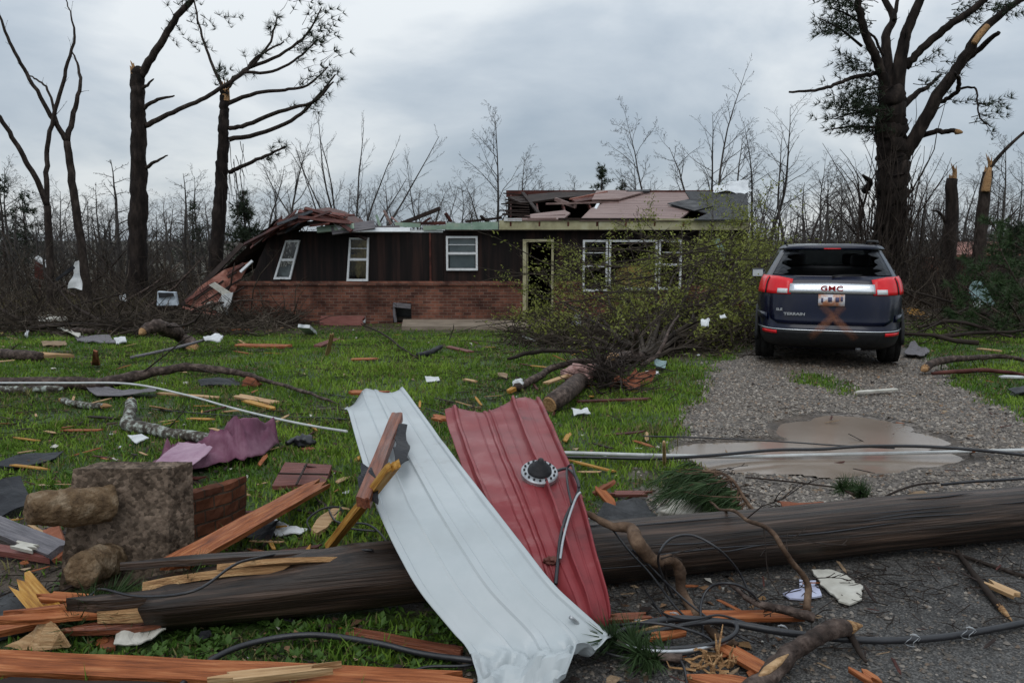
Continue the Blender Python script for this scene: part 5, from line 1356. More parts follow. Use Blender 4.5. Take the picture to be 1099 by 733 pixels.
# wheels
def lathe(mb, prof, n, axis_at):
    vs = []
    for i in range(n):
        a = 2 * math.pi * i / n
        for x, r in prof: vs.append(Vector(axis_at) + Vector((x, r * math.cos(a), r * math.sin(a))))
    k = len(prof); mb.add(vs, [(i * k + j, ((i + 1) % n) * k + j, ((i + 1) % n) * k + j + 1, i * k + j + 1) for i in range(n) for j in range(k - 1)])
for sx in (-1, 1):
    for y in (-1.38, 1.36):
        c = (sx * .795, y, .355)
        mb = MB(); lathe(mb, [(sx * v, r) for v, r in ((-.1, 0.02), (-.1, .2), (.08, .235), (.09, .2), (.05, .07), (.06, 0.0))], 28, c); w = mb.build('wheel', M['rim'], car, True, fix=True)
        mb = MB(); lathe(mb, [(v, r) for v, r in ((-.115, .23), (-.125, .30), (-.115, .343), (-.06, .356), (-.055, .348), (-.045, .348), (-.04, .357), (.04, .357), (.045, .348), (.055, .348), (.06, .356), (.115, .343), (.125, .30), (.115, .23))], 40, c); mb.build('tyre', M['tyre'], w, True, fix=True)
        mb = MB(); mb.tube([(sx * (.905 if y < 0 else .9), y + .41 * math.cos(a), .36 + .41 * math.sin(a)) for a in np.linspace(-.15, math.pi + .15, 15)], .03, 6); mb.build('wheel_arch', M['trim_black'], car, True)
mb = MB(); mb.tube([(.35, -2.2, .27), (.35, -1.9, .27)], .035, 10); mb.build('exhaust', M['rim'], car, True)

# ================================================================== WRECKAGE: builders
PZ = lambda px, py, h=0.0: G(px, py, h)
def plank(name, label, cat, a, b, w, t, mt, ha=0.03, hb=0.03, roll=0.0, jag=(0.1, 0.1), group=None, bow=0.0, seed=None, taper=(1, 1), nofoot=False, parent=None, abs_=None):
    """split board between two pixels (px, py) whose centres lie ha / hb above the ground; local X runs along the grain"""
    A = abs_[0] if abs_ else PZ(a[0], a[1], ha); B = abs_[1] if abs_ else PZ(b[0], b[1], hb)
    rng = random.Random(seed if seed is not None else hash((a, b)) & 0xffff)
    x = (B - A); L = x.length; x.normalize(); y = Vector((0, 0, 1)).cross(x)
    if y.length < 1e-3: y = Vector((0, 1, 0)).cross(x)
    y.normalize(); z = x.cross(y)
    ns, nc2 = max(4, int(L / .12)), 5
    top, bot = [], []
    ja = [rng.uniform(0, 1) ** 1.4 * jag[0] for _ in range(nc2 + 1)]; jb = [rng.uniform(0, 1) ** 1.4 * jag[1] for _ in range(nc2 + 1)]
    for i in range(ns + 1):
        rt, rb = [], []
        for j in range(nc2 + 1):
            u = i / ns; v = j / nc2 - .5
            xx = ja[j] + (L - ja[j] - jb[j]) * u
            wf = taper[0] + (taper[1] - taper[0]) * u
            sd = 0.06 * w * mnoise.noise(Vector((xx * 3, v * 2, seed or 1.3)))
            zz = bow * math.sin(math.pi * u) + .10 * t * mnoise.noise(Vector((xx * 4, v * 6, 5.0)))
            yy = v * w * wf + sd
            rt.append(Vector((xx, yy, zz + t / 2))); rb.append(Vector((xx, yy + .002, zz - t / 2)))
        top.append(rt); bot.append(rb)
    mb = MB(); mb.grid(top); n0 = len(mb.v); mb.grid([r[::-1] for r in bot])
    c = nc2 + 1
    def T(i, j): return i * c + j
    def Bt(i, j): return n0 + i * c + (c - 1 - j)
    for i in range(ns): mb.f += [(T(i, 0), T(i + 1, 0), Bt(i + 1, 0), Bt(i, 0)), (T(i + 1, c - 1), T(i, c - 1), Bt(i, c - 1), Bt(i + 1, c - 1))]
    for j in range(c - 1): mb.f += [(T(0, j + 1), T(0, j), Bt(0, j), Bt(0, j + 1)), (T(ns, j), T(ns, j + 1), Bt(ns, j + 1), Bt(ns, j))]
    me = np_mesh(name, mb.v, mb.f, M[mt])
    bm = bmesh.new(); bm.from_mesh(me); bmesh.ops.recalc_face_normals(bm, faces=bm.faces); bm.to_mesh(me); bm.free()
    o = bpy.data.objects.new(name, me); link(o)
    m4 = Matrix((x, y, z)).transposed() @ Matrix.Rotation(roll, 3, 'X')
    m4 = m4.to_4x4(); m4.translation = A; o.matrix_world = m4
    if not nofoot and max(ha, hb) < .2: foot([A + y * w / 2, B + y * w / 2, B - y * w / 2, A - y * w / 2])
    return tag(o, label, cat, group)
def path_obj(name, label, cat, pts, rad, mt, sides=7, per=6, group=None, hs=None, wob=0.0, seed=0, absz=False, parent=None):
    """round stick or cable through pixel points (px, py, height above ground)"""
    rng = random.Random(seed)
    P = [(Zp(p[0], p[1], p[2]) if absz else PZ(p[0], p[1], p[2])) for p in pts]
    C = catmull(P, per)
    if wob:
        for k, c in enumerate(C): c += Vector((mnoise.noise(c * 5 + Vector((seed, 0, 0))), mnoise.noise(c * 5 + Vector((0, seed, 0))), mnoise.noise(c * 5 + Vector((0, 0, seed))))) * wob
    mb = MB(); mb.tube(C, interp(rad if hasattr(rad, '__len__') else [rad], len(C)), sides)
    o = mb.build(name, M[mt], parent, True, label, cat, group)
    return o, C
def scrap(name, label, cat, poly, h, t, mt, crumple=0.02, seed=0, group=None, sc=6.0, jag=0.0, lift=None, nofoot=False, cuts=4):
    """torn flat piece lying on the ground: outline in pixels, h metres above the ground (or one height per corner)"""
    rng = random.Random(seed + 100)
    P = [PZ(p[0], p[1], (h[i] if hasattr(h, '__len__') else h)) for i, p in enumerate(poly)]
    if jag:
        Q = []
        for i, p in enumerate(P):
            q = P[(i + 1) % len(P)]; n = max(1, int((q - p).length / (jag * 2.2)))
            for k in range(n):
                c = p.lerp(q, k / n)
                if k: c = c + Vector((rng.gauss(0, jag * .45), rng.gauss(0, jag * .45), 0))
                Q.append(c)
        P = Q
    bm = bmesh.new(); vs = [bm.verts.new(p) for p in P]
    try: bm.faces.new(vs)
    except ValueError: pass
    bmesh.ops.triangulate(bm, faces=bm.faces[:])
    bmesh.ops.subdivide_edges(bm, edges=bm.edges[:], cuts=cuts, use_grid_fill=True)
    for v in bm.verts:
        q = v.co * sc + Vector((seed * 3.3, seed, 0)); v.co.z += crumple * (mnoise.noise(q) + .6 * abs(mnoise.noise(q * 2.2)))
    bmesh.ops.recalc_face_normals(bm, faces=bm.faces)
    if sum(f.normal.z for f in bm.faces) < 0: bmesh.ops.reverse_faces(bm, faces=bm.faces)
    bmesh.ops.solidify(bm, geom=bm.faces[:], thickness=t)
    c = sum((v.co for v in bm.verts), Vector()) / len(bm.verts); c.z = min(v.co.z for v in bm.verts)
    for v in bm.verts: v.co -= c
    me = bpy.data.meshes.new(name); bm.to_mesh(me); bm.free(); me.materials.append(M[mt])
    o = bpy.data.objects.new(name, me); o.location = c; link(o)
    if not nofoot: foot(P)
    return tag(o, label, cat, group)
def lumpy(name, label, cat, px, py, h, r, sq, mt, seed, group=None, smooth=True, amp=1.0, parent=None):
    mb = MB(); c = PZ(px, py, h); lump(mb, c, r, 8, seed, sq)
    o = mb.build(name, M[mt], parent, smooth, label, cat, group); return o

# ------------------------------------------------------------------ utility pole
PR = 0.148
pa, pb = Zp(150, 641, PR), Zp(1099, 549, PR)
pdir = (pb - pa).normalized(); pL = pa - pdir * 0.1; pRt = pb + pdir * 2.6
GP = max(gz(*(pa + pdir * s).to_2d()) for s in (0, 1, 2, 3, 4))
pL.z += GP; pRt.z += GP
def pole_pt(s): return pL + pdir * s
poleL = (pRt - pL).length
def log_mesh(name, L, r0, r1, mt, seed, n=28, ns=60, rough=.006, parent=None, x0=0.0):
    V, F = [], []
    for i in range(ns + 1):
        u = i / ns
        for j in range(n):
            a = 2 * math.pi * j / n; r = (r0 + (r1 - r0) * u) * (1 + rough / r0 * (mnoise.noise(Vector((u * L * 1.2, math.cos(a) * 2.2, math.sin(a) * 2.2 + seed))) * 1.6 + .5 * mnoise.noise(Vector((u * L * .6, math.cos(a) * 9, math.sin(a) * 9)))))
            V.append((x0 + u * L, r * math.cos(a), r * math.sin(a)))
    for i in range(ns):
        for j in range(n): F.append((i * n + j, i * n + (j + 1) % n, (i + 1) * n + (j + 1) % n, (i + 1) * n + j))
    F.append(tuple(ns * n + j for j in range(n))[::1]); F.append(tuple(range(n))[::-1])
    me = np_mesh(name, V, F, M[mt], True); o = bpy.data.objects.new(name, me); link(o, parent); return o
px_ = pdir; py_ = Vector((0, 0, 1)).cross(px_).normalized(); pz_ = px_.cross(py_)
PMX = Matrix((px_, py_, pz_)).transposed().to_4x4(); PMX.translation = pL
pole = log_mesh('utility_pole', poleL - .06, PR, PR * .93, 'pole', 2, 32, 100, .007, x0=.06)
pole.matrix_world = PMX
tag(pole, 'thick dark wooden utility pole lying across the whole foreground, its left end splintered', 'utility pole')
for v in pole.data.vertices:   # ragged bite where the pole has split
    x, y, z = v.co
    if x < 1.0:
        f = (1.0 - x) / .94
        if z > .0: v.co.z = z * (1 - .6 * f ** .8) + .01 * mnoise.noise(Vector((x * 8, y * 30, 1)))
        v.co.x = x + (.22 * mnoise.noise(Vector((y * 22, z * 22, 4))) + .1) * max(0, (f - .8) / .2)
rng = random.Random(5)
# exposed split heartwood on the upper left, and the long splinters
def pole_part(name, mt, pts, r, flat=(1, 1)):
    mb = MB(); mb.tube([Vector(p) for p in pts], r, 8); o = mb.build(name, M[mt], pole, False, origin=(0, 0, 0)); return o
def pole_slab(name, mt, x0, x1, y, z, w, t, tipa=.3, tipb=.3, rot=0, bow=0.0, tilt=0.0):
    ns = 14; rows = []
    for i in range(ns + 1):
        u = i / ns; x = x0 + (x1 - x0) * u
        ww = w * min(1, u / tipa + .08) * min(1, (1 - u) / tipb + .08) * (1 + .2 * mnoise.noise(Vector((x * 6, y * 9, z))))
        zz = z + bow * math.sin(math.pi * u) + tilt * (x1 - x); cy = y + .02 * mnoise.noise(Vector((x * 4, z * 5, 2)))
        c_, s_ = math.cos(rot), math.sin(rot)
        sec = [(-ww / 2, -t / 2), (ww / 2, -t / 2 * .7), (ww / 2, t / 2), (0, t * .62), (-ww / 2, t / 2 * .8)]
        rows.append([Vector((x, cy + p * c_ - q * s_, zz + p * s_ + q * c_)) for p, q in sec])
    mb = MB(); n = 5
    mb.add([p for r in rows for p in r], [(i * n + j, i * n + (j + 1) % n, (i + 1) * n + (j + 1) % n, (i + 1) * n + j) for i in range(ns) for j in range(n)] + [tuple(range(n)), tuple(ns * n + j for j in range(n))[::-1]])
    return mb.build(name, M[mt], pole, False, origin=(0, 0, 0), fix=True)
pole_slab('split_wood', 'split_wood', .12, .92, -.03, .055, .085, .035, .25, .3, -.5, .022)
pole_slab('split_wood', 'split_wood', .42, 1.02, -.06, .10, .05, .025, .4, .5, -.7, .01, .03)
pole_slab('splinter', 'pole', .02, .95, .06, .095, .07, .03, .3, .3, -.1, .0, .03)
pole_slab('splinter', 'pole', -.16, .75, -.075, .02, .05, .06, .15, .3, 0, .0)
pole_slab('split_wood', 'split_wood', -.04, .42, -.115, -.025, .04, .045, .3, .5, 0, 0)
pole_slab('split_wood', 'split_wood', .02, .3, -.09, -.06, .05, .04, .3, .5, 0, 0)
pole_slab('splinter', 'cedar', -.52, .14, -.09, -.03, .04, .025, .35, .3, 0.2, 0, .05)
pole_slab('splinter', 'cedar', -.40, .12, -.05, .015, .04, .02, .3, .3, -.2, 0, -.02)
pole_slab('splinter', 'cedar_dark', -.2, .2, -.11, -.08, .045, .03, .4, .3, .3, 0, .02)
for x, a in ((2.2, 1.9), (3.4, 2.3), (4.7, 1.7), (5.5, 2.1)):   # deep drying cracks
    mb = MB(); y, z = math.cos(a) * PR * .985, math.sin(a) * PR * .985
    mb.tube([(x, y, z), (x + .3, y * 1.005, z * 1.005), (x + .75, y, z)], [.001, .005, .001], 5); mb.build('crack', M['black_plastic'], pole, origin=(0, 0, 0))

rng = random.Random(12)
for k in range(16):
    x = rng.uniform(1.1, poleL - 2.2); a = rng.uniform(1.7, 3.3); L_ = rng.uniform(.3, 1.1); mb = MB()
    mb.tube([(x + L_ * t, math.cos(a + .05 * math.sin(t * 5 + k)) * PR * (.985 - .0), math.sin(a + .05 * math.sin(t * 5 + k)) * PR * .985) for t in (0, .2, .4, .6, .8, 1)], [.0005, .003, .0045, .004, .003, .0005], 5); mb.build('crack', M['black_plastic'], pole, origin=(0, 0, 0))

# ------------------------------------------------------------------ metal sheets
def metal_sheet(name, label, cat, Lp, Rp, hh, prof, mt, seed, crump=None, nu=70, nv=64, droop=None, thick=.0025):
    """Lp, Rp: pixel points of the two long edges from far to near; hh: absolute height of each row; prof(v) rib height"""
    Ls = catmull([Zp(a, b, h) for (a, b), h in zip(Lp, hh)], 12); Rs = catmull([Zp(a, b, h) for (a, b), h in zip(Rp, hh)], 12)
    nL = len(Ls); rows = []
    for i in range(nu + 1):
        u = i / nu; f = u * (nL - 1); k = min(int(f), nL - 2); t = f - k
        l = Ls[k].lerp(Ls[k + 1], t); r = Rs[k].lerp(Rs[k + 1], t)
        row = []
        for j in range(nv + 1):
            v = j / nv; p = l.lerp(r, v); p = p + Vector((0, 0, prof(v, u)))
            if crump: p = p + crump(u, v, p)
            row.append(p)
        rows.append(row)
    mb = MB(); mb.grid(rows); o = mb.build(name, M[mt], None, True, label, cat)
    bm = bmesh.new(); bm.from_mesh(o.data); bmesh.ops.recalc_face_normals(bm, faces=bm.faces)
    if sum(f.normal.z for f in bm.faces) < 0: bmesh.ops.reverse_faces(bm, faces=bm.faces)
    for e_ in bm.edges:
        if e_.calc_face_angle(0.0) > .15: e_.smooth = False
    bm.to_mesh(o.data); bm.free()
    md = o.modifiers.new('thickness', 'SOLIDIFY'); md.thickness = thick; md.offset = -1
    return o, rows
def bumpf(v, c, w): return max(0.0, 1 - ((v - c) / w) ** 2)
def trap(v, c, w, e): return float(sstep(c - w - e, c - w, v) * (1 - sstep(c + w, c + w + e, v)))
GP_ = GP
TOPZ = GP_ + 2 * PR
def nz3(p, s, k): return mnoise.noise(p * s + Vector((k * 3.7, k, k * 1.3)))
def white_prof(v, u):
    f = 1 - .75 * sstep(.72, .95, u)
    return float(f) * (.010 * trap(v, .03, .03, .012) + .004 * trap(v, .30, .008, .008) + .009 * trap(v, .54, .03, .012) + .004 * trap(v, .78, .008, .008) + .010 * trap(v, .98, .02, .012))
def white_crump(u, v, p):
    d = Vector((0, 0, 0))
    k = float(sstep(.66, .84, u))
    d += Vector((nz3(p, 5, 1) * .035, nz3(p, 5, 2) * .035, abs(nz3(p, 4.5, 3)) * .15 + abs(nz3(p, 9, 13)) * .07 - .045)) * k
    d += Vector((nz3(p, 14, 4), nz3(p, 14, 5), abs(nz3(p, 15, 6)) * 1.4)) * .022 * k
    d.z -= .012 * max(0.0, abs(nz3(p, 3.1, 21)) * 2 - .55) * float(sstep(.0, .15, u))
    c = float(sstep(.07, 0.0, u) * sstep(.38, .12, v)); d += Vector((.0, 0, -.10)) * c     # folded far left corner
    c2 = float(sstep(.06, 0.0, u)); d.z += .03 * c2 * math.sin(v * 6.0)
    d.z += .006 * nz3(p, 1.6, 9)
    c3 = float(sstep(.16, 0, v) * sstep(.80, .88, u) * sstep(1.0, .9, u)); d += Vector((.02, 0, -.06)) * c3
    c4 = float(sstep(.84, 1.0, v) * sstep(.83, .93, u)); d += Vector((-.02, .02, .05)) * c4
    return d
wl_ = [(369, 424), (384, 480), (404, 545), (428, 598), (452, 640), (494, 692), (501, 715), (514, 760)]
wr_ = [(432, 415), (478, 479), (522, 536), (562, 588), (597, 632), (650, 682), (650, 700), (598, 752)]
wh_ = [.64 + GP, .56 + GP, .485 + GP, TOPZ + .055, .24 + GP, .10 + GP, .07 + GP, .02 + GP]
white_sheet, wrows = metal_sheet('metal_sheet', 'long pale white ribbed metal roofing sheet draped over the utility pole, its near end crumpled', 'roof sheet', wl_, wr_, wh_, white_prof, 'white_metal', 1, white_crump, 84, 70)
def red_prof(v, u):
    return .022 * trap(v, .10, .015, .012) + .005 * trap(v, .30, .006, .006) + .010 * trap(v, .40, .012, .008) + .010 * trap(v, .45, .008, .006) + .034 * trap(v, .70, .008, .022) + .004 * trap(v, .57, .005, .005) + .004 * trap(v, .84, .005, .006) + .028 * trap(v, .985, .012, .02)
def red_crump(u, v, p):
    d = Vector((0, 0, .009 * nz3(p, 2.5, 3) + .008 * nz3(p, 9, 2)))
    c = float(sstep(.05, 0, u)); d.z += c * (.03 * math.sin(v * 9 + 1)); d += Vector((0, c * .05 * nz3(p, 6, 4), 0)); d.z -= .11 * float(sstep(.62, .3, v)) * float(sstep(.62, .8, u))
    k = float(sstep(.9, 1, u)); d += Vector((nz3(p, 7, 5) * .02, nz3(p, 7, 6) * .03, nz3(p, 6, 7) * .03)) * k
    d.z -= .03 * float(sstep(.5, 0.0, v)) * float(sstep(.1, .4, u))
    return d
rl_ = [(477, 444), (492, 490), (512, 535), (528, 565), (545, 600), (575, 655), (590, 680)]
rr_ = [(579, 428), (601, 478), (619, 521), (630, 558), (638, 590), (652, 640), (657, 671)]
rh_ = [.56 + GP, .495 + GP, .43 + GP, .365 + GP, TOPZ + .012, .20 + GP, .11 + GP]
red_sheet, rrows = metal_sheet('metal_sheet', 'dark red ribbed metal roofing sheet lying over the pole beside the longer white one', 'roof sheet', rl_, rr_, rh_, red_prof, 'red_metal', 2, red_crump, 60, 90)
# pipe boot fixed to the red sheet
def nearest_on(rows, px, py):
    best = None
    a, dy_, dz_ = ray(px, py); dv = Vector((a, dy_, dz_)).normalized(); o_ = Vector((0, 0, CAM_Z))
    for i in range(1, len(rows) - 1):
        for j in range(1, len(rows[0]) - 1):
            p = rows[i][j]; w = p - o_; e = (w - dv * w.dot(dv)).length
            if best is None or e < best[0]: best = (e, i, j)
    _, i, j = best
    n = (rows[i][j + 1] - rows[i][j - 1]).cross(rows[i + 1][j] - rows[i - 1][j])
    n = (rows[min(i + 8, len(rows) - 1)][j] - rows[max(i - 8, 0)][j]).cross(rows[i][min(j + 14, len(rows[0]) - 1)] - rows[i][max(j - 14, 0)]); n.normalize()
    if n.z < 0: n = -n
    return rows[i][j], n
bp_, bn_ = nearest_on(rrows, 578, 513)
def frame_of(n):
    x = Vector((1, 0, 0)); x = (x - n * x.dot(n)).normalized(); y = n.cross(x); return Matrix((x, y, n)).transposed()
def disc_stack(name, mt, prof, parent, origin, fr, n=28, smooth=True):
    vs = []; k = len(prof)
    for i in range(n):
        a = 2 * math.pi * i / n
        for r, h in prof: vs.append(fr @ Vector((r * math.cos(a), r * math.sin(a), h)) + origin)
    fs = [(i * k + j, ((i + 1) % n) * k + j, ((i + 1) % n) * k + j + 1, i * k + j + 1) for i in range(n) for j in range(k - 1)]
    mb = MB(); mb.add(vs, fs); return mb.build(name, M[mt], parent, smooth, origin=tuple(red_sheet.location), fix=True)
bn_ = (bn_ + Vector((0, -.28, 0))).normalized(); fr_ = frame_of(bn_); o0 = bp_ + bn_ * .038
boot = disc_stack('pipe_boot', 'silver_wire', [(.0, .012), (.088, .012), (.094, .006), (.094, -.012)], red_sheet, o0, fr_, 30, False)
disc_stack('rubber_cone', 'rubber', [(.062, .012), (.058, .028), (.047, .032), (.043, .046), (.032, .049), (.028, .062), (.017, .066), (.014, .085), (0, .087)], boot, o0, fr_)
mb = MB()
for k in range(16):
    a = 2 * math.pi * k / 16; c = fr_ @ Vector((.078 * math.cos(a), .078 * math.sin(a), .0155)) + o0; mb.tube([c - bn_ * .003, c + bn_ * .003], .0065, 6)
mb.build('screw', M['rubber'], boot, origin=tuple(red_sheet.location))
# cable drooping over the red sheet
def on_sheet(px, py, lift): p, n = nearest_on(rrows, px, py); return p + n * lift
cpts = [on_sheet(596, 512, .03), on_sheet(610, 510, .035), on_sheet(626, 518, .05), on_sheet(632, 528, .04) + Vector((.0, 0, 0)), on_sheet(620, 545, .05), on_sheet(608, 560, .03), on_sheet(602, 580, .02), on_sheet(600, 605, .02), on_sheet(599, 630, .03)]
C = catmull(cpts, 8); mb = MB(); mb.tube(C, .0085, 8); mb.build('cable', M['cable'], None, True, 'short black cable hooked over the red sheet below its pipe boot', 'cable')
cpts = [on_sheet(632, 535, .05), on_sheet(622, 548, .07), on_sheet(611, 562, .05), on_sheet(604, 584, .035), on_sheet(602, 604, .03)]
C = catmull(cpts, 8); mb = MB(); mb.tube(C, .006, 7); mb.build('cable', M['silver_wire'], None, True, 'short grey wire running beside the black cable on the red sheet', 'cable')
cpts = [on_sheet(612, 552, .055), on_sheet(611, 535, .07), on_sheet(612, 520, .08), on_sheet(622, 514, .09), on_sheet(632, 520, .08), on_sheet(634, 532, .06)]
C = catmull(cpts, 8); mb = MB(); mb.tube(C, .006, 7); mb.build('cable', M['cable'], None, True, 'thin black loop of wire standing up from the red sheet', 'cable')
p_ = on_sheet(592, 605, .015); mb = MB(); lump(mb, p_, .02, 8, 3, (1.6, 1, .8)); mb.build('bracket', M['rust_board'], red_sheet, origin=tuple(red_sheet.location))

# ------------------------------------------------------------------ stake with torn felt on the white sheet
def on_white(px, py, lift): p, n = nearest_on(wrows, px, py); return p + n * lift
plank('wood_stake', 'dark red brown stake leaning on the left edge of the white sheet', 'wood stake', (0, 0), (1, 1), .06, .045, 'cedar_dark', abs_=(on_white(427, 462, .075), Zp(389, 541, .56 + GP)), jag=(.05, .03), nofoot=True, seed=4)
plank('wood_stake', 'orange split stick leaning against the white sheet under the dark stake', 'wood stake', (0, 0), (1, 1), .045, .035, 'yellow_wood', abs_=(Zp(430, 490, .78 + GP), Zp(354, 586, .16)), jag=(.12, .04), nofoot=True, seed=5)
def felt(label, quads, seed):
    mb = MB(); P = quads; mb.grid(crumple_grid(P[0], P[1], P[2], P[3], 10, 8, .035, seed, 7)); o = mb.build('roofing_felt', M['felt'], None, False, label, 'roofing felt'); thicken(o, .004)
felt('torn black felt scrap caught behind the dark stake on the white sheet', [on_white(424, 476, .09), on_white(424, 524, .09), on_white(438, 472, .07), on_white(440, 512, .07)], 2)
felt('black felt scrap hanging over the left edge of the white sheet below the stake', [Zp(388, 497, .60 + GP), Zp(386, 528, .55 + GP), Zp(402, 500, .62 + GP), Zp(404, 542, .56 + GP)], 5)

# ------------------------------------------------------------------ concrete block with two stubs
def rough_box(name, mt, corners, seed, amp=.02, div=14, parent=None, **kw):
    """corners: 8 points (front bl, br, tr, tl, back bl, br, tr, tl)"""
    c = [Vector(p) for p in corners]
    bm = bmesh.new(); vs = [bm.verts.new(p) for p in c]
    for f in [(0, 1, 2, 3), (5, 4, 7, 6), (4, 0, 3, 7), (1, 5, 6, 2), (3, 2, 6, 7), (4, 5, 1, 0)]: bm.faces.new([vs[i] for i in f])
    bmesh.ops.subdivide_edges(bm, edges=bm.edges[:], cuts=div, use_grid_fill=True)
    bmesh.ops.recalc_face_normals(bm, faces=bm.faces); bm.normal_update()
    ofs = {}
    for v in bm.verts:
        q = v.co * 9 + Vector((seed, seed * 2, 0)); n = v.normal
        ofs[v] = n * amp * (mnoise.noise(q) + .8 * mnoise.noise(q * 2.7) + .5 * mnoise.noise(q * 6))
    for v, o_ in ofs.items(): v.co += o_
    mb = MB(); mb.add([v.co.copy() for v in bm.verts], [tuple(v.index for v in f.verts) for f in bm.faces]); bm.free()
    return mb.build(name, M[mt], parent, False, **kw)
bl, br_ = G(62, 634), G(181, 626); hgt = (Vector((0, bl.y, U(70, 503, bl.y).z))).z - bl.z
up = Vector((0, .10, 1)).normalized() * (hgt * 1.0)
fbl, fbr = bl - Vector((0, 0, .03)), br_ - Vector((0, 0, .03)); ftl = U(78, 503, bl.y + .05); ftr = U(180, 503, br_.y + .06)
bk = Vector((.07, .12, 0))
block = rough_box('concrete_block', 'aggregate', [fbl, fbr, ftr, ftl, fbl + bk, fbr + bk * 1.1, ftr + bk + Vector((0, 0, -.0)), ftl + bk], 3, .004, 30, label='rough grey concrete block on edge with two round brown stubs', cat='concrete block')
foot(hullxy([fbl, fbr, fbl + bk, fbr + bk, fbl + Vector((-.1, -.25, 0)), fbr + Vector((0, -.1, 0))]))
def stub(a, b, r0, r1, seed):
    pts = [Vector(a).lerp(Vector(b), k / 24) for k in range(25)] + [Vector(b) + (Vector(b) - Vector(a)).normalized() * .004]; mb = MB(); mb.tube(pts, interp([r0, r0 * .97, r0 * .96, r0 * .9, r1 * 1.05], 25) + [r1 * .75], 30)
    o = mb.build('stub', M['clay_core'], block, True, origin=tuple(block.location))
    for v in o.data.vertices:
        q = Vector(v.co) * 14 + Vector((seed, 0, 0)); v.co += Vector((mnoise.noise(q) + mnoise.noise(q * 2.6), mnoise.noise(q + Vector((5, 0, 0))) + mnoise.noise(q * 2.7), mnoise.noise(q + Vector((0, 5, 0))) + mnoise.noise(q * 2.5))) * .011
    return o
yb = bl.y
stub(U(120, 540, yb + .08), U(31, 547, yb - .16), .088, .062, 1)
stub(U(118, 600, yb + .08), U(88, 612, yb - .22), .085, .07, 4)
# brick chunk behind it
c0, c1 = G(192, 596), G(246, 578)
zt = U(0, 527, (c0.y + c1.y) / 2).z
bkk = Vector((.04, .16, 0))
rough_box('brick_chunk', 'brick_chunk', [c0, c1, Vector((c1.x + .02, c1.y, zt)), Vector((c0.x - .02, c0.y, zt)), c0 + bkk, c1 + bkk, Vector((c1.x + .02, c1.y, zt)) + bkk, Vector((c0.x - .02, c0.y, zt)) + bkk], 7, .008, 12, label='broken lump of red brown brickwork just right of the concrete block', cat='brickwork')
foot([c0, c1, c1 + bkk, c0 + bkk])

# ================================================================== WRECKAGE: single pieces
# --- planks in front
plank('cedar_board', 'long wet orange red board with nail holes along the bottom edge of the picture', 'board', (-20, 712), (508, 737), .105, .045, 'cedar', .05, .05, .25, (.02, .15), seed=1)
plank('cedar_board', 'pale split orange slat lying on the end of the long bottom board', 'board', (222, 731), (372, 716), .045, .03, 'pine_board', .09, .10, .1, (.1, .25), seed=2)
plank('cedar_board', 'dark dead board under the long bottom board at the left corner', 'board', (-20, 738), (200, 745), .08, .04, 'dark_wood', .03, .03, 0, seed=33)
plank('cedar_board', 'wet orange red board under the black hose by the crumpled sheet end', 'board', (374, 680), (497, 702), .075, .035, 'cedar_dark', .03, .03, -.2, (.06, .05), seed=3)
plank('cedar_board', 'long orange plank leaning over the split pole end beside the brick lump', 'board', (180, 610), (352, 515), .125, .03, 'cedar', .25, .06, .15, (.1, .35), seed=6)
plank('cedar_board', 'short split orange slat under the long leaning plank', 'board', (196, 606), (262, 566), .055, .03, 'pine_board', .20, .08, .1, (.2, .2), seed=7)
scrap('scored_sheet', 'flat pinkish brown panel with scored cross lines at the far end of the leaning plank', 'panel', [(306, 496), (356, 499), (349, 519), (292, 521)], .045, .03, 'red_board', .006, 3)
mb = MB(); mb.beam(G(299, 508, .085), G(352, 509, .085), .012, .01); mb.beam(G(329, 498, .085), G(318, 520, .085), .012, .01); mb.build('scored_line', M['dark_wood'], bpy.data.objects.get('scored_sheet'), origin=tuple(bpy.data.objects['scored_sheet'].location))
plank('yellow_board', 'short yellow brown split board left of the concrete block, stood on its edge', 'board', (22, 622), (62, 668), .10, .04, 'yellow_wood', .10, .06, .5, (.12, .05), seed=8)
plank('cedar_board', 'orange red strip running in from the left edge under the block', 'board', (-15, 680), (108, 655), .05, .03, 'cedar', .05, .06, .1, (.02, .15), seed=9)
plank('cedar_board', 'orange red slat across the yellow board left of the pole end', 'board', (36, 640), (140, 647), .05, .025, 'cedar', .12, .10, .3, (.1, .2), seed=10)
plank('grey_board', 'wide grey plank lying from the left edge to the concrete block', 'board', (-15, 560), (64, 592), .11, .04, 'grey_board', .08, .06, .3, (.02, .02), seed=11)
plank('grey_board', 'narrow red brown plank under the wide grey plank at the left edge', 'board', (-15, 588), (62, 600), .07, .03, 'red_board', .04, .03, 0, (.02, .1), seed=12)
plank('grey_board', 'pale broken lath by the grey plank at the left edge', 'board', (14, 584), (40, 590), .05, .02, 'paper', .09, .07, .2, (.05, .1), seed=13)
plank('red_board', 'dark red board standing between grey plank and concrete block', 'board', (55, 566), (66, 600), .08, .025, 'clay', .08, .03, .4, (.03, .03), seed=14)
scrap('plywood', 'pale torn triangle of plywood with a jagged edge in the lower left corner', 'plywood', [(4, 694), (20, 688), (36, 676), (45, 655), (52, 662), (64, 680), (74, 695), (40, 700)], [.02, .04, .07, .14, .14, .09, .03, .01], .012, 'pine_board', .012, 4, jag=.015)
scrap('board_scrap', 'folded off white board scrap on the grass below the split pole end', 'scrap', [(126, 675), (134, 671), (160, 674), (178, 677), (166, 684), (148, 693), (122, 694)], [.06, .08, .05, .05, .04, .03, .04], .006, 'paper', .035, 6, sc=9)
scrap('clay_shard', 'small orange shard beside the off white board scrap', 'shard', [(105, 688), (122, 683), (124, 694), (108, 696)], .02, .02, 'clay', .01, 7)
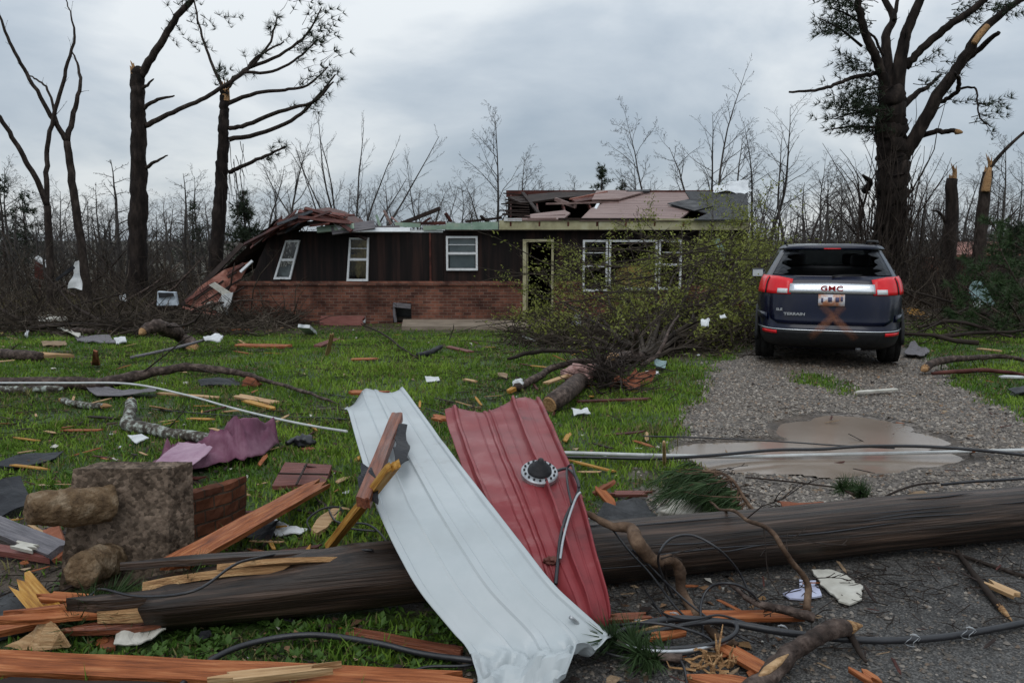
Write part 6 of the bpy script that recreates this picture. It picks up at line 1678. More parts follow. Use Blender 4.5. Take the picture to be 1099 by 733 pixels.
scrap('wet_slab', 'smooth dark grey sheet at the left edge below the grey plank', 'sheet', [(-15, 650), (30, 628), (58, 640), (40, 672), (-15, 690)], .02, .01, 'shingle', .012, 8)
scrap('roof_shingle', 'curled black shingle sheet at the left edge, nearer than the flat one', 'shingle', [(-12, 522), (22, 511), (35, 540), (-4, 556)], [.10, .12, .05, .03], .008, 'felt', .03, 9)
scrap('roof_shingle', 'flat black shingle strip at the left edge lying on the grass', 'shingle', [(-12, 500), (20, 488), (68, 485), (60, 492), (22, 502)], .03, .008, 'felt', .012, 10)
scrap('card_scrap', 'crumpled tan cardboard leaning on the brick lump', 'cardboard', [(231, 566), (240, 538), (257, 532), (262, 550), (256, 566)], [.03, .16, .17, .1, .03], .006, 'card', .04, 11, sc=10)
scrap('card_scrap', 'dark crumpled paper under the long leaning plank', 'cardboard', [(258, 560), (285, 548), (300, 560), (290, 580), (262, 578)], [.03, .08, .06, .03, .02], .006, 'felt', .04, 12, sc=10)
scrap('board_scrap', 'pale grey bent strip right of the leaning plank', 'scrap', [(283, 560), (296, 558), (310, 566), (330, 568), (322, 574), (296, 573)], .03, .006, 'white_scrap', .03, 13, sc=9)
scrap('wood_shard', 'pale pointed wood shard on the grass left of the orange stick', 'shard', [(334, 568), (344, 552), (362, 544), (366, 549), (352, 564), (340, 572)], .04, .02, 'pine_board', .015, 14)
# --- cables in front
path_obj('hose', 'thick black hose curving over the lower left grass to the crumpled sheet end', 'hose', [(180, 752, .03), (215, 716, .05), (262, 692, .06), (330, 681, .07), (400, 689, .06), (452, 701, .05), (505, 708, .05), (560, 712, .02)], .0125, 'cable', 10, 8)
path_obj('cable', 'thin black cable strung over the split end of the pole', 'cable', [(60, 662, .12), (98, 638, .16), (110, 632, .2), (150, 640, .26), (208, 634, .315), (248, 608, .32), (270, 600, .31), (320, 592, .25), (400, 590, .30)], .006, 'cable', 7, 6)
path_obj('cable', 'thin black wire in front of the crumpled sheet end', 'cable', [(425, 730, .03), (455, 716, .04), (500, 714, .04), (540, 705, .03)], .006, 'cable', 7, 6)
# --- cloth, fitting
def cloth():
    rows = []
    Lf = [(160, 502), (200, 505), (236, 497), (270, 492), (300, 478)]; Bk = [(196, 476), (222, 478), (242, 462), (262, 448), (290, 458)]
    hl = [.03, .03, .05, .06, .03]; hb_ = [.02, .06, .16, .30, .12]
    A = catmull([G(x, y, h) for (x, y), h in zip(Lf, hl)], 8); B = catmull([G(x, y, h) for (x, y), h in zip(Bk, hb_)], 8)
    for a, b in zip(A, B):
        row = []
        for j in range(26):
            v = j / 25; p = a.lerp(b, v); q = p * 4
            w_ = math.sin(p.x * 21 + 7 * v + 4 * mnoise.noise(q * .8)); f = (1 - abs(w_) ** 1.6) * .12 * math.sin(math.pi * min(1, .15 + v * .8)) * math.sin(math.pi * min(1, v + .12)) + .035 * mnoise.noise(q * 1.6) + .012 * mnoise.noise(q * 5)
            p = p + Vector((0, 0, f + .05 * math.sin(math.pi * v) * (1 if a.x > A[12].x else .2)))
            p.z = max(p.z, gz(p.x, p.y) + .012); row.append(p)
        row.append(row[-1] + Vector((0.02, .10, -row[-1].z + gz(row[-1].x, row[-1].y) + .015))); rows.append(row)
    mb = MB(); mb.grid(rows); o = mb.build('cloth', M['purple_cloth'], None, True, 'crumpled wet mauve cloth lying on the grass behind the concrete block', 'cloth'); thicken(o, .004)
    foot(hullxy([G(x, y) for x, y in Lf + Bk])); return o
cl_ = cloth()
li_ = scrap('lit_flap', None, None, [(158, 504), (172, 492), (192, 477), (214, 476), (228, 482), (214, 494), (200, 506)], [.05, .11, .12, .17, .20, .17, .09], .004, 'lit_flap', .03, 31, sc=5)  # the cloth's paler wet-lit left side, put in as a pale flap
_m = li_.matrix_world.copy(); li_.parent = cl_; li_.location = li_.location - cl_.location
fit = lumpy('plastic_fitting', 'small round black plastic fitting on the grass right of the mauve cloth', 'fitting', 327, 474, .055, .075, (1, .8, .75), 'black_plastic', 3)
mb = MB(); mb.tube([G(320, 470, .07), G(314, 473, .06), G(308, 476, .05)], [.025, .022, .02], 8); mb.build('spout', M['black_plastic'], fit, True, origin=tuple(fit.location))
lumpy('clay_shard', 'reddish shard under the round black fitting', 'shard', 330, 482, .01, .04, (1.4, .7, .4), 'clay', 5)
# --- limbs on the lawn
def limb(name, label, pts, rad, mt, twigs=0, seed=0, ends=None, cat='limb', per=6, wob=.02, sides=9):
    rng = random.Random(seed)
    near = G(pts[0][0], pts[0][1]).y < 5; o, C = path_obj(name, label, cat, pts, rad, mt, 16 if near else sides, per * 3 if near else per, wob=wob, seed=seed)
    rm = sum(rad) / len(rad); roughen(o, rm * .22, .55 / max(rm, .01), seed, 1.0)
    if twigs:
        mb = MB(); sprout(mb, rng, C, interp(rad, 3)[1] * .6, 2, [twigs, 3], .25, .8, .15, 0.0, .2, rmin=.004); mb.build('twig', M['twig'], o, True, origin=tuple(o.location))
    if ends:
        for which in ends:
            a, b = (C[0], C[1]) if which == 0 else (C[-1], C[-2]); r = rad[0] if which == 0 else rad[-1]; d = (a - b).normalized()
            mb = MB(); mb.tube([a - d * .02, a + d * .03, a + d * .10], [r * 1.03, r * .8, r * .15], 9); mb.build('torn_end', M['split_wood'], o, False, origin=tuple(o.location))
    foot(hullxy([c + Vector((dx_, dy_, 0)) for c in C for dx_, dy_ in ((-.03, 0), (.03, 0), (0, .03), (0, -.03))]) if len(C) < 9 else [])
    return o
FOOT_OK = True
limb('lichen_limb', 'bent lichen spotted limb with a pale torn upper end, left of the mauve cloth', [(141, 432, .13), (138, 446, .10), (136, 455, .06), (158, 461, .05), (190, 466, .05), (228, 472, .04)], [.05, .055, .06, .055, .05, .045], 'lichen_bark', 2, 3, (0,))
limb('lichen_limb', 'short lichen spotted stick on the left lawn', [(66, 429, .04), (82, 434, .04), (112, 436, .04)], [.03, .035, .03], 'lichen_bark', 3, 4, (0, 1))
limb('dark_limb', 'long dark limb lying across the left lawn to the middle', [(-20, 412, .08), (60, 411, .09), (118, 411, .10), (150, 403, .14), (190, 395, .20), (226, 396, .18), (262, 402, .13), (300, 412, .08), (365, 434, .04)], [.075, .075, .07, .06, .05, .045, .035, .02, .01], 'limb_bark', 3, 5, per=8)
limb('dark_limb', 'grey lichen limb beneath the long dark limb at the left edge', [(-20, 420, .04), (30, 418, .04), (68, 418, .04)], [.04, .045, .03], 'lichen_bark', 0, 6)
limb('dark_limb', 'dark log with a long pale torn end at the left edge of the lawn', [(-20, 379, .08), (20, 381, .08), (44, 383, .07)], [.09, .08, .07], 'limb_bark', 2, 7)
plank('torn_wood', 'pale twisted splinter torn from the dark log at the left', 'splinter', (30, 381), (80, 382), .11, .05, 'pine_board', .09, .07, .3, (.1, .3), seed=17, taper=(1, .4))
limb('dark_limb', 'thick purplish log bending down onto the lawn left of the house', [(152, 357, .35), (168, 351, .42), (184, 354, .34), (196, 362, .2), (207, 372, .08)], [.07, .10, .12, .11, .10], 'limb_bark', 2, 8, (0, 1), wob=.05)
limb('dark_limb', 'thin limb with a white wrapped end in front of the fallen tree trunk', [(553, 416, .06), (572, 408, .08), (592, 396, .14), (618, 388, .22), (640, 387, .2)], [.045, .045, .04, .035, .03], 'limb_bark', 2, 9)
lumpy('white_wrap', 'white rag wrapped on the end of the thin limb', 'rag', 556, 413, .07, .06, (1, 1, 1), 'white_scrap', 8)
plank('torn_wood', 'orange torn tip of the thin limb with the white rag', 'splinter', (552, 417), (545, 421), .06, .04, 'yellow_wood', .05, .03, 0, (.02, .06), seed=18)
limb('dark_limb', 'crooked pale branch arching up right of the fallen trunk', [(688, 392, .05), (702, 384, .12), (713, 368, .3), (720, 350, .5), (728, 338, .6)], [.03, .03, .025, .02, .012], 'limb_bark', 0, 10)
limb('dark_limb', 'upright broken stub rising beside the fallen trunk', [(683, 388, .1), (682, 372, .3), (684, 355, .55)], [.06, .05, .03], 'limb_bark', 0, 11)
limb('dark_limb', 'bare branch on the lawn below the porch', [(545, 386, .05), (565, 380, .1), (590, 377, .12), (625, 378, .1)], [.02, .03, .03, .015], 'twig', 3, 12)
limb('dark_limb', 'short charred stick on the lawn below the porch', [(448, 382, .03), (462, 378, .06), (474, 372, .08)], [.04, .045, .03], 'felt', 0, 13)
limb('dark_limb', 'thin upright twig near the charred stick', [(482, 366, .0), (485, 358, .12), (487, 350, .3)], [.012, .01, .005], 'twig', 2, 14)
limb('dark_limb', 'thin sagging branch running from the house corner over the lawn', [(388, 348, .1), (410, 358, .12), (432, 374, .08), (448, 384, .04)], [.015, .018, .015, .008], 'twig', 4, 15)
limb('dark_limb', 'broken branch with orange torn wood on the bank right of the car', [(992, 396, .08), (1010, 387, .15), (1040, 384, .15), (1075, 383, .12), (1115, 390, .1)], [.05, .05, .04, .03, .02], 'limb_bark', 5, 16, (0,))
limb('dark_limb', 'long thin branch lying lower on the right bank', [(1000, 402, .05), (1040, 398, .08), (1080, 399, .06), (1120, 408, .05)], [.02, .03, .025, .015], 'rust_board', 3, 17)
limb('dark_limb', 'dark twiggy branch in the weeds right of the car', [(985, 352, .2), (1015, 345, .3), (1050, 350, .25), (1085, 362, .1)], [.02, .035, .03, .015], 'twig', 6, 18)
limb('dark_limb', 'thin straight branch slung through the weeds behind the car', [(1040, 330, .5), (1010, 345, .3), (975, 362, .1)], [.02, .02, .012], 'twig', 4, 19)
# --- fallen branches at the left brush edge
GBR = 'bare branches heaped along the left thicket edge'
rng = random.Random(40)
for k, (px, py, l_, az, el) in enumerate([(20, 345, 3, .1, .1), (60, 350, 3.4, 2.9, .15), (95, 345, 3, .3, .25), (120, 352, 2.6, 2.4, .3), (150, 345, 2.8, .5, .3), (185, 335, 3, 2.7, .35), (205, 345, 2, 1, .3), (5, 335, 3, .2, .2), (75, 335, 3.5, 3.0, .2), (130, 330, 3.4, .2, .35), (175, 352, 2, 2.9, .1), (45, 332, 3, 2.5, .3), (225, 342, 1.8, 2.8, .25), (110, 338, 3, 1.5, .4), (15, 328, 3, .4, .5), (90, 325, 3, 2.6, .5), (140, 340, 2.6, .3, .45), (160, 330, 3, 2.2, .55), (190, 345, 2.4, .6, .4), (210, 328, 2.2, 2.4, .6), (35, 340, 3, 2.8, .35), (70, 322, 3, .8, .6), (120, 326, 2.8, 2.9, .35), (145, 356, 2.2, .1, .12), (30, 354, 2.6, .1, .12), (100, 356, 2.2, 3.0, .1)]):
    p = G(px, py, .12); d = (math.cos(az), math.sin(az) * .5, el); q = wander(rng, p, d, l_, 7, .14)
    for c in q: c.z = max(c.z, gz(c.x, c.y) + .05)
    mb = MB(); mb.tube(q, interp([.055, .035, .012], 8), 7); o = mb.build('fallen_branch', M[rng.choice(['limb_bark', 'twig', 'bark'])], None, True, 'bare torn branch in the heap along the left thicket edge', 'branch', GBR)
    mb = MB(); sprout(mb, rng, q, .022, 2, [12, 5], .3, .75, .14, .02, .12, rmin=.005); mb.build('twig', M['twig'], o, True, origin=tuple(o.location))
GBR2 = 'bare branches heaped on the bank right of the car'
for k, (px, py, l_, az, el) in enumerate([(990, 340, 2.4, .4, .4), (1010, 335, 2.4, 2.6, .4), (1040, 345, 2.6, .3, .25), (1070, 340, 2.4, 2.8, .3), (1095, 352, 2.2, 2.9, .2), (1005, 362, 2.2, .2, .15), (1050, 368, 2.2, 2.9, .12), (985, 318, 2.5, 1.2, .8), (1020, 315, 2.4, 1.9, .7)]):
    p = G(px, py, .12); d = (math.cos(az), math.sin(az) * .5, el); q = wander(rng, p, d, l_, 7, .14)
    for c in q: c.z = max(c.z, gz(c.x, c.y) + .05)
    mb = MB(); mb.tube(q, interp([.04, .025, .01], 8), 7); o = mb.build('fallen_branch', M['twig'], None, True, 'bare torn branch in the heap on the bank right of the car', 'branch', GBR2)
    mb = MB(); sprout(mb, rng, q, .018, 2, [12, 5], .3, .75, .14, .02, .12, rmin=.005); mb.build('twig', M['twig'], o, True, origin=tuple(o.location))
# green pine boughs on the right
def bough(name, label, start, d, L, n, seed, mt='green_needles', nl=.14, group=None, wid=.006, nt_=26):
    rng = random.Random(seed); q = wander(rng, start, d, L, 7, .1)
    for c in q: c.z = max(c.z, gz(c.x, c.y) + .04)
    mb = MB(); mb.tube(q, interp([.02, .012, .005], 8), 6); o = mb.build(name, M['limb_bark'], None, True, label, 'pine bough', group)
    nd = MB(); sb = MB()
    for k in range(n):
        t = .15 + .85 * k / n; f = t * 7; i = min(6, int(f)); c = q[i].lerp(q[i + 1], f - i); dd = (q[i + 1] - q[i]).normalized(); a = perp(rng, dd); a.z *= .5
        w = wander(rng, c, dd * .7 + a, L * .28 * (1.15 - t * .6), 4, .12); sb.tube(w, [.007, .006, .005, .004, .003], 4, False)
        for e_ in w[1:]: tuft(nd, rng, e_, (w[-1] - w[0]).normalized(), nl, nt_, wid)
    sb.build('twig', M['limb_bark'], o, origin=tuple(o.location)); nd.build('needles', M[mt], o, origin=tuple(o.location)); return o
GPB = 'green pine boughs piled at the right edge'
for k, (px, py, Y, d, L) in enumerate([(1110, 352, 14.5, (-1, .1, .35), 1.6), (1115, 335, 15, (-1, -.2, .5), 1.7), (1105, 320, 15.5, (-.8, 0, .7), 1.5), (1118, 365, 14, (-1, .1, .15), 1.5), (1120, 300, 16, (-.9, 0, .5), 1.5), (1095, 345, 14, (-.5, -.2, .7), 1.1), (1090, 362, 13.6, (-1, .2, .2), 1.1), (1112, 280, 16, (-.7, 0, .4), 1.3)]):
    bough('pine_bough', 'green pine bough in the pile at the right picture edge', U(px, py, Y), d, L, 14, 60 + k, group=GPB, nl=.16, nt_=22)
# --- bits along the left background
bh = wthing('birdhouse', tuple(G(44, 322)), 'small wooden bird house on a post with a pale tilted roof, among the left trees', 'birdhouse')
Yb = G(44, 322).y
a_ = U(44, 300, Yb)
mb = MB(); mb.beam(U(43, 322, Yb), U(43, 298, Yb), .07, .07, (0, 1, 0)); mb.build('post', M['rust_board'], bh)
mb = MB(); mb.prism([U(37, 299, Yb), U(51, 300, Yb), U(51, 287, Yb), U(37, 281, Yb)], (0, .3, 0)); mb.build('house_box', M['rust_board'], bh, fix=True)
mb = MB(); mb.prism([U(37, 278, Yb - .08), U(41, 275, Yb + .3), U(58, 286, Yb + .3), U(53, 290, Yb - .08)], (0, 0, .03)); mb.build('roof', M['white_scrap'], bh, fix=True)
def hang(label, P, seed, mt='white_scrap', cat='sheet scrap', name='sheet_scrap'):
    mb = MB(); mb.grid(crumple_grid(*P, 12, 10, .10, seed, 3)); o = mb.build(name, M[mt], None, False, label, cat); thicken(o, .01); return o
Yh = 19.5
hang('white cloth draped like a cone on the brush by the second slender tree', [U(74, 312, Yh), U(90, 311, Yh), U(80, 281, Yh + .2), U(84, 279, Yh + .2)], 4, name='cloth_scrap', cat='cloth')
plank('dark_rail', 'black bent pole sticking out of the white draped cloth', 'pole', (0, 0), (1, 1), .07, .07, 'felt', abs_=(U(60, 301, Yh), U(80, 286, Yh)), nofoot=True, seed=3)
tb = rough_box('plastic_tub', 'plastic_blue_white', [U(168, 328, 19.4), U(191, 328, 19.4), U(188, 314, 19.4), U(169, 313, 19.4), U(170, 326, 19.9), U(192, 326, 19.9), U(190, 313.5, 19.9), U(171, 312.5, 19.9)], 2, .01, 6, label='pale blue plastic tub on its side between the thick pine and the house', cat='tub')
mb = MB(); mb.prism([U(171, 320, 19.36), U(187, 318, 19.36), U(186, 314.5, 19.36), U(170, 314, 19.36)], (0, -.02, 0)); mb.build('opening', M['black_plastic'], tb, origin=tuple(tb.location), fix=True)  # black plate on the closed tub, standing in for its dark inside
for lab, P, mt, h in [('pinkish white panel lying in the left brush pile', [(40, 340), (52, 334), (70, 339), (73, 343), (42, 344)], 'paper', .25), ('dark grey board panel flat at the left lawn edge', [(80, 361), (118, 360), (124, 368), (84, 366)], 'grey_board', .05), ('white crumpled scrap beside the grey panel at the left lawn edge', [(122, 362), (134, 361), (136, 367), (125, 369)], 'white_scrap', .06),
                   ('white shard high in the brush by the thick pine', [(128, 318), (135, 316), (136, 322), (129, 323)], 'white_scrap', .5), ('long pale broken slat in the left brush pile', [(61, 352), (66, 350), (87, 359), (84, 361)], 'paper', .1), ('short white slat standing in the left brush', [(26, 360), (29, 354), (31, 355), (28, 362)], 'white_scrap', .12)]:
    scrap('sheet_scrap', lab, 'scrap', P, h, .02, mt, .05, len(lab), nofoot=True)
scrap('wood_shard', 'orange torn shard standing on the left lawn before the brush', 'shard', [(98, 392), (101, 376), (105, 378), (108, 392)], [.02, .28, .26, .02], .02, 'clay', .04, 21)
path_obj('metal_pole', 'thin grey metal pole lying on the lawn before the house corner', 'pole', [(140, 384, .05), (190, 373, .16), (226, 363, .25)], .022, 'grey_board', 8, 3)
scrap('white_wrap', 'white rag on the end of the thin grey metal pole', 'rag', [(218, 362), (232, 360), (240, 361), (236, 365), (220, 365)], .26, .02, 'white_scrap', .05, 22, nofoot=True)
# --- planks and bits on the lawn
for lab, a, b, w, mt, kw in [
    ('pale cut lath on the lawn under the long dark limb', (168, 422), (236, 427), .05, 'pine_board', {}), ('upper of two pale split slats on the lawn left of the sheets', (254, 425), (297, 433), .09, 'pine_board', {}), ('lower orange one of two split slats left of the sheets', (262, 430), (296, 439), .06, 'yellow_wood', {}),
    ('orange brown board on the lawn before the left house windows', (252, 371), (312, 372), .16, 'cedar', {}), ('pale lath stuck upright in the lawn before the house', (357, 357), (351, 382), .06, 'pine_board', {'hb': .02, 'ha': .4}), ('dark red board behind the upright pale lath', (340, 372), (362, 364), .14, 'red_board', {}),
    ('orange split slat lying flat right of the upright lath', (376, 386), (407, 385), .08, 'cedar', {}), ('white board leaning at the foot of the brick wall', (326, 350), (335, 358), .24, 'white_vinyl', {'ha': .25, 'hb': .03}), ('tan slat at the foot of the brick wall with blue bits', (287, 356), (305, 352), .12, 'pine_board', {}),
    ('long thin tan lath at the foot of the left brick corner', (205, 346), (280, 347), .06, 'pine_board', {}), ('rusty board at the foot of the folded roof', (196, 352), (270, 355), .14, 'cedar', {}), ('dark red panel leaning low on the brick wall by the vent', (342, 345), (392, 345), .3, 'red_board', {'ha': .1, 'hb': .1, 'roll': .9}),
    ('brown plank by the far end of the white sheet', (374, 421), (418, 422), .09, 'cedar', {'ha': .14, 'hb': .14}), ('tan offcut between the far ends of white and red sheets', (462, 447), (480, 451), .10, 'cedar', {}), ('pale pole shaped stick on the driveway behind the puddle', (917, 421), (963, 418), .05, 'paper', {'ha': .05, 'hb': .05}),
    ('orange splinter on the asphalt at the right', (1056, 624), (1092, 640), .05, 'pine_board', {'jag': (.08, .02)}), ('long orange red board behind the coiled cables', (700, 662), (872, 660), .065, 'cedar', {}), ('orange red board end below the coiled cables', (772, 692), (835, 728), .07, 'cedar', {}),
    ('broken orange slab at the bottom centre beside the cables', (736, 728), (812, 742), .10, 'cedar', {'jag': (.2, .05)}), ('short orange offcut inside the cable coil', (668, 676), (716, 668), .06, 'pine_board', {'ha': .08, 'hb': .08}), ('thin orange slat inside the cable coil', (690, 686), (738, 677), .04, 'cedar', {'ha': .07, 'hb': .07}),
    ('orange shards right of the red sheet', (634, 532), (660, 516), .07, 'clay', {'ha': .05, 'hb': .16}), ('second orange shard right of the red sheet', (640, 522), (662, 546), .06, 'cedar', {'ha': .12, 'hb': .04}), ('dull red lath behind the pole right of the red sheet', (650, 530), (702, 530), .06, 'red_board', {}),
    ('thin orange board under the red sheet end', (646, 664), (700, 662), .05, 'cedar_dark', {}), ('broken slat below the fallen trunk', (584, 412), (612, 402), .07, 'pine_board', {'ha': .06, 'hb': .14}), ('rusty slat on the grass right of the fallen trunk', (618, 431), (700, 428), .05, 'rust_board', {}), ('pale chip on the grass below the porch', (497, 407), (512, 410), .04, 'pine_board', {}),
    ('red brown slat on the lawn below the porch', (480, 372), (506, 378), .09, 'red_board', {}), ('white slat by the porch edge', (561, 361), (575, 366), .06, 'white_scrap', {'ha': .2, 'hb': .1}), ('orange shard on the bottom right asphalt', (914, 716), (944, 735), .05, 'cedar', {}),
    ('orange slab lying right of the car under the brush', (972, 332), (990, 340), .3, 'yellow_wood', {'ha': .1, 'hb': .1}), ('pale lath on the bank at the right edge', (1046, 374), (1075, 377), .06, 'pine_board', {}), ('white lath on the bank at the right edge', (1072, 404), (1110, 405), .06, 'white_scrap', {}), ('orange board under the old tree right of the car', (1008, 326), (1025, 328), .2, 'clay', {'ha': .1, 'hb': .2})]:
    plank('board' if w > .06 else 'lath', lab, 'board' if w > .06 else 'lath', a, b, w, max(.02, w * .28), mt, kw.get('ha', .035), kw.get('hb', .035), kw.get('roll', .1), kw.get('jag', (.08, .08)), seed=len(lab) + int(a[0]))
for lab, P, mt, h, cr in [
    ('dark curved metal scrap under the long dark limb', [(90, 414), (104, 410), (122, 418), (170, 417), (166, 422), (104, 424)], 'grey_board', .06, .04), ('grey wet patch of sheet below the arch of the long limb', [(212, 408), (250, 405), (258, 412), (216, 414)], 'shingle', .03, .03), ('white scrap on the grass by the bent lichen limb', [(137, 468), (150, 467), (160, 472), (146, 475)], 'white_scrap', .04, .03),
    ('white rag on the lawn right of the fallen trunk', [(613, 440), (630, 438), (634, 443), (616, 445)], 'white_scrap', .05, .05), ('white crumpled bag by the terracotta shards', [(692, 400), (706, 398), (708, 403), (694, 404)], 'white_scrap', .06, .05), ('white paper flat on the lawn below the porch', [(456, 405), (470, 404), (472, 408), (458, 409)], 'white_scrap', .03, .03),
    ('large jagged off white board scrap on the asphalt before the pole', [(871, 613), (892, 611), (908, 616), (926, 628), (925, 642), (912, 648), (900, 645), (886, 632)], 'paper', .02, .012), ('torn lilac paper left of the off white scrap', [(840, 637), (852, 632), (858, 630), (858, 622), (876, 624), (882, 640), (862, 642), (848, 642)], 'lilac_paper', .015, .02),
    ('dull orange torn panel behind the pole on the gravel', [(834, 538), (856, 541), (884, 537), (888, 544), (840, 546)], 'clay', .03, .03), ('tan chip behind the pole on the gravel', [(972, 531), (990, 526), (1000, 531), (978, 535)], 'card', .03, .02), ('grey crumpled wet sheet behind the pole right of the red sheet', [(640, 552), (660, 538), (690, 540), (705, 552), (690, 566), (652, 566)], 'shingle', .05, .07),
    ('blue grey curled sheet on the right bank behind the car wheel', [(970, 380), (978, 367), (998, 376), (992, 382)], 'grey_board', .06, .06), ('rusty rag in the grass before the far left brush', [(44, 366), (70, 366), (72, 370), (46, 371)], 'card', .04, .04), ('white bit under the left end of the folded roof', [(198, 342), (212, 340), (216, 346), (200, 347)], 'white_scrap', .1, .08),
    ('blue scrap in the twigs right of the fallen trunk', [(702, 388), (716, 386), (714, 394), (704, 395)], 'tarp', .06, .05), ('white scrap hung in the fallen crown', [(752, 345), (762, 342), (760, 350), (753, 351)], 'white_scrap', .7, .05), ('white scrap low in the fallen crown toward the car', [(772, 338), (778, 337), (780, 341), (773, 341)], 'white_scrap', .7, .03), ('pale slab at the right edge of the driveway', [(1082, 418), (1110, 412), (1115, 420), (1090, 423)], 'shingle', .05, .03),
    ('pale scraps on the ground under the old tree', [(1040, 326), (1054, 322), (1056, 328), (1042, 330)], 'white_scrap', .1, .05), ('tan scrap on the lawn between the sheets and trunk', [(533, 400), (545, 402), (544, 406), (534, 404)], 'card', .03, .02)]:
    scrap('scrap', lab, 'scrap', P, h, .008, mt, cr, len(lab), jag=.012 if 'jagged' in lab else 0, nofoot=h > .3)
hang('small white rag caught upright at the edge of the fallen crown', [U(610, 351, 15), U(622, 350, 15), U(616, 336, 15.1), U(619, 334, 15.1)], 8, name='cloth_scrap', cat='rag')
hang('pale blue torn tarpaulin draped on the brush right of the old tree', [U(1042, 328, 17), U(1070, 327, 17), U(1043, 300, 17.4), U(1050, 299, 17.4)], 9, 'tarp', 'tarpaulin', 'tarpaulin')
hang('white paper lying against the pale blue tarpaulin', [U(1044, 331, 16.8), U(1052, 329, 16.8), U(1047, 323, 16.9), U(1055, 321, 16.9)], 10, 'white_scrap', 'paper', 'paper_scrap')
lumpy('insulation', 'lump of pink insulation behind the fallen trunk', 'insulation', 622, 403, .12, .17, (1, .8, .9), 'insulation_pink', 4, smooth=True)
for k, (px, py, r, lab) in enumerate([(672, 414, .16, 'larger broken terracotta shard right of the fallen trunk'), (690, 408, .12, 'smaller broken terracotta shard by the twiggy tangle')]):
    mb = MB(); c = G(px, py, .06); P = [c + Vector((math.cos(a) * r * (1 + .3 * math.sin(3 * a + k)), math.sin(a) * r * .8, .10 * math.sin(a * 2 + k))) for a in np.linspace(0, 2 * math.pi, 8)[:-1]]; mb.prism(P, (0, .04, .05)); mb.build('pot_shard', M['clay'], None, False, lab, 'shard', fix=True)
lumpy('clod', 'orange brown clod by the arch of the long dark limb', 'clod', 270, 411, .05, .10, (1, .8, .6), 'clay', 6)
lumpy('white_wrap', 'dirty white rag bundle pressed against the back of the pole', 'rag', 737, 549, .10, .12, (1.3, .6, .5), 'paper', 2)
ground_tangle('twig_litter', 'black wire and twigs tangled right of the fallen trunk', 260, G(640, 425).x, G(680, 425).x, G(640, 425).y, G(660, 405).y, 'twig', 20, None, (.2, .7), .008)
# --- middle lines
path_obj('cable', 'pale grey line running over the left lawn to the white sheet', 'cable', [(-20, 411, .10), (70, 411, .13), (140, 412, .13), (200, 424, .05), (250, 438, .05), (300, 450, .06), (340, 458, .08), (372, 463, .2)], .011, 'white_line', 8, 8)
path_obj('cable', 'straight white line crossing the gravel driveway before the puddle', 'cable', [(560, 486, .06), (612, 486, .07), (700, 488.5, .07), (790, 490, .06), (880, 488, .06), (1000, 485.5, .06), (1130, 482, .06)], .014, 'white_line', 8, 6)
path_obj('cable', 'black cable winding along the white line over the driveway', 'cable', [(590, 490, .04), (640, 491, .05), (700, 492, .06), (760, 489, .08), (830, 483, .10), (880, 482, .10), (925, 479, .12), (990, 479, .12), (1060, 484, .08), (1130, 492, .04)], .013, 'cable', 8, 8)
path_obj('cable', 'thin dark wire behind the black driveway cable', 'cable', [(690, 468, .12), (760, 470, .10), (840, 474, .10), (900, 478, .09), (960, 481, .08)], .006, 'cable', 6, 6)
path_obj('wood_stake', 'small pale stake standing in the grass edge at the white line', 'stake', [(713, 500, 0), (713, 490, .1), (712.5, 474, .27)], [.012, .013, .01], 'pine_board', 6, 3)
for k, (pts, r, lab) in enumerate([([(500, 455, .03), (470, 442, .02), (440, 436, .02), (330, 420, .02)], .006, 'thin black wire on the grass behind the white sheet'), ([(150, 438, .03), (250, 446, .03), (340, 448, .03), (372, 450, .05)], .005, 'thin dark wire on the left lawn below the pale line'), ([(352, 545, .04), (362, 560, .06), (392, 562, .08), (408, 572, .08), (420, 590, .2)], .006, 'thin black wire by the orange stick'), ([(334, 570, .02), (330, 558, .06), (346, 546, .08), (366, 545, .06), (358, 556, .03), (372, 566, .05), (404, 570, .05)], .006, 'thin black wire looped around the pale wood shard'),
                             ([(1010, 520, .05), (1040, 517, .1), (1075, 515, .1), (1120, 512, .12)], .01, 'black cable behind the pole at the right edge'), ([(800, 512, .02), (850, 517, .03), (900, 523, .03), (930, 524, .02)], .006, 'dark thin twig lying on the gravel behind the pole'), ([(938, 540, .02), (960, 528, .08), (985, 520, .05), (1008, 518, .03)], .007, 'dark curved twig on the gravel at the right')]):
    path_obj('wire' if 'twig' not in lab else 'stick', lab, 'wire' if 'twig' not in lab else 'stick', pts, r, 'cable' if 'twig' not in lab else 'twig', 6, 6)
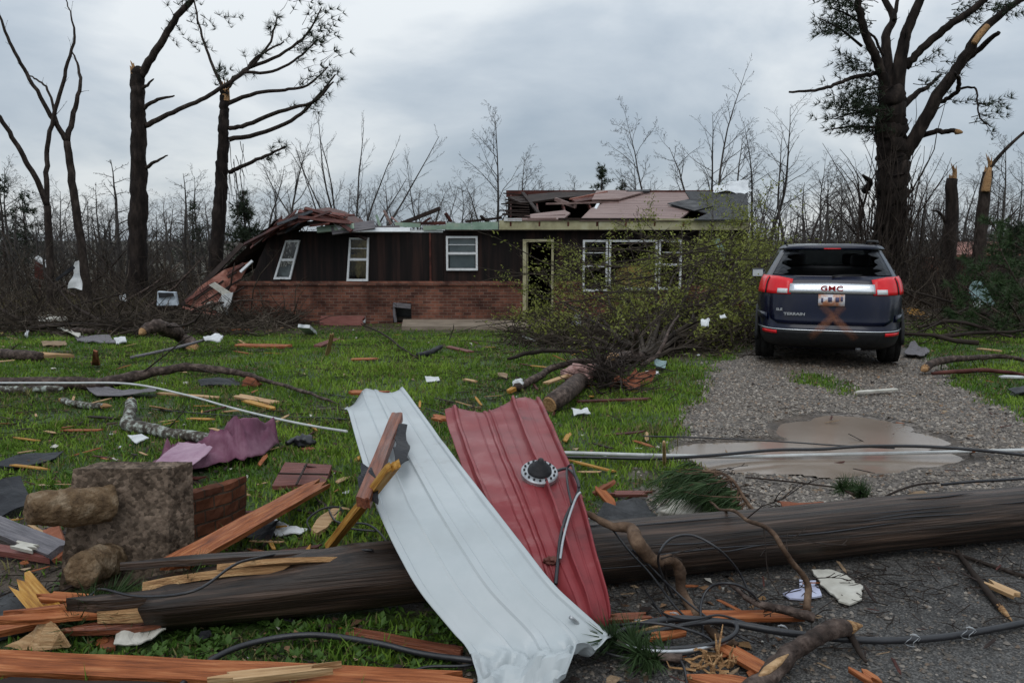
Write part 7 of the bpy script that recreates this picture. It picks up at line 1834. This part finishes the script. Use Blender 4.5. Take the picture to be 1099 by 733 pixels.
# --- right foreground
def droop_bough():
    rng = random.Random(90)
    st = catmull([G(812, 552, .2), G(800, 536, .24), G(785, 514, .30), G(766, 506, .30), G(748, 514, .22)], 8)
    mb = MB(); mb.tube(st, interp([.010, .008, .004], len(st)), 7); o = mb.build('pine_bough', M['root_bark'], None, True, 'green pine bough with long drooping needles behind the pole near the red sheet', 'pine bough')
    nd = MB(); sb = MB()
    for k in range(40):
        c = st[rng.randrange(6, len(st))]; d = Vector((rng.uniform(-1, .1), rng.gauss(0, .25), rng.uniform(-.5, .1))).normalized(); w = wander(rng, c, d, rng.uniform(.1, .36), 5, .12, -.05)
        for p in w: p.z = max(p.z, gz(p.x, p.y) + .03)
        sb.tube(w, [.005, .004, .004, .003, .002, .002], 4, False)
        for p in w[1:]:
            for _ in range(15):
                e = (Vector((-.8, rng.gauss(0, .25), -.35)) + Vector((rng.gauss(0, .22), rng.gauss(0, .2), rng.gauss(0, .22)))).normalized(); L = rng.uniform(.10, .2); s = e.cross(perp(rng, e)).normalized() * .0022
                m1 = p + e * L * .5; t = p + e * L - Vector((0, 0, L * .22)); t.z = max(t.z, gz(t.x, t.y) + .01)
                nd.add([p - s, p + s, m1 + s * .8, m1 - s * .8, t], [(0, 1, 2, 3), (3, 2, 4)])
    sb.build('twig', M['root_bark'], o, origin=tuple(o.location)); nd.build('needles', M['green_needles'], o, origin=tuple(o.location))
ground_tangle('twig_litter', 'small dark twigs and mulch littered along the pole', 1500, -2.7, 2.6, 2.7, 5.2, 'twig', 23, lambda x, y: float(np.clip(1.1 - abs(y - 3.7 - .18 * x) / .9, 0, 1)) if abs((Vector((x, y, 0)) - Vector((pL.x, pL.y, 0))).dot(py_)) > .2 else 0.0, (.04, .22), .0028, .02)
ground_tangle('twig_litter', 'thin dead twigs littered over the lawn', 1400, -7, 1.6, 5, 16, 'twig', 24, lambda x, y: float(fbm(np.array([x * .8]), np.array([y * .8]), 77, 3)[0] > .5), (.1, .5), .004, .03)
droop_bough()
bough('pine_bough', 'small dark pine sprig behind the pole at the right of the driveway', G(945, 541, .05), (-.9, .05, .15), .28, 6, 78, nl=.10, wid=.003)
bough('pine_bough', 'dark green pine sprig under the split pole end on the left', G(40, 668, .03), (1, .15, .03), .65, 10, 79, nl=.16, wid=.005, nt_=28)
bough('pine_bough', 'green pine sprig below the coiled cables at the bottom centre', G(732, 712, .02), (-.7, .1, .1), .3, 6, 80, nl=.13, wid=.004)
limb('root', 'gnarled twisting root hanging over the pole right of the red sheet', [(628, 552, .34), (650, 560, .36), (672, 566, .36), (684, 580, .34), (700, 601, .24), (722, 604, .20), (735, 616, .14), (738, 640, .05), (760, 668, .04), (790, 690, .03)], [.012, .018, .026, .032, .026, .022, .027, .022, .018, .012], 'root_bark', 3, 23, wob=.035)
limb('dark_limb', 'thin reddish branch arching over the pole down to the cables', [(752, 530, .12), (772, 545, .28), (800, 556, .34), (826, 572, .34), (842, 590, .30), (856, 612, .18), (866, 634, .08), (868, 655, .05)], [.005, .007, .009, .011, .012, .013, .016, .018], 'root_bark', 6, 24, wob=.03)
limb('dark_limb', 'curved thin branch rising behind the pole by the pine bough', [(742, 512, .12), (765, 503, .24), (785, 512, .24), (800, 540, .16), (818, 560, .1)], [.004, .006, .007, .008, .008], 'root_bark', 4, 25)
lb = limb('dark_limb', 'thick broken limb with orange bark wounds in the bottom right foreground', [(796, 745, .05), (826, 720, .07), (858, 697, .08), (884, 682, .09), (908, 676, .08)], [.042, .038, .036, .036, .034], 'limb_bark', 0, 26, (1,), wob=.02)
for a, b in (((812, 728), (846, 702)), ((862, 689), (897, 674))):
    mb = MB(); A, B = G(a[0], a[1], .085), G(b[0], b[1], .104); d = B - A; mb.tube([A, A.lerp(B, .3), A.lerp(B, .7), B], [.003, .016, .014, .003], 8); mb.build('bark_wound', M['pine_board'], lb, True, origin=tuple(lb.location))
limb('dark_limb', 'short dark branch joining the cables and the broken limb', [(870, 660, .06), (848, 655, .08), (822, 650, .10), (800, 640, .10), (782, 628, .08)], [.022, .02, .015, .011, .007], 'limb_bark', 4, 27)
limb('dark_limb', 'dark branch hanging under the broken limb tip', [(905, 676, .06), (920, 696, .03), (930, 712, .02)], [.015, .012, .006], 'twig', 1, 28)
limb('dark_limb', 'green barked stick with a pale cut tip on the right asphalt', [(1026, 590, .02), (1040, 608, .025), (1058, 632, .025), (1074, 652, .025)], [.011, .014, .016, .016], 'twig', 1, 29, (1,))
limb('dark_limb', 'thin black twig lying across the right asphalt', [(1000, 590, .02), (1040, 598, .02), (1080, 610, .02), (1120, 622, .02)], [.006, .009, .01, .01], 'twig', 2, 30)
path_obj('cable', 'thick black cable running from the cable coil to the right edge', 'cable', [(640, 690, .05), (672, 676, .09), (720, 664, .10), (780, 668, .09), (840, 678, .07), (900, 685, .04), (960, 687, .03), (1030, 681, .03), (1130, 662, .03)], .015, 'cable', 10, 8)
path_obj('cable', 'second black cable coiled beside the red sheet end', 'cable', [(600, 660, .15), (640, 684, .06), (700, 695, .05), (760, 692, .06), (788, 680, .08), (786, 668, .10), (750, 668, .10), (700, 678, .08), (655, 690, .06), (632, 700, .04)], .010, 'cable', 8, 8)
path_obj('cable', 'silver grey cable in the coil at the red sheet end', 'cable', [(612, 662, .18), (640, 682, .08), (690, 697, .06), (740, 698, .05), (780, 688, .06)], .008, 'silver_wire', 8, 8)
path_obj('cable', 'black wire loop standing on the ground before the pole', 'cable', [(755, 682, .05), (752, 650, .10), (762, 630, .16), (785, 626, .20), (806, 636, .14), (820, 652, .06), (848, 660, .04)], .006, 'cable', 7, 8)
path_obj('cable', 'thin black wire hooped over the front of the pole', 'cable', [(722, 640, .04), (708, 610, .20), (708, 592, .31), (722, 577, .345), (745, 575, .345), (772, 590, .30), (792, 612, .16), (806, 640, .05)], .0055, 'cable', 7, 8)
path_obj('cable', 'taut thin wire from the root down to the cable coil', 'cable', [(656, 566, .33), (676, 592, .24), (700, 618, .14), (724, 650, .07), (742, 668, .05)], .005, 'cable', 6, 6)
path_obj('cable', 'second taut thin wire crossing below the root', 'cable', [(678, 590, .3), (704, 614, .16), (740, 648, .1), (780, 676, .06), (810, 690, .04)], .005, 'cable', 6, 6)
for k, (pts, r, lab) in enumerate([([(640, 676, .06), (690, 668, .12), (740, 676, .10), (764, 690, .05), (730, 702, .04), (680, 694, .06), (650, 682, .08)], .006, 'thin black wire wound twice through the cable coil'), ([(604, 668, .14), (630, 690, .06), (664, 704, .04), (700, 706, .04), (740, 700, .04)], .006, 'thin black wire under the cable coil at the crumpled sheet end'),
                             ([(700, 648, .06), (716, 660, .12), (744, 664, .13), (772, 660, .10), (800, 668, .06)], .005, 'thin black wire arching over the cable coil'), ([(726, 700, .04), (734, 716, .04), (738, 735, .03)], .005, 'thin black wire running down from the coil to the bottom edge'), ([(690, 630, .05), (704, 650, .10), (716, 668, .10)], .004, 'short dark wire dropping into the coil from the root')]):
    path_obj('wire', lab, 'wire', pts, r, 'cable', 7, 8)
for k, (x, y) in enumerate([(684, 672), (722, 664), (760, 672), (838, 678), (980, 688), (1040, 680)]):   # bright tie wires round the thick cable
    c = G(x, y, .05); mb = MB(); mb.tube([c + Vector((.02 * math.cos(a) + .012 * math.sin(3 * a), .01 * a / 6, .028 * math.sin(a))) for a in np.linspace(0, 7.5, 20)], .0018, 4); mb.build('tie_wire', M['silver_wire'], None, True, 'thin bright tie wire twisted round the thick black cable', 'wire', 'tie wires on the thick cable')
mb = MB()
rng = random.Random(6)
for k in range(26):
    c = G(rng.uniform(736, 790), rng.uniform(706, 726), .03); mb.tube(wander(rng, c, (rng.gauss(0, 1), rng.gauss(0, .5), .5), rng.uniform(.05, .14), 4, .5), [.007, .006, .005, .004, .002], 4)
mb.build('wood_shavings', M['split_wood'], None, False, 'tangle of torn wood shavings at the bottom centre', 'shavings', kind='stuff')
# far red roofed shed on the right
sh = wthing('shed', tuple(U(1060, 290, 33)), 'low distant building with a faded red roof beyond the right bank', 'building')
a, b, c, d = U(1022, 276, 31), U(1102, 274, 31), U(1108, 261, 34), U(1016, 262, 34)
mb = MB(); mb.prism([a, b, c, d], (0, 0, .08)); mb.build('roof', M['pink_deck'], sh, fix=True)
mb = MB(); mb.box(((a.x + b.x) / 2, 32.6, (a.z + gz(a.x, 33)) / 2 - .2), (b.x - a.x - .5, 2.4, a.z - gz(a.x, 33) + .3)); mb.build('wall', M['brick'], sh)
mb = MB(); mb.box((a.x + 1.1, 31.38, a.z - .6), (.6, .06, .6)); mb.build('window', M['black_plastic'], sh)

# --- scattered small debris: countable splinters, chips and litter
def scatter(name, labels, cat, group, N, mt_list, seed, region, size, shape):
    rng = random.Random(seed); protos_ = []
    for m_ in mt_list:
        mb = MB()
        if shape == 'splinter':
            P = [(-.5, -.5, 0), (.3, -.5, 0), (.5, 0, 0), (.2, .5, 0), (-.4, .35, 0)]; mb.prism([Vector((p[0], p[1] * .12, p[2])) for p in P], (0, 0, .05))
        else:
            P = [(math.cos(a) * rng.uniform(.3, .6), math.sin(a) * rng.uniform(.3, .6), rng.uniform(-.08, .14)) for a in np.linspace(0, 2 * math.pi, 8)[:-1]]; mb.prism([Vector(p) for p in P], (0, 0, .05))
        me = np_mesh(name, mb.v, mb.f, M[m_]); protos_.append(me)
    for k in range(N):
        for _ in range(60):
            px, py = rng.uniform(*region[0]), rng.uniform(region[1][0] ** .5, region[1][1] ** .5) ** 2
            if region[2] is None or region[2](px, py): break
        p = G(px, py, .03 if shape == 'splinter' else .02); s = rng.uniform(*size)
        o = bpy.data.objects.new(name, rng.choice(protos_)); link(o); o.location = p; o.rotation_euler = (rng.gauss(0, .15), rng.gauss(0, .15), rng.uniform(0, 6.28)); o.scale = (s, s, s * .6)
        tag(o, labels, cat, group)
lawn = lambda px, py: px < 760 - max(0, (py - 400)) * .9
scatter('wood_splinter', 'small wood splinter strewn on the lawn', 'splinter', 'wood splinters strewn over the lawn', 210, ['pine_board', 'cedar', 'yellow_wood', 'dark_wood', 'rust_board'], 3, ((0, 760), (352, 640), lawn), (.10, .38), 'splinter')
scatter('paper_bit', 'tiny pale scrap of litter on the lawn', 'litter', 'pale scraps of litter on the lawn', 42, ['white_scrap', 'paper', 'white_scrap'], 4, ((0, 760), (348, 560), lawn), (.03, .08), 'chip')
scatter('wood_splinter', 'small wood splinter on the gravel or asphalt', 'splinter', 'splinters on the driveway and asphalt', 70, ['dark_wood', 'cedar', 'card', 'rust_board'], 5, ((660, 1099), (400, 733), lambda px, py: px > 760 - (py - 400) * .4), (.04, .16), 'splinter')
scatter('bark_chip', 'small torn bark chip lying by the pole', 'bark chip', 'bark chips around the pole', 90, ['dark_wood', 'cedar', 'card', 'felt', 'split_wood'], 6, ((0, 900), (590, 733), None), (.02, .07), 'chip')
scatter('paper_bit', 'pale scrap of litter caught in the brush', 'litter', 'pale scraps caught in the brush', 34, ['white_scrap', 'paper', 'pine_board'], 7, ((0, 230), (322, 362), None), (.10, .3), 'chip')

# ================================================================== GRAVEL AND GRASS
def gravel(n, seed):
    r = np.random.default_rng(seed)
    y = 2.6 + (11.5 - 2.6) * r.random(n * 3) ** 1.6; x = XL(y) - .3 + (np.minimum(XR(y), .72 * y + .6) - XL(y) + .5) * r.random(n * 3)
    g, v, a, m_ = zones(x, y)
    keep = (r.random(n * 3) < np.clip(v * 1.0 + a * .20 + m_ * .12, 0, 1)) & (pud_shape(x, y) < .05)
    x, y = x[keep][:n], y[keep][:n]; n = len(x)
    z = gz_np(x, y)
    s = (0.005 + .013 * r.random(n) ** 3) * np.where(y < 4.4, .75, 1.0) * (1 + .03 * y)
    base = np.array([(1, 0, 0), (.5, .87, 0), (-.5, .87, 0), (-1, 0, 0), (-.5, -.87, 0), (.5, -.87, 0), (.15, .1, .75)], float)
    an = r.random(n) * 6.28; ca, sa = np.cos(an), np.sin(an)
    J = base[None] * (1 + .5 * (r.random((n, 7, 1)) - .5)); J = J * np.stack([np.ones(n), .6 + .4 * r.random(n), .6 + .6 * r.random(n)], -1)[:, None]
    X = J[..., 0] * ca[:, None] - J[..., 1] * sa[:, None]; Y = J[..., 0] * sa[:, None] + J[..., 1] * ca[:, None]
    V = np.stack([X, Y, J[..., 2]], -1) * s[:, None, None] + np.stack([x, y, z], -1)[:, None]
    V[..., 2] += (r.random(n) * .004)[:, None]
    tri = np.array([(0, 1, 6), (1, 2, 6), (2, 3, 6), (3, 4, 6), (4, 5, 6), (5, 0, 6)])
    F = (np.arange(n)[:, None, None] * 7 + tri[None]).reshape(-1, 3)
    me = np_mesh('gravel', V.reshape(-1, 3), F, attr_mat('gravel_stone', .5, .5), False)
    pal = np.array([(.10, .088, .076), (.16, .145, .13), (.24, .22, .2), (.07, .063, .058), (.17, .125, .09), (.32, .3, .28)])
    c = pal[r.choice(6, n, p=[.3, .27, .14, .16, .1, .03])] * (.8 + .4 * r.random((n, 1))) * np.where(y < 4.6, .62, .92)[:, None] * np.array((1.08, 1.0, .9))
    ca_ = me.color_attributes.new('tint', 'FLOAT_COLOR', 'POINT'); ca_.data.foreach_set('color', np.repeat(np.concatenate([c, np.ones((n, 1))], 1), 7, 0).astype(np.float32).ravel())
    o = bpy.data.objects.new('gravel', me); link(o); tag(o, 'loose wet gravel of the driveway', None, None, 'stuff')
gravel(52000, 2)
def inside(polys, x, y):
    hit = np.zeros(len(x), bool)
    for P in polys:
        if len(P) < 3: continue
        b = (x > P[:, 0].min()) & (x < P[:, 0].max()) & (y > P[:, 1].min()) & (y < P[:, 1].max())
        ii = np.where(b)[0]
        if not len(ii): continue
        px, py = x[ii], y[ii]; c = np.zeros(len(ii), bool); j = len(P) - 1
        for i in range(len(P)):
            xi, yi, xj, yj = P[i, 0], P[i, 1], P[j, 0], P[j, 1]
            t = ((yi > py) != (yj > py)) & (px < (xj - xi) * (py - yi) / (yj - yi + 1e-12) + xi); c ^= t; j = i
        hit[ii[c]] = True
    return hit
def grass(seed):
    r = np.random.default_rng(seed)
    bands = [(2.5, 4.6, 3600), (4.6, 7.0, 3000), (7.0, 10.5, 1900), (10.5, 15, 950), (15, 21.5, 480)]
    xs, ys = [], []
    for y0, y1, d in bands:
        x0, x1 = -.70 * y1 - .4, min(.72 * y1, 16)
        n = int((x1 - x0) * (y1 - y0) * d); x = x0 + (x1 - x0) * r.random(n); y = y0 + (y1 - y0) * r.random(n)
        k = np.abs(x) < .70 * y + .4; x, y = x[k], y[k]
        g, v, a, m_ = zones(x, y)
        cl = fbm(x * 2.3, y * 2.3, 71, 3)
        p = g * np.clip(.55 + 1.5 * (cl - .3), .2, 1) + m_ * .10 * (cl > .5)
        k = r.random(len(x)) < p; xs.append(x[k]); ys.append(y[k])
    x = np.concatenate(xs); y = np.concatenate(ys)
    k = ~inside(FOOT, x, y)
    # nothing grows under the pole, inside the house or under its slab
    q = (np.stack([x, y], -1) - np.array(pL.to_2d())) @ np.array(py_.to_2d()); k &= ~((np.abs(q) < .12) & (x > pL.x))
    k &= ~((y > HY - 1.8) & (x > hx(432)) & (x < hx(640))) & ~((y > HY - .05) & (x > hx(249)) & (x < HXR))
    x, y = x[k], y[k]; n = len(x)
    z = gz_np(x, y)
    wide = fbm(x * .9, y * .9, 81, 3); fine = fbm(x * 6, y * 6, 91, 2)
    h = (.020 + .034 * r.random(n) ** 1.5) * (.55 + .9 * wide) * (1 + .9 * (fine > .55)) * (1 + .012 * y)
    w = (.0022 + .0022 * r.random(n)) * (1 + .085 * y)
    an = r.random(n) * 6.28; lean = h * (.25 + .9 * r.random(n)); ba = an + r.normal(0, .6, n) + 1.57
    dx_, dy_ = np.cos(an) * w, np.sin(an) * w; lx, ly = np.cos(ba) * lean, np.sin(ba) * lean
    P = np.zeros((n, 5, 3))
    P[:, 0] = np.stack([x - dx_, y - dy_, z - .004], -1); P[:, 1] = np.stack([x + dx_, y + dy_, z - .004], -1)
    P[:, 2] = np.stack([x + lx * .35 + dx_ * .8, y + ly * .35 + dy_ * .8, z + h * .62], -1); P[:, 3] = np.stack([x + lx * .35 - dx_ * .8, y + ly * .35 - dy_ * .8, z + h * .62], -1)
    P[:, 4] = np.stack([x + lx, y + ly, z + h], -1)
    base = np.arange(n)[:, None] * 5
    F = np.concatenate([base + np.array([[0, 1, 2]]), base + np.array([[0, 2, 3]]), base + np.array([[3, 2, 4]])], 0)
    me = np_mesh('grass', P.reshape(-1, 3), F, attr_mat('grass_blade', .6, .1, trans=.25), False)
    a = np.array((.055, .12, .015)); b = np.array((.21, .31, .042)); d = np.array((.19, .17, .07))
    med = fbm(x * 2.1, y * 2.1, 101, 3); t = np.clip(.35 * r.random(n) + 1.3 * (wide - .3) + 1.1 * (med - .42), 0, 1)[:, None]; c = a + (b - a) * t
    dead = (r.random(n) < .05 + .18 * (fine < .33) + .3 * (med < .32))[:, None]; c = np.where(dead, d * (.5 + .6 * r.random((n, 1))), c) * (.75 + .5 * r.random((n, 1)))
    ca_ = me.color_attributes.new('tint', 'FLOAT_COLOR', 'POINT'); ca_.data.foreach_set('color', np.repeat(np.concatenate([c, np.ones((n, 1))], 1), 5, 0).astype(np.float32).ravel())
    o = bpy.data.objects.new('grass', me); link(o); tag(o, 'short bright green spring grass of the lawn', None, None, 'stuff')
    print('blades', n)
grass(5)
def leaf_litter(N, seed):
    r = np.random.default_rng(seed)
    y = 2.6 + 15 * r.random(N) ** 1.4; x = (r.random(N) * 2 - 1) * (.7 * y + .3)
    k = (fbm(x * 1.3, y * 1.3, 131, 3) > .40) & (pud_shape(x, y) < .05); x, y = x[k], y[k]; n = len(x)
    s = (.008 + .02 * r.random(n) ** 2) * (1 + .05 * y); an = r.random(n) * 6.28
    g = zones(x, y)[0]; z = gz_np(x, y) + .006 + g * .03 * r.random(n)
    dx_, dy_ = np.cos(an) * s, np.sin(an) * s; t = (r.random((n, 4)) - .5) * s[:, None] * .9
    P = np.stack([np.stack([x - dx_, y - dy_, z + t[:, 0]], -1), np.stack([x + dy_ * .5, y - dx_ * .5, z + t[:, 1]], -1), np.stack([x + dx_, y + dy_, z + t[:, 2]], -1), np.stack([x - dy_ * .5, y + dx_ * .5, z + t[:, 3]], -1)], 1)
    me = np_mesh('leaf_litter', P.reshape(-1, 3), np.arange(n * 4).reshape(n, 4), attr_mat('litter_bits', .7, .15))
    pal = np.array([(.09, .05, .028), (.05, .032, .02), (.17, .10, .055), (.03, .022, .017), (.30, .22, .14), (.40, .38, .34)])
    c = pal[r.choice(6, n, p=[.27, .25, .18, .18, .09, .03])] * (.7 + .5 * r.random((n, 1)))
    ca_ = me.color_attributes.new('tint', 'FLOAT_COLOR', 'POINT'); ca_.data.foreach_set('color', np.repeat(np.concatenate([c, np.ones((n, 1))], 1), 4, 0).astype(np.float32).ravel())
    o = bpy.data.objects.new('leaf_litter', me); link(o); tag(o, 'brown dead leaves and bark crumbs littered over lawn and gravel', None, None, 'stuff')
leaf_litter(9000, 8)
# low broad leaved weeds in the near grass
def weeds(seed, N):
    rng = random.Random(seed); V, F = [], []
    k = 0
    while k < N:
        px, py = rng.uniform(60, 520), rng.uniform(480, 725); p = G(px, py, .01)
        z_ = [float(q[0]) for q in zones(np.array([p.x]), np.array([p.y]))]
        if z_[0] + z_[3] * .3 < rng.random() * .8: continue
        if inside(FOOT, np.array([p.x]), np.array([p.y]))[0]: continue
        k += 1
        for _ in range(rng.randint(4, 9)):
            a = rng.uniform(0, 6.28); el = rng.uniform(.25, 1.1); L = rng.uniform(.025, .06); d = Vector((math.cos(a) * math.cos(el), math.sin(a) * math.cos(el), math.sin(el))); s = Vector((-math.sin(a), math.cos(a), 0)) * L * .22
            o = len(V); V += [p, p + d * L * .55 + s, p + d * L - Vector((0, 0, L * .12)), p + d * L * .55 - s]; F.append((o, o + 1, o + 2, o + 3))
    me = np_mesh('weeds', V, F, mat('weed_leaf', [(.035, .07, .014), (.08, .15, .03)], 20, .5, trans=.2)); o = bpy.data.objects.new('weeds', me); link(o); tag(o, 'low broad leaved weeds in the near grass', None, None, 'stuff')
weeds(3, 420)
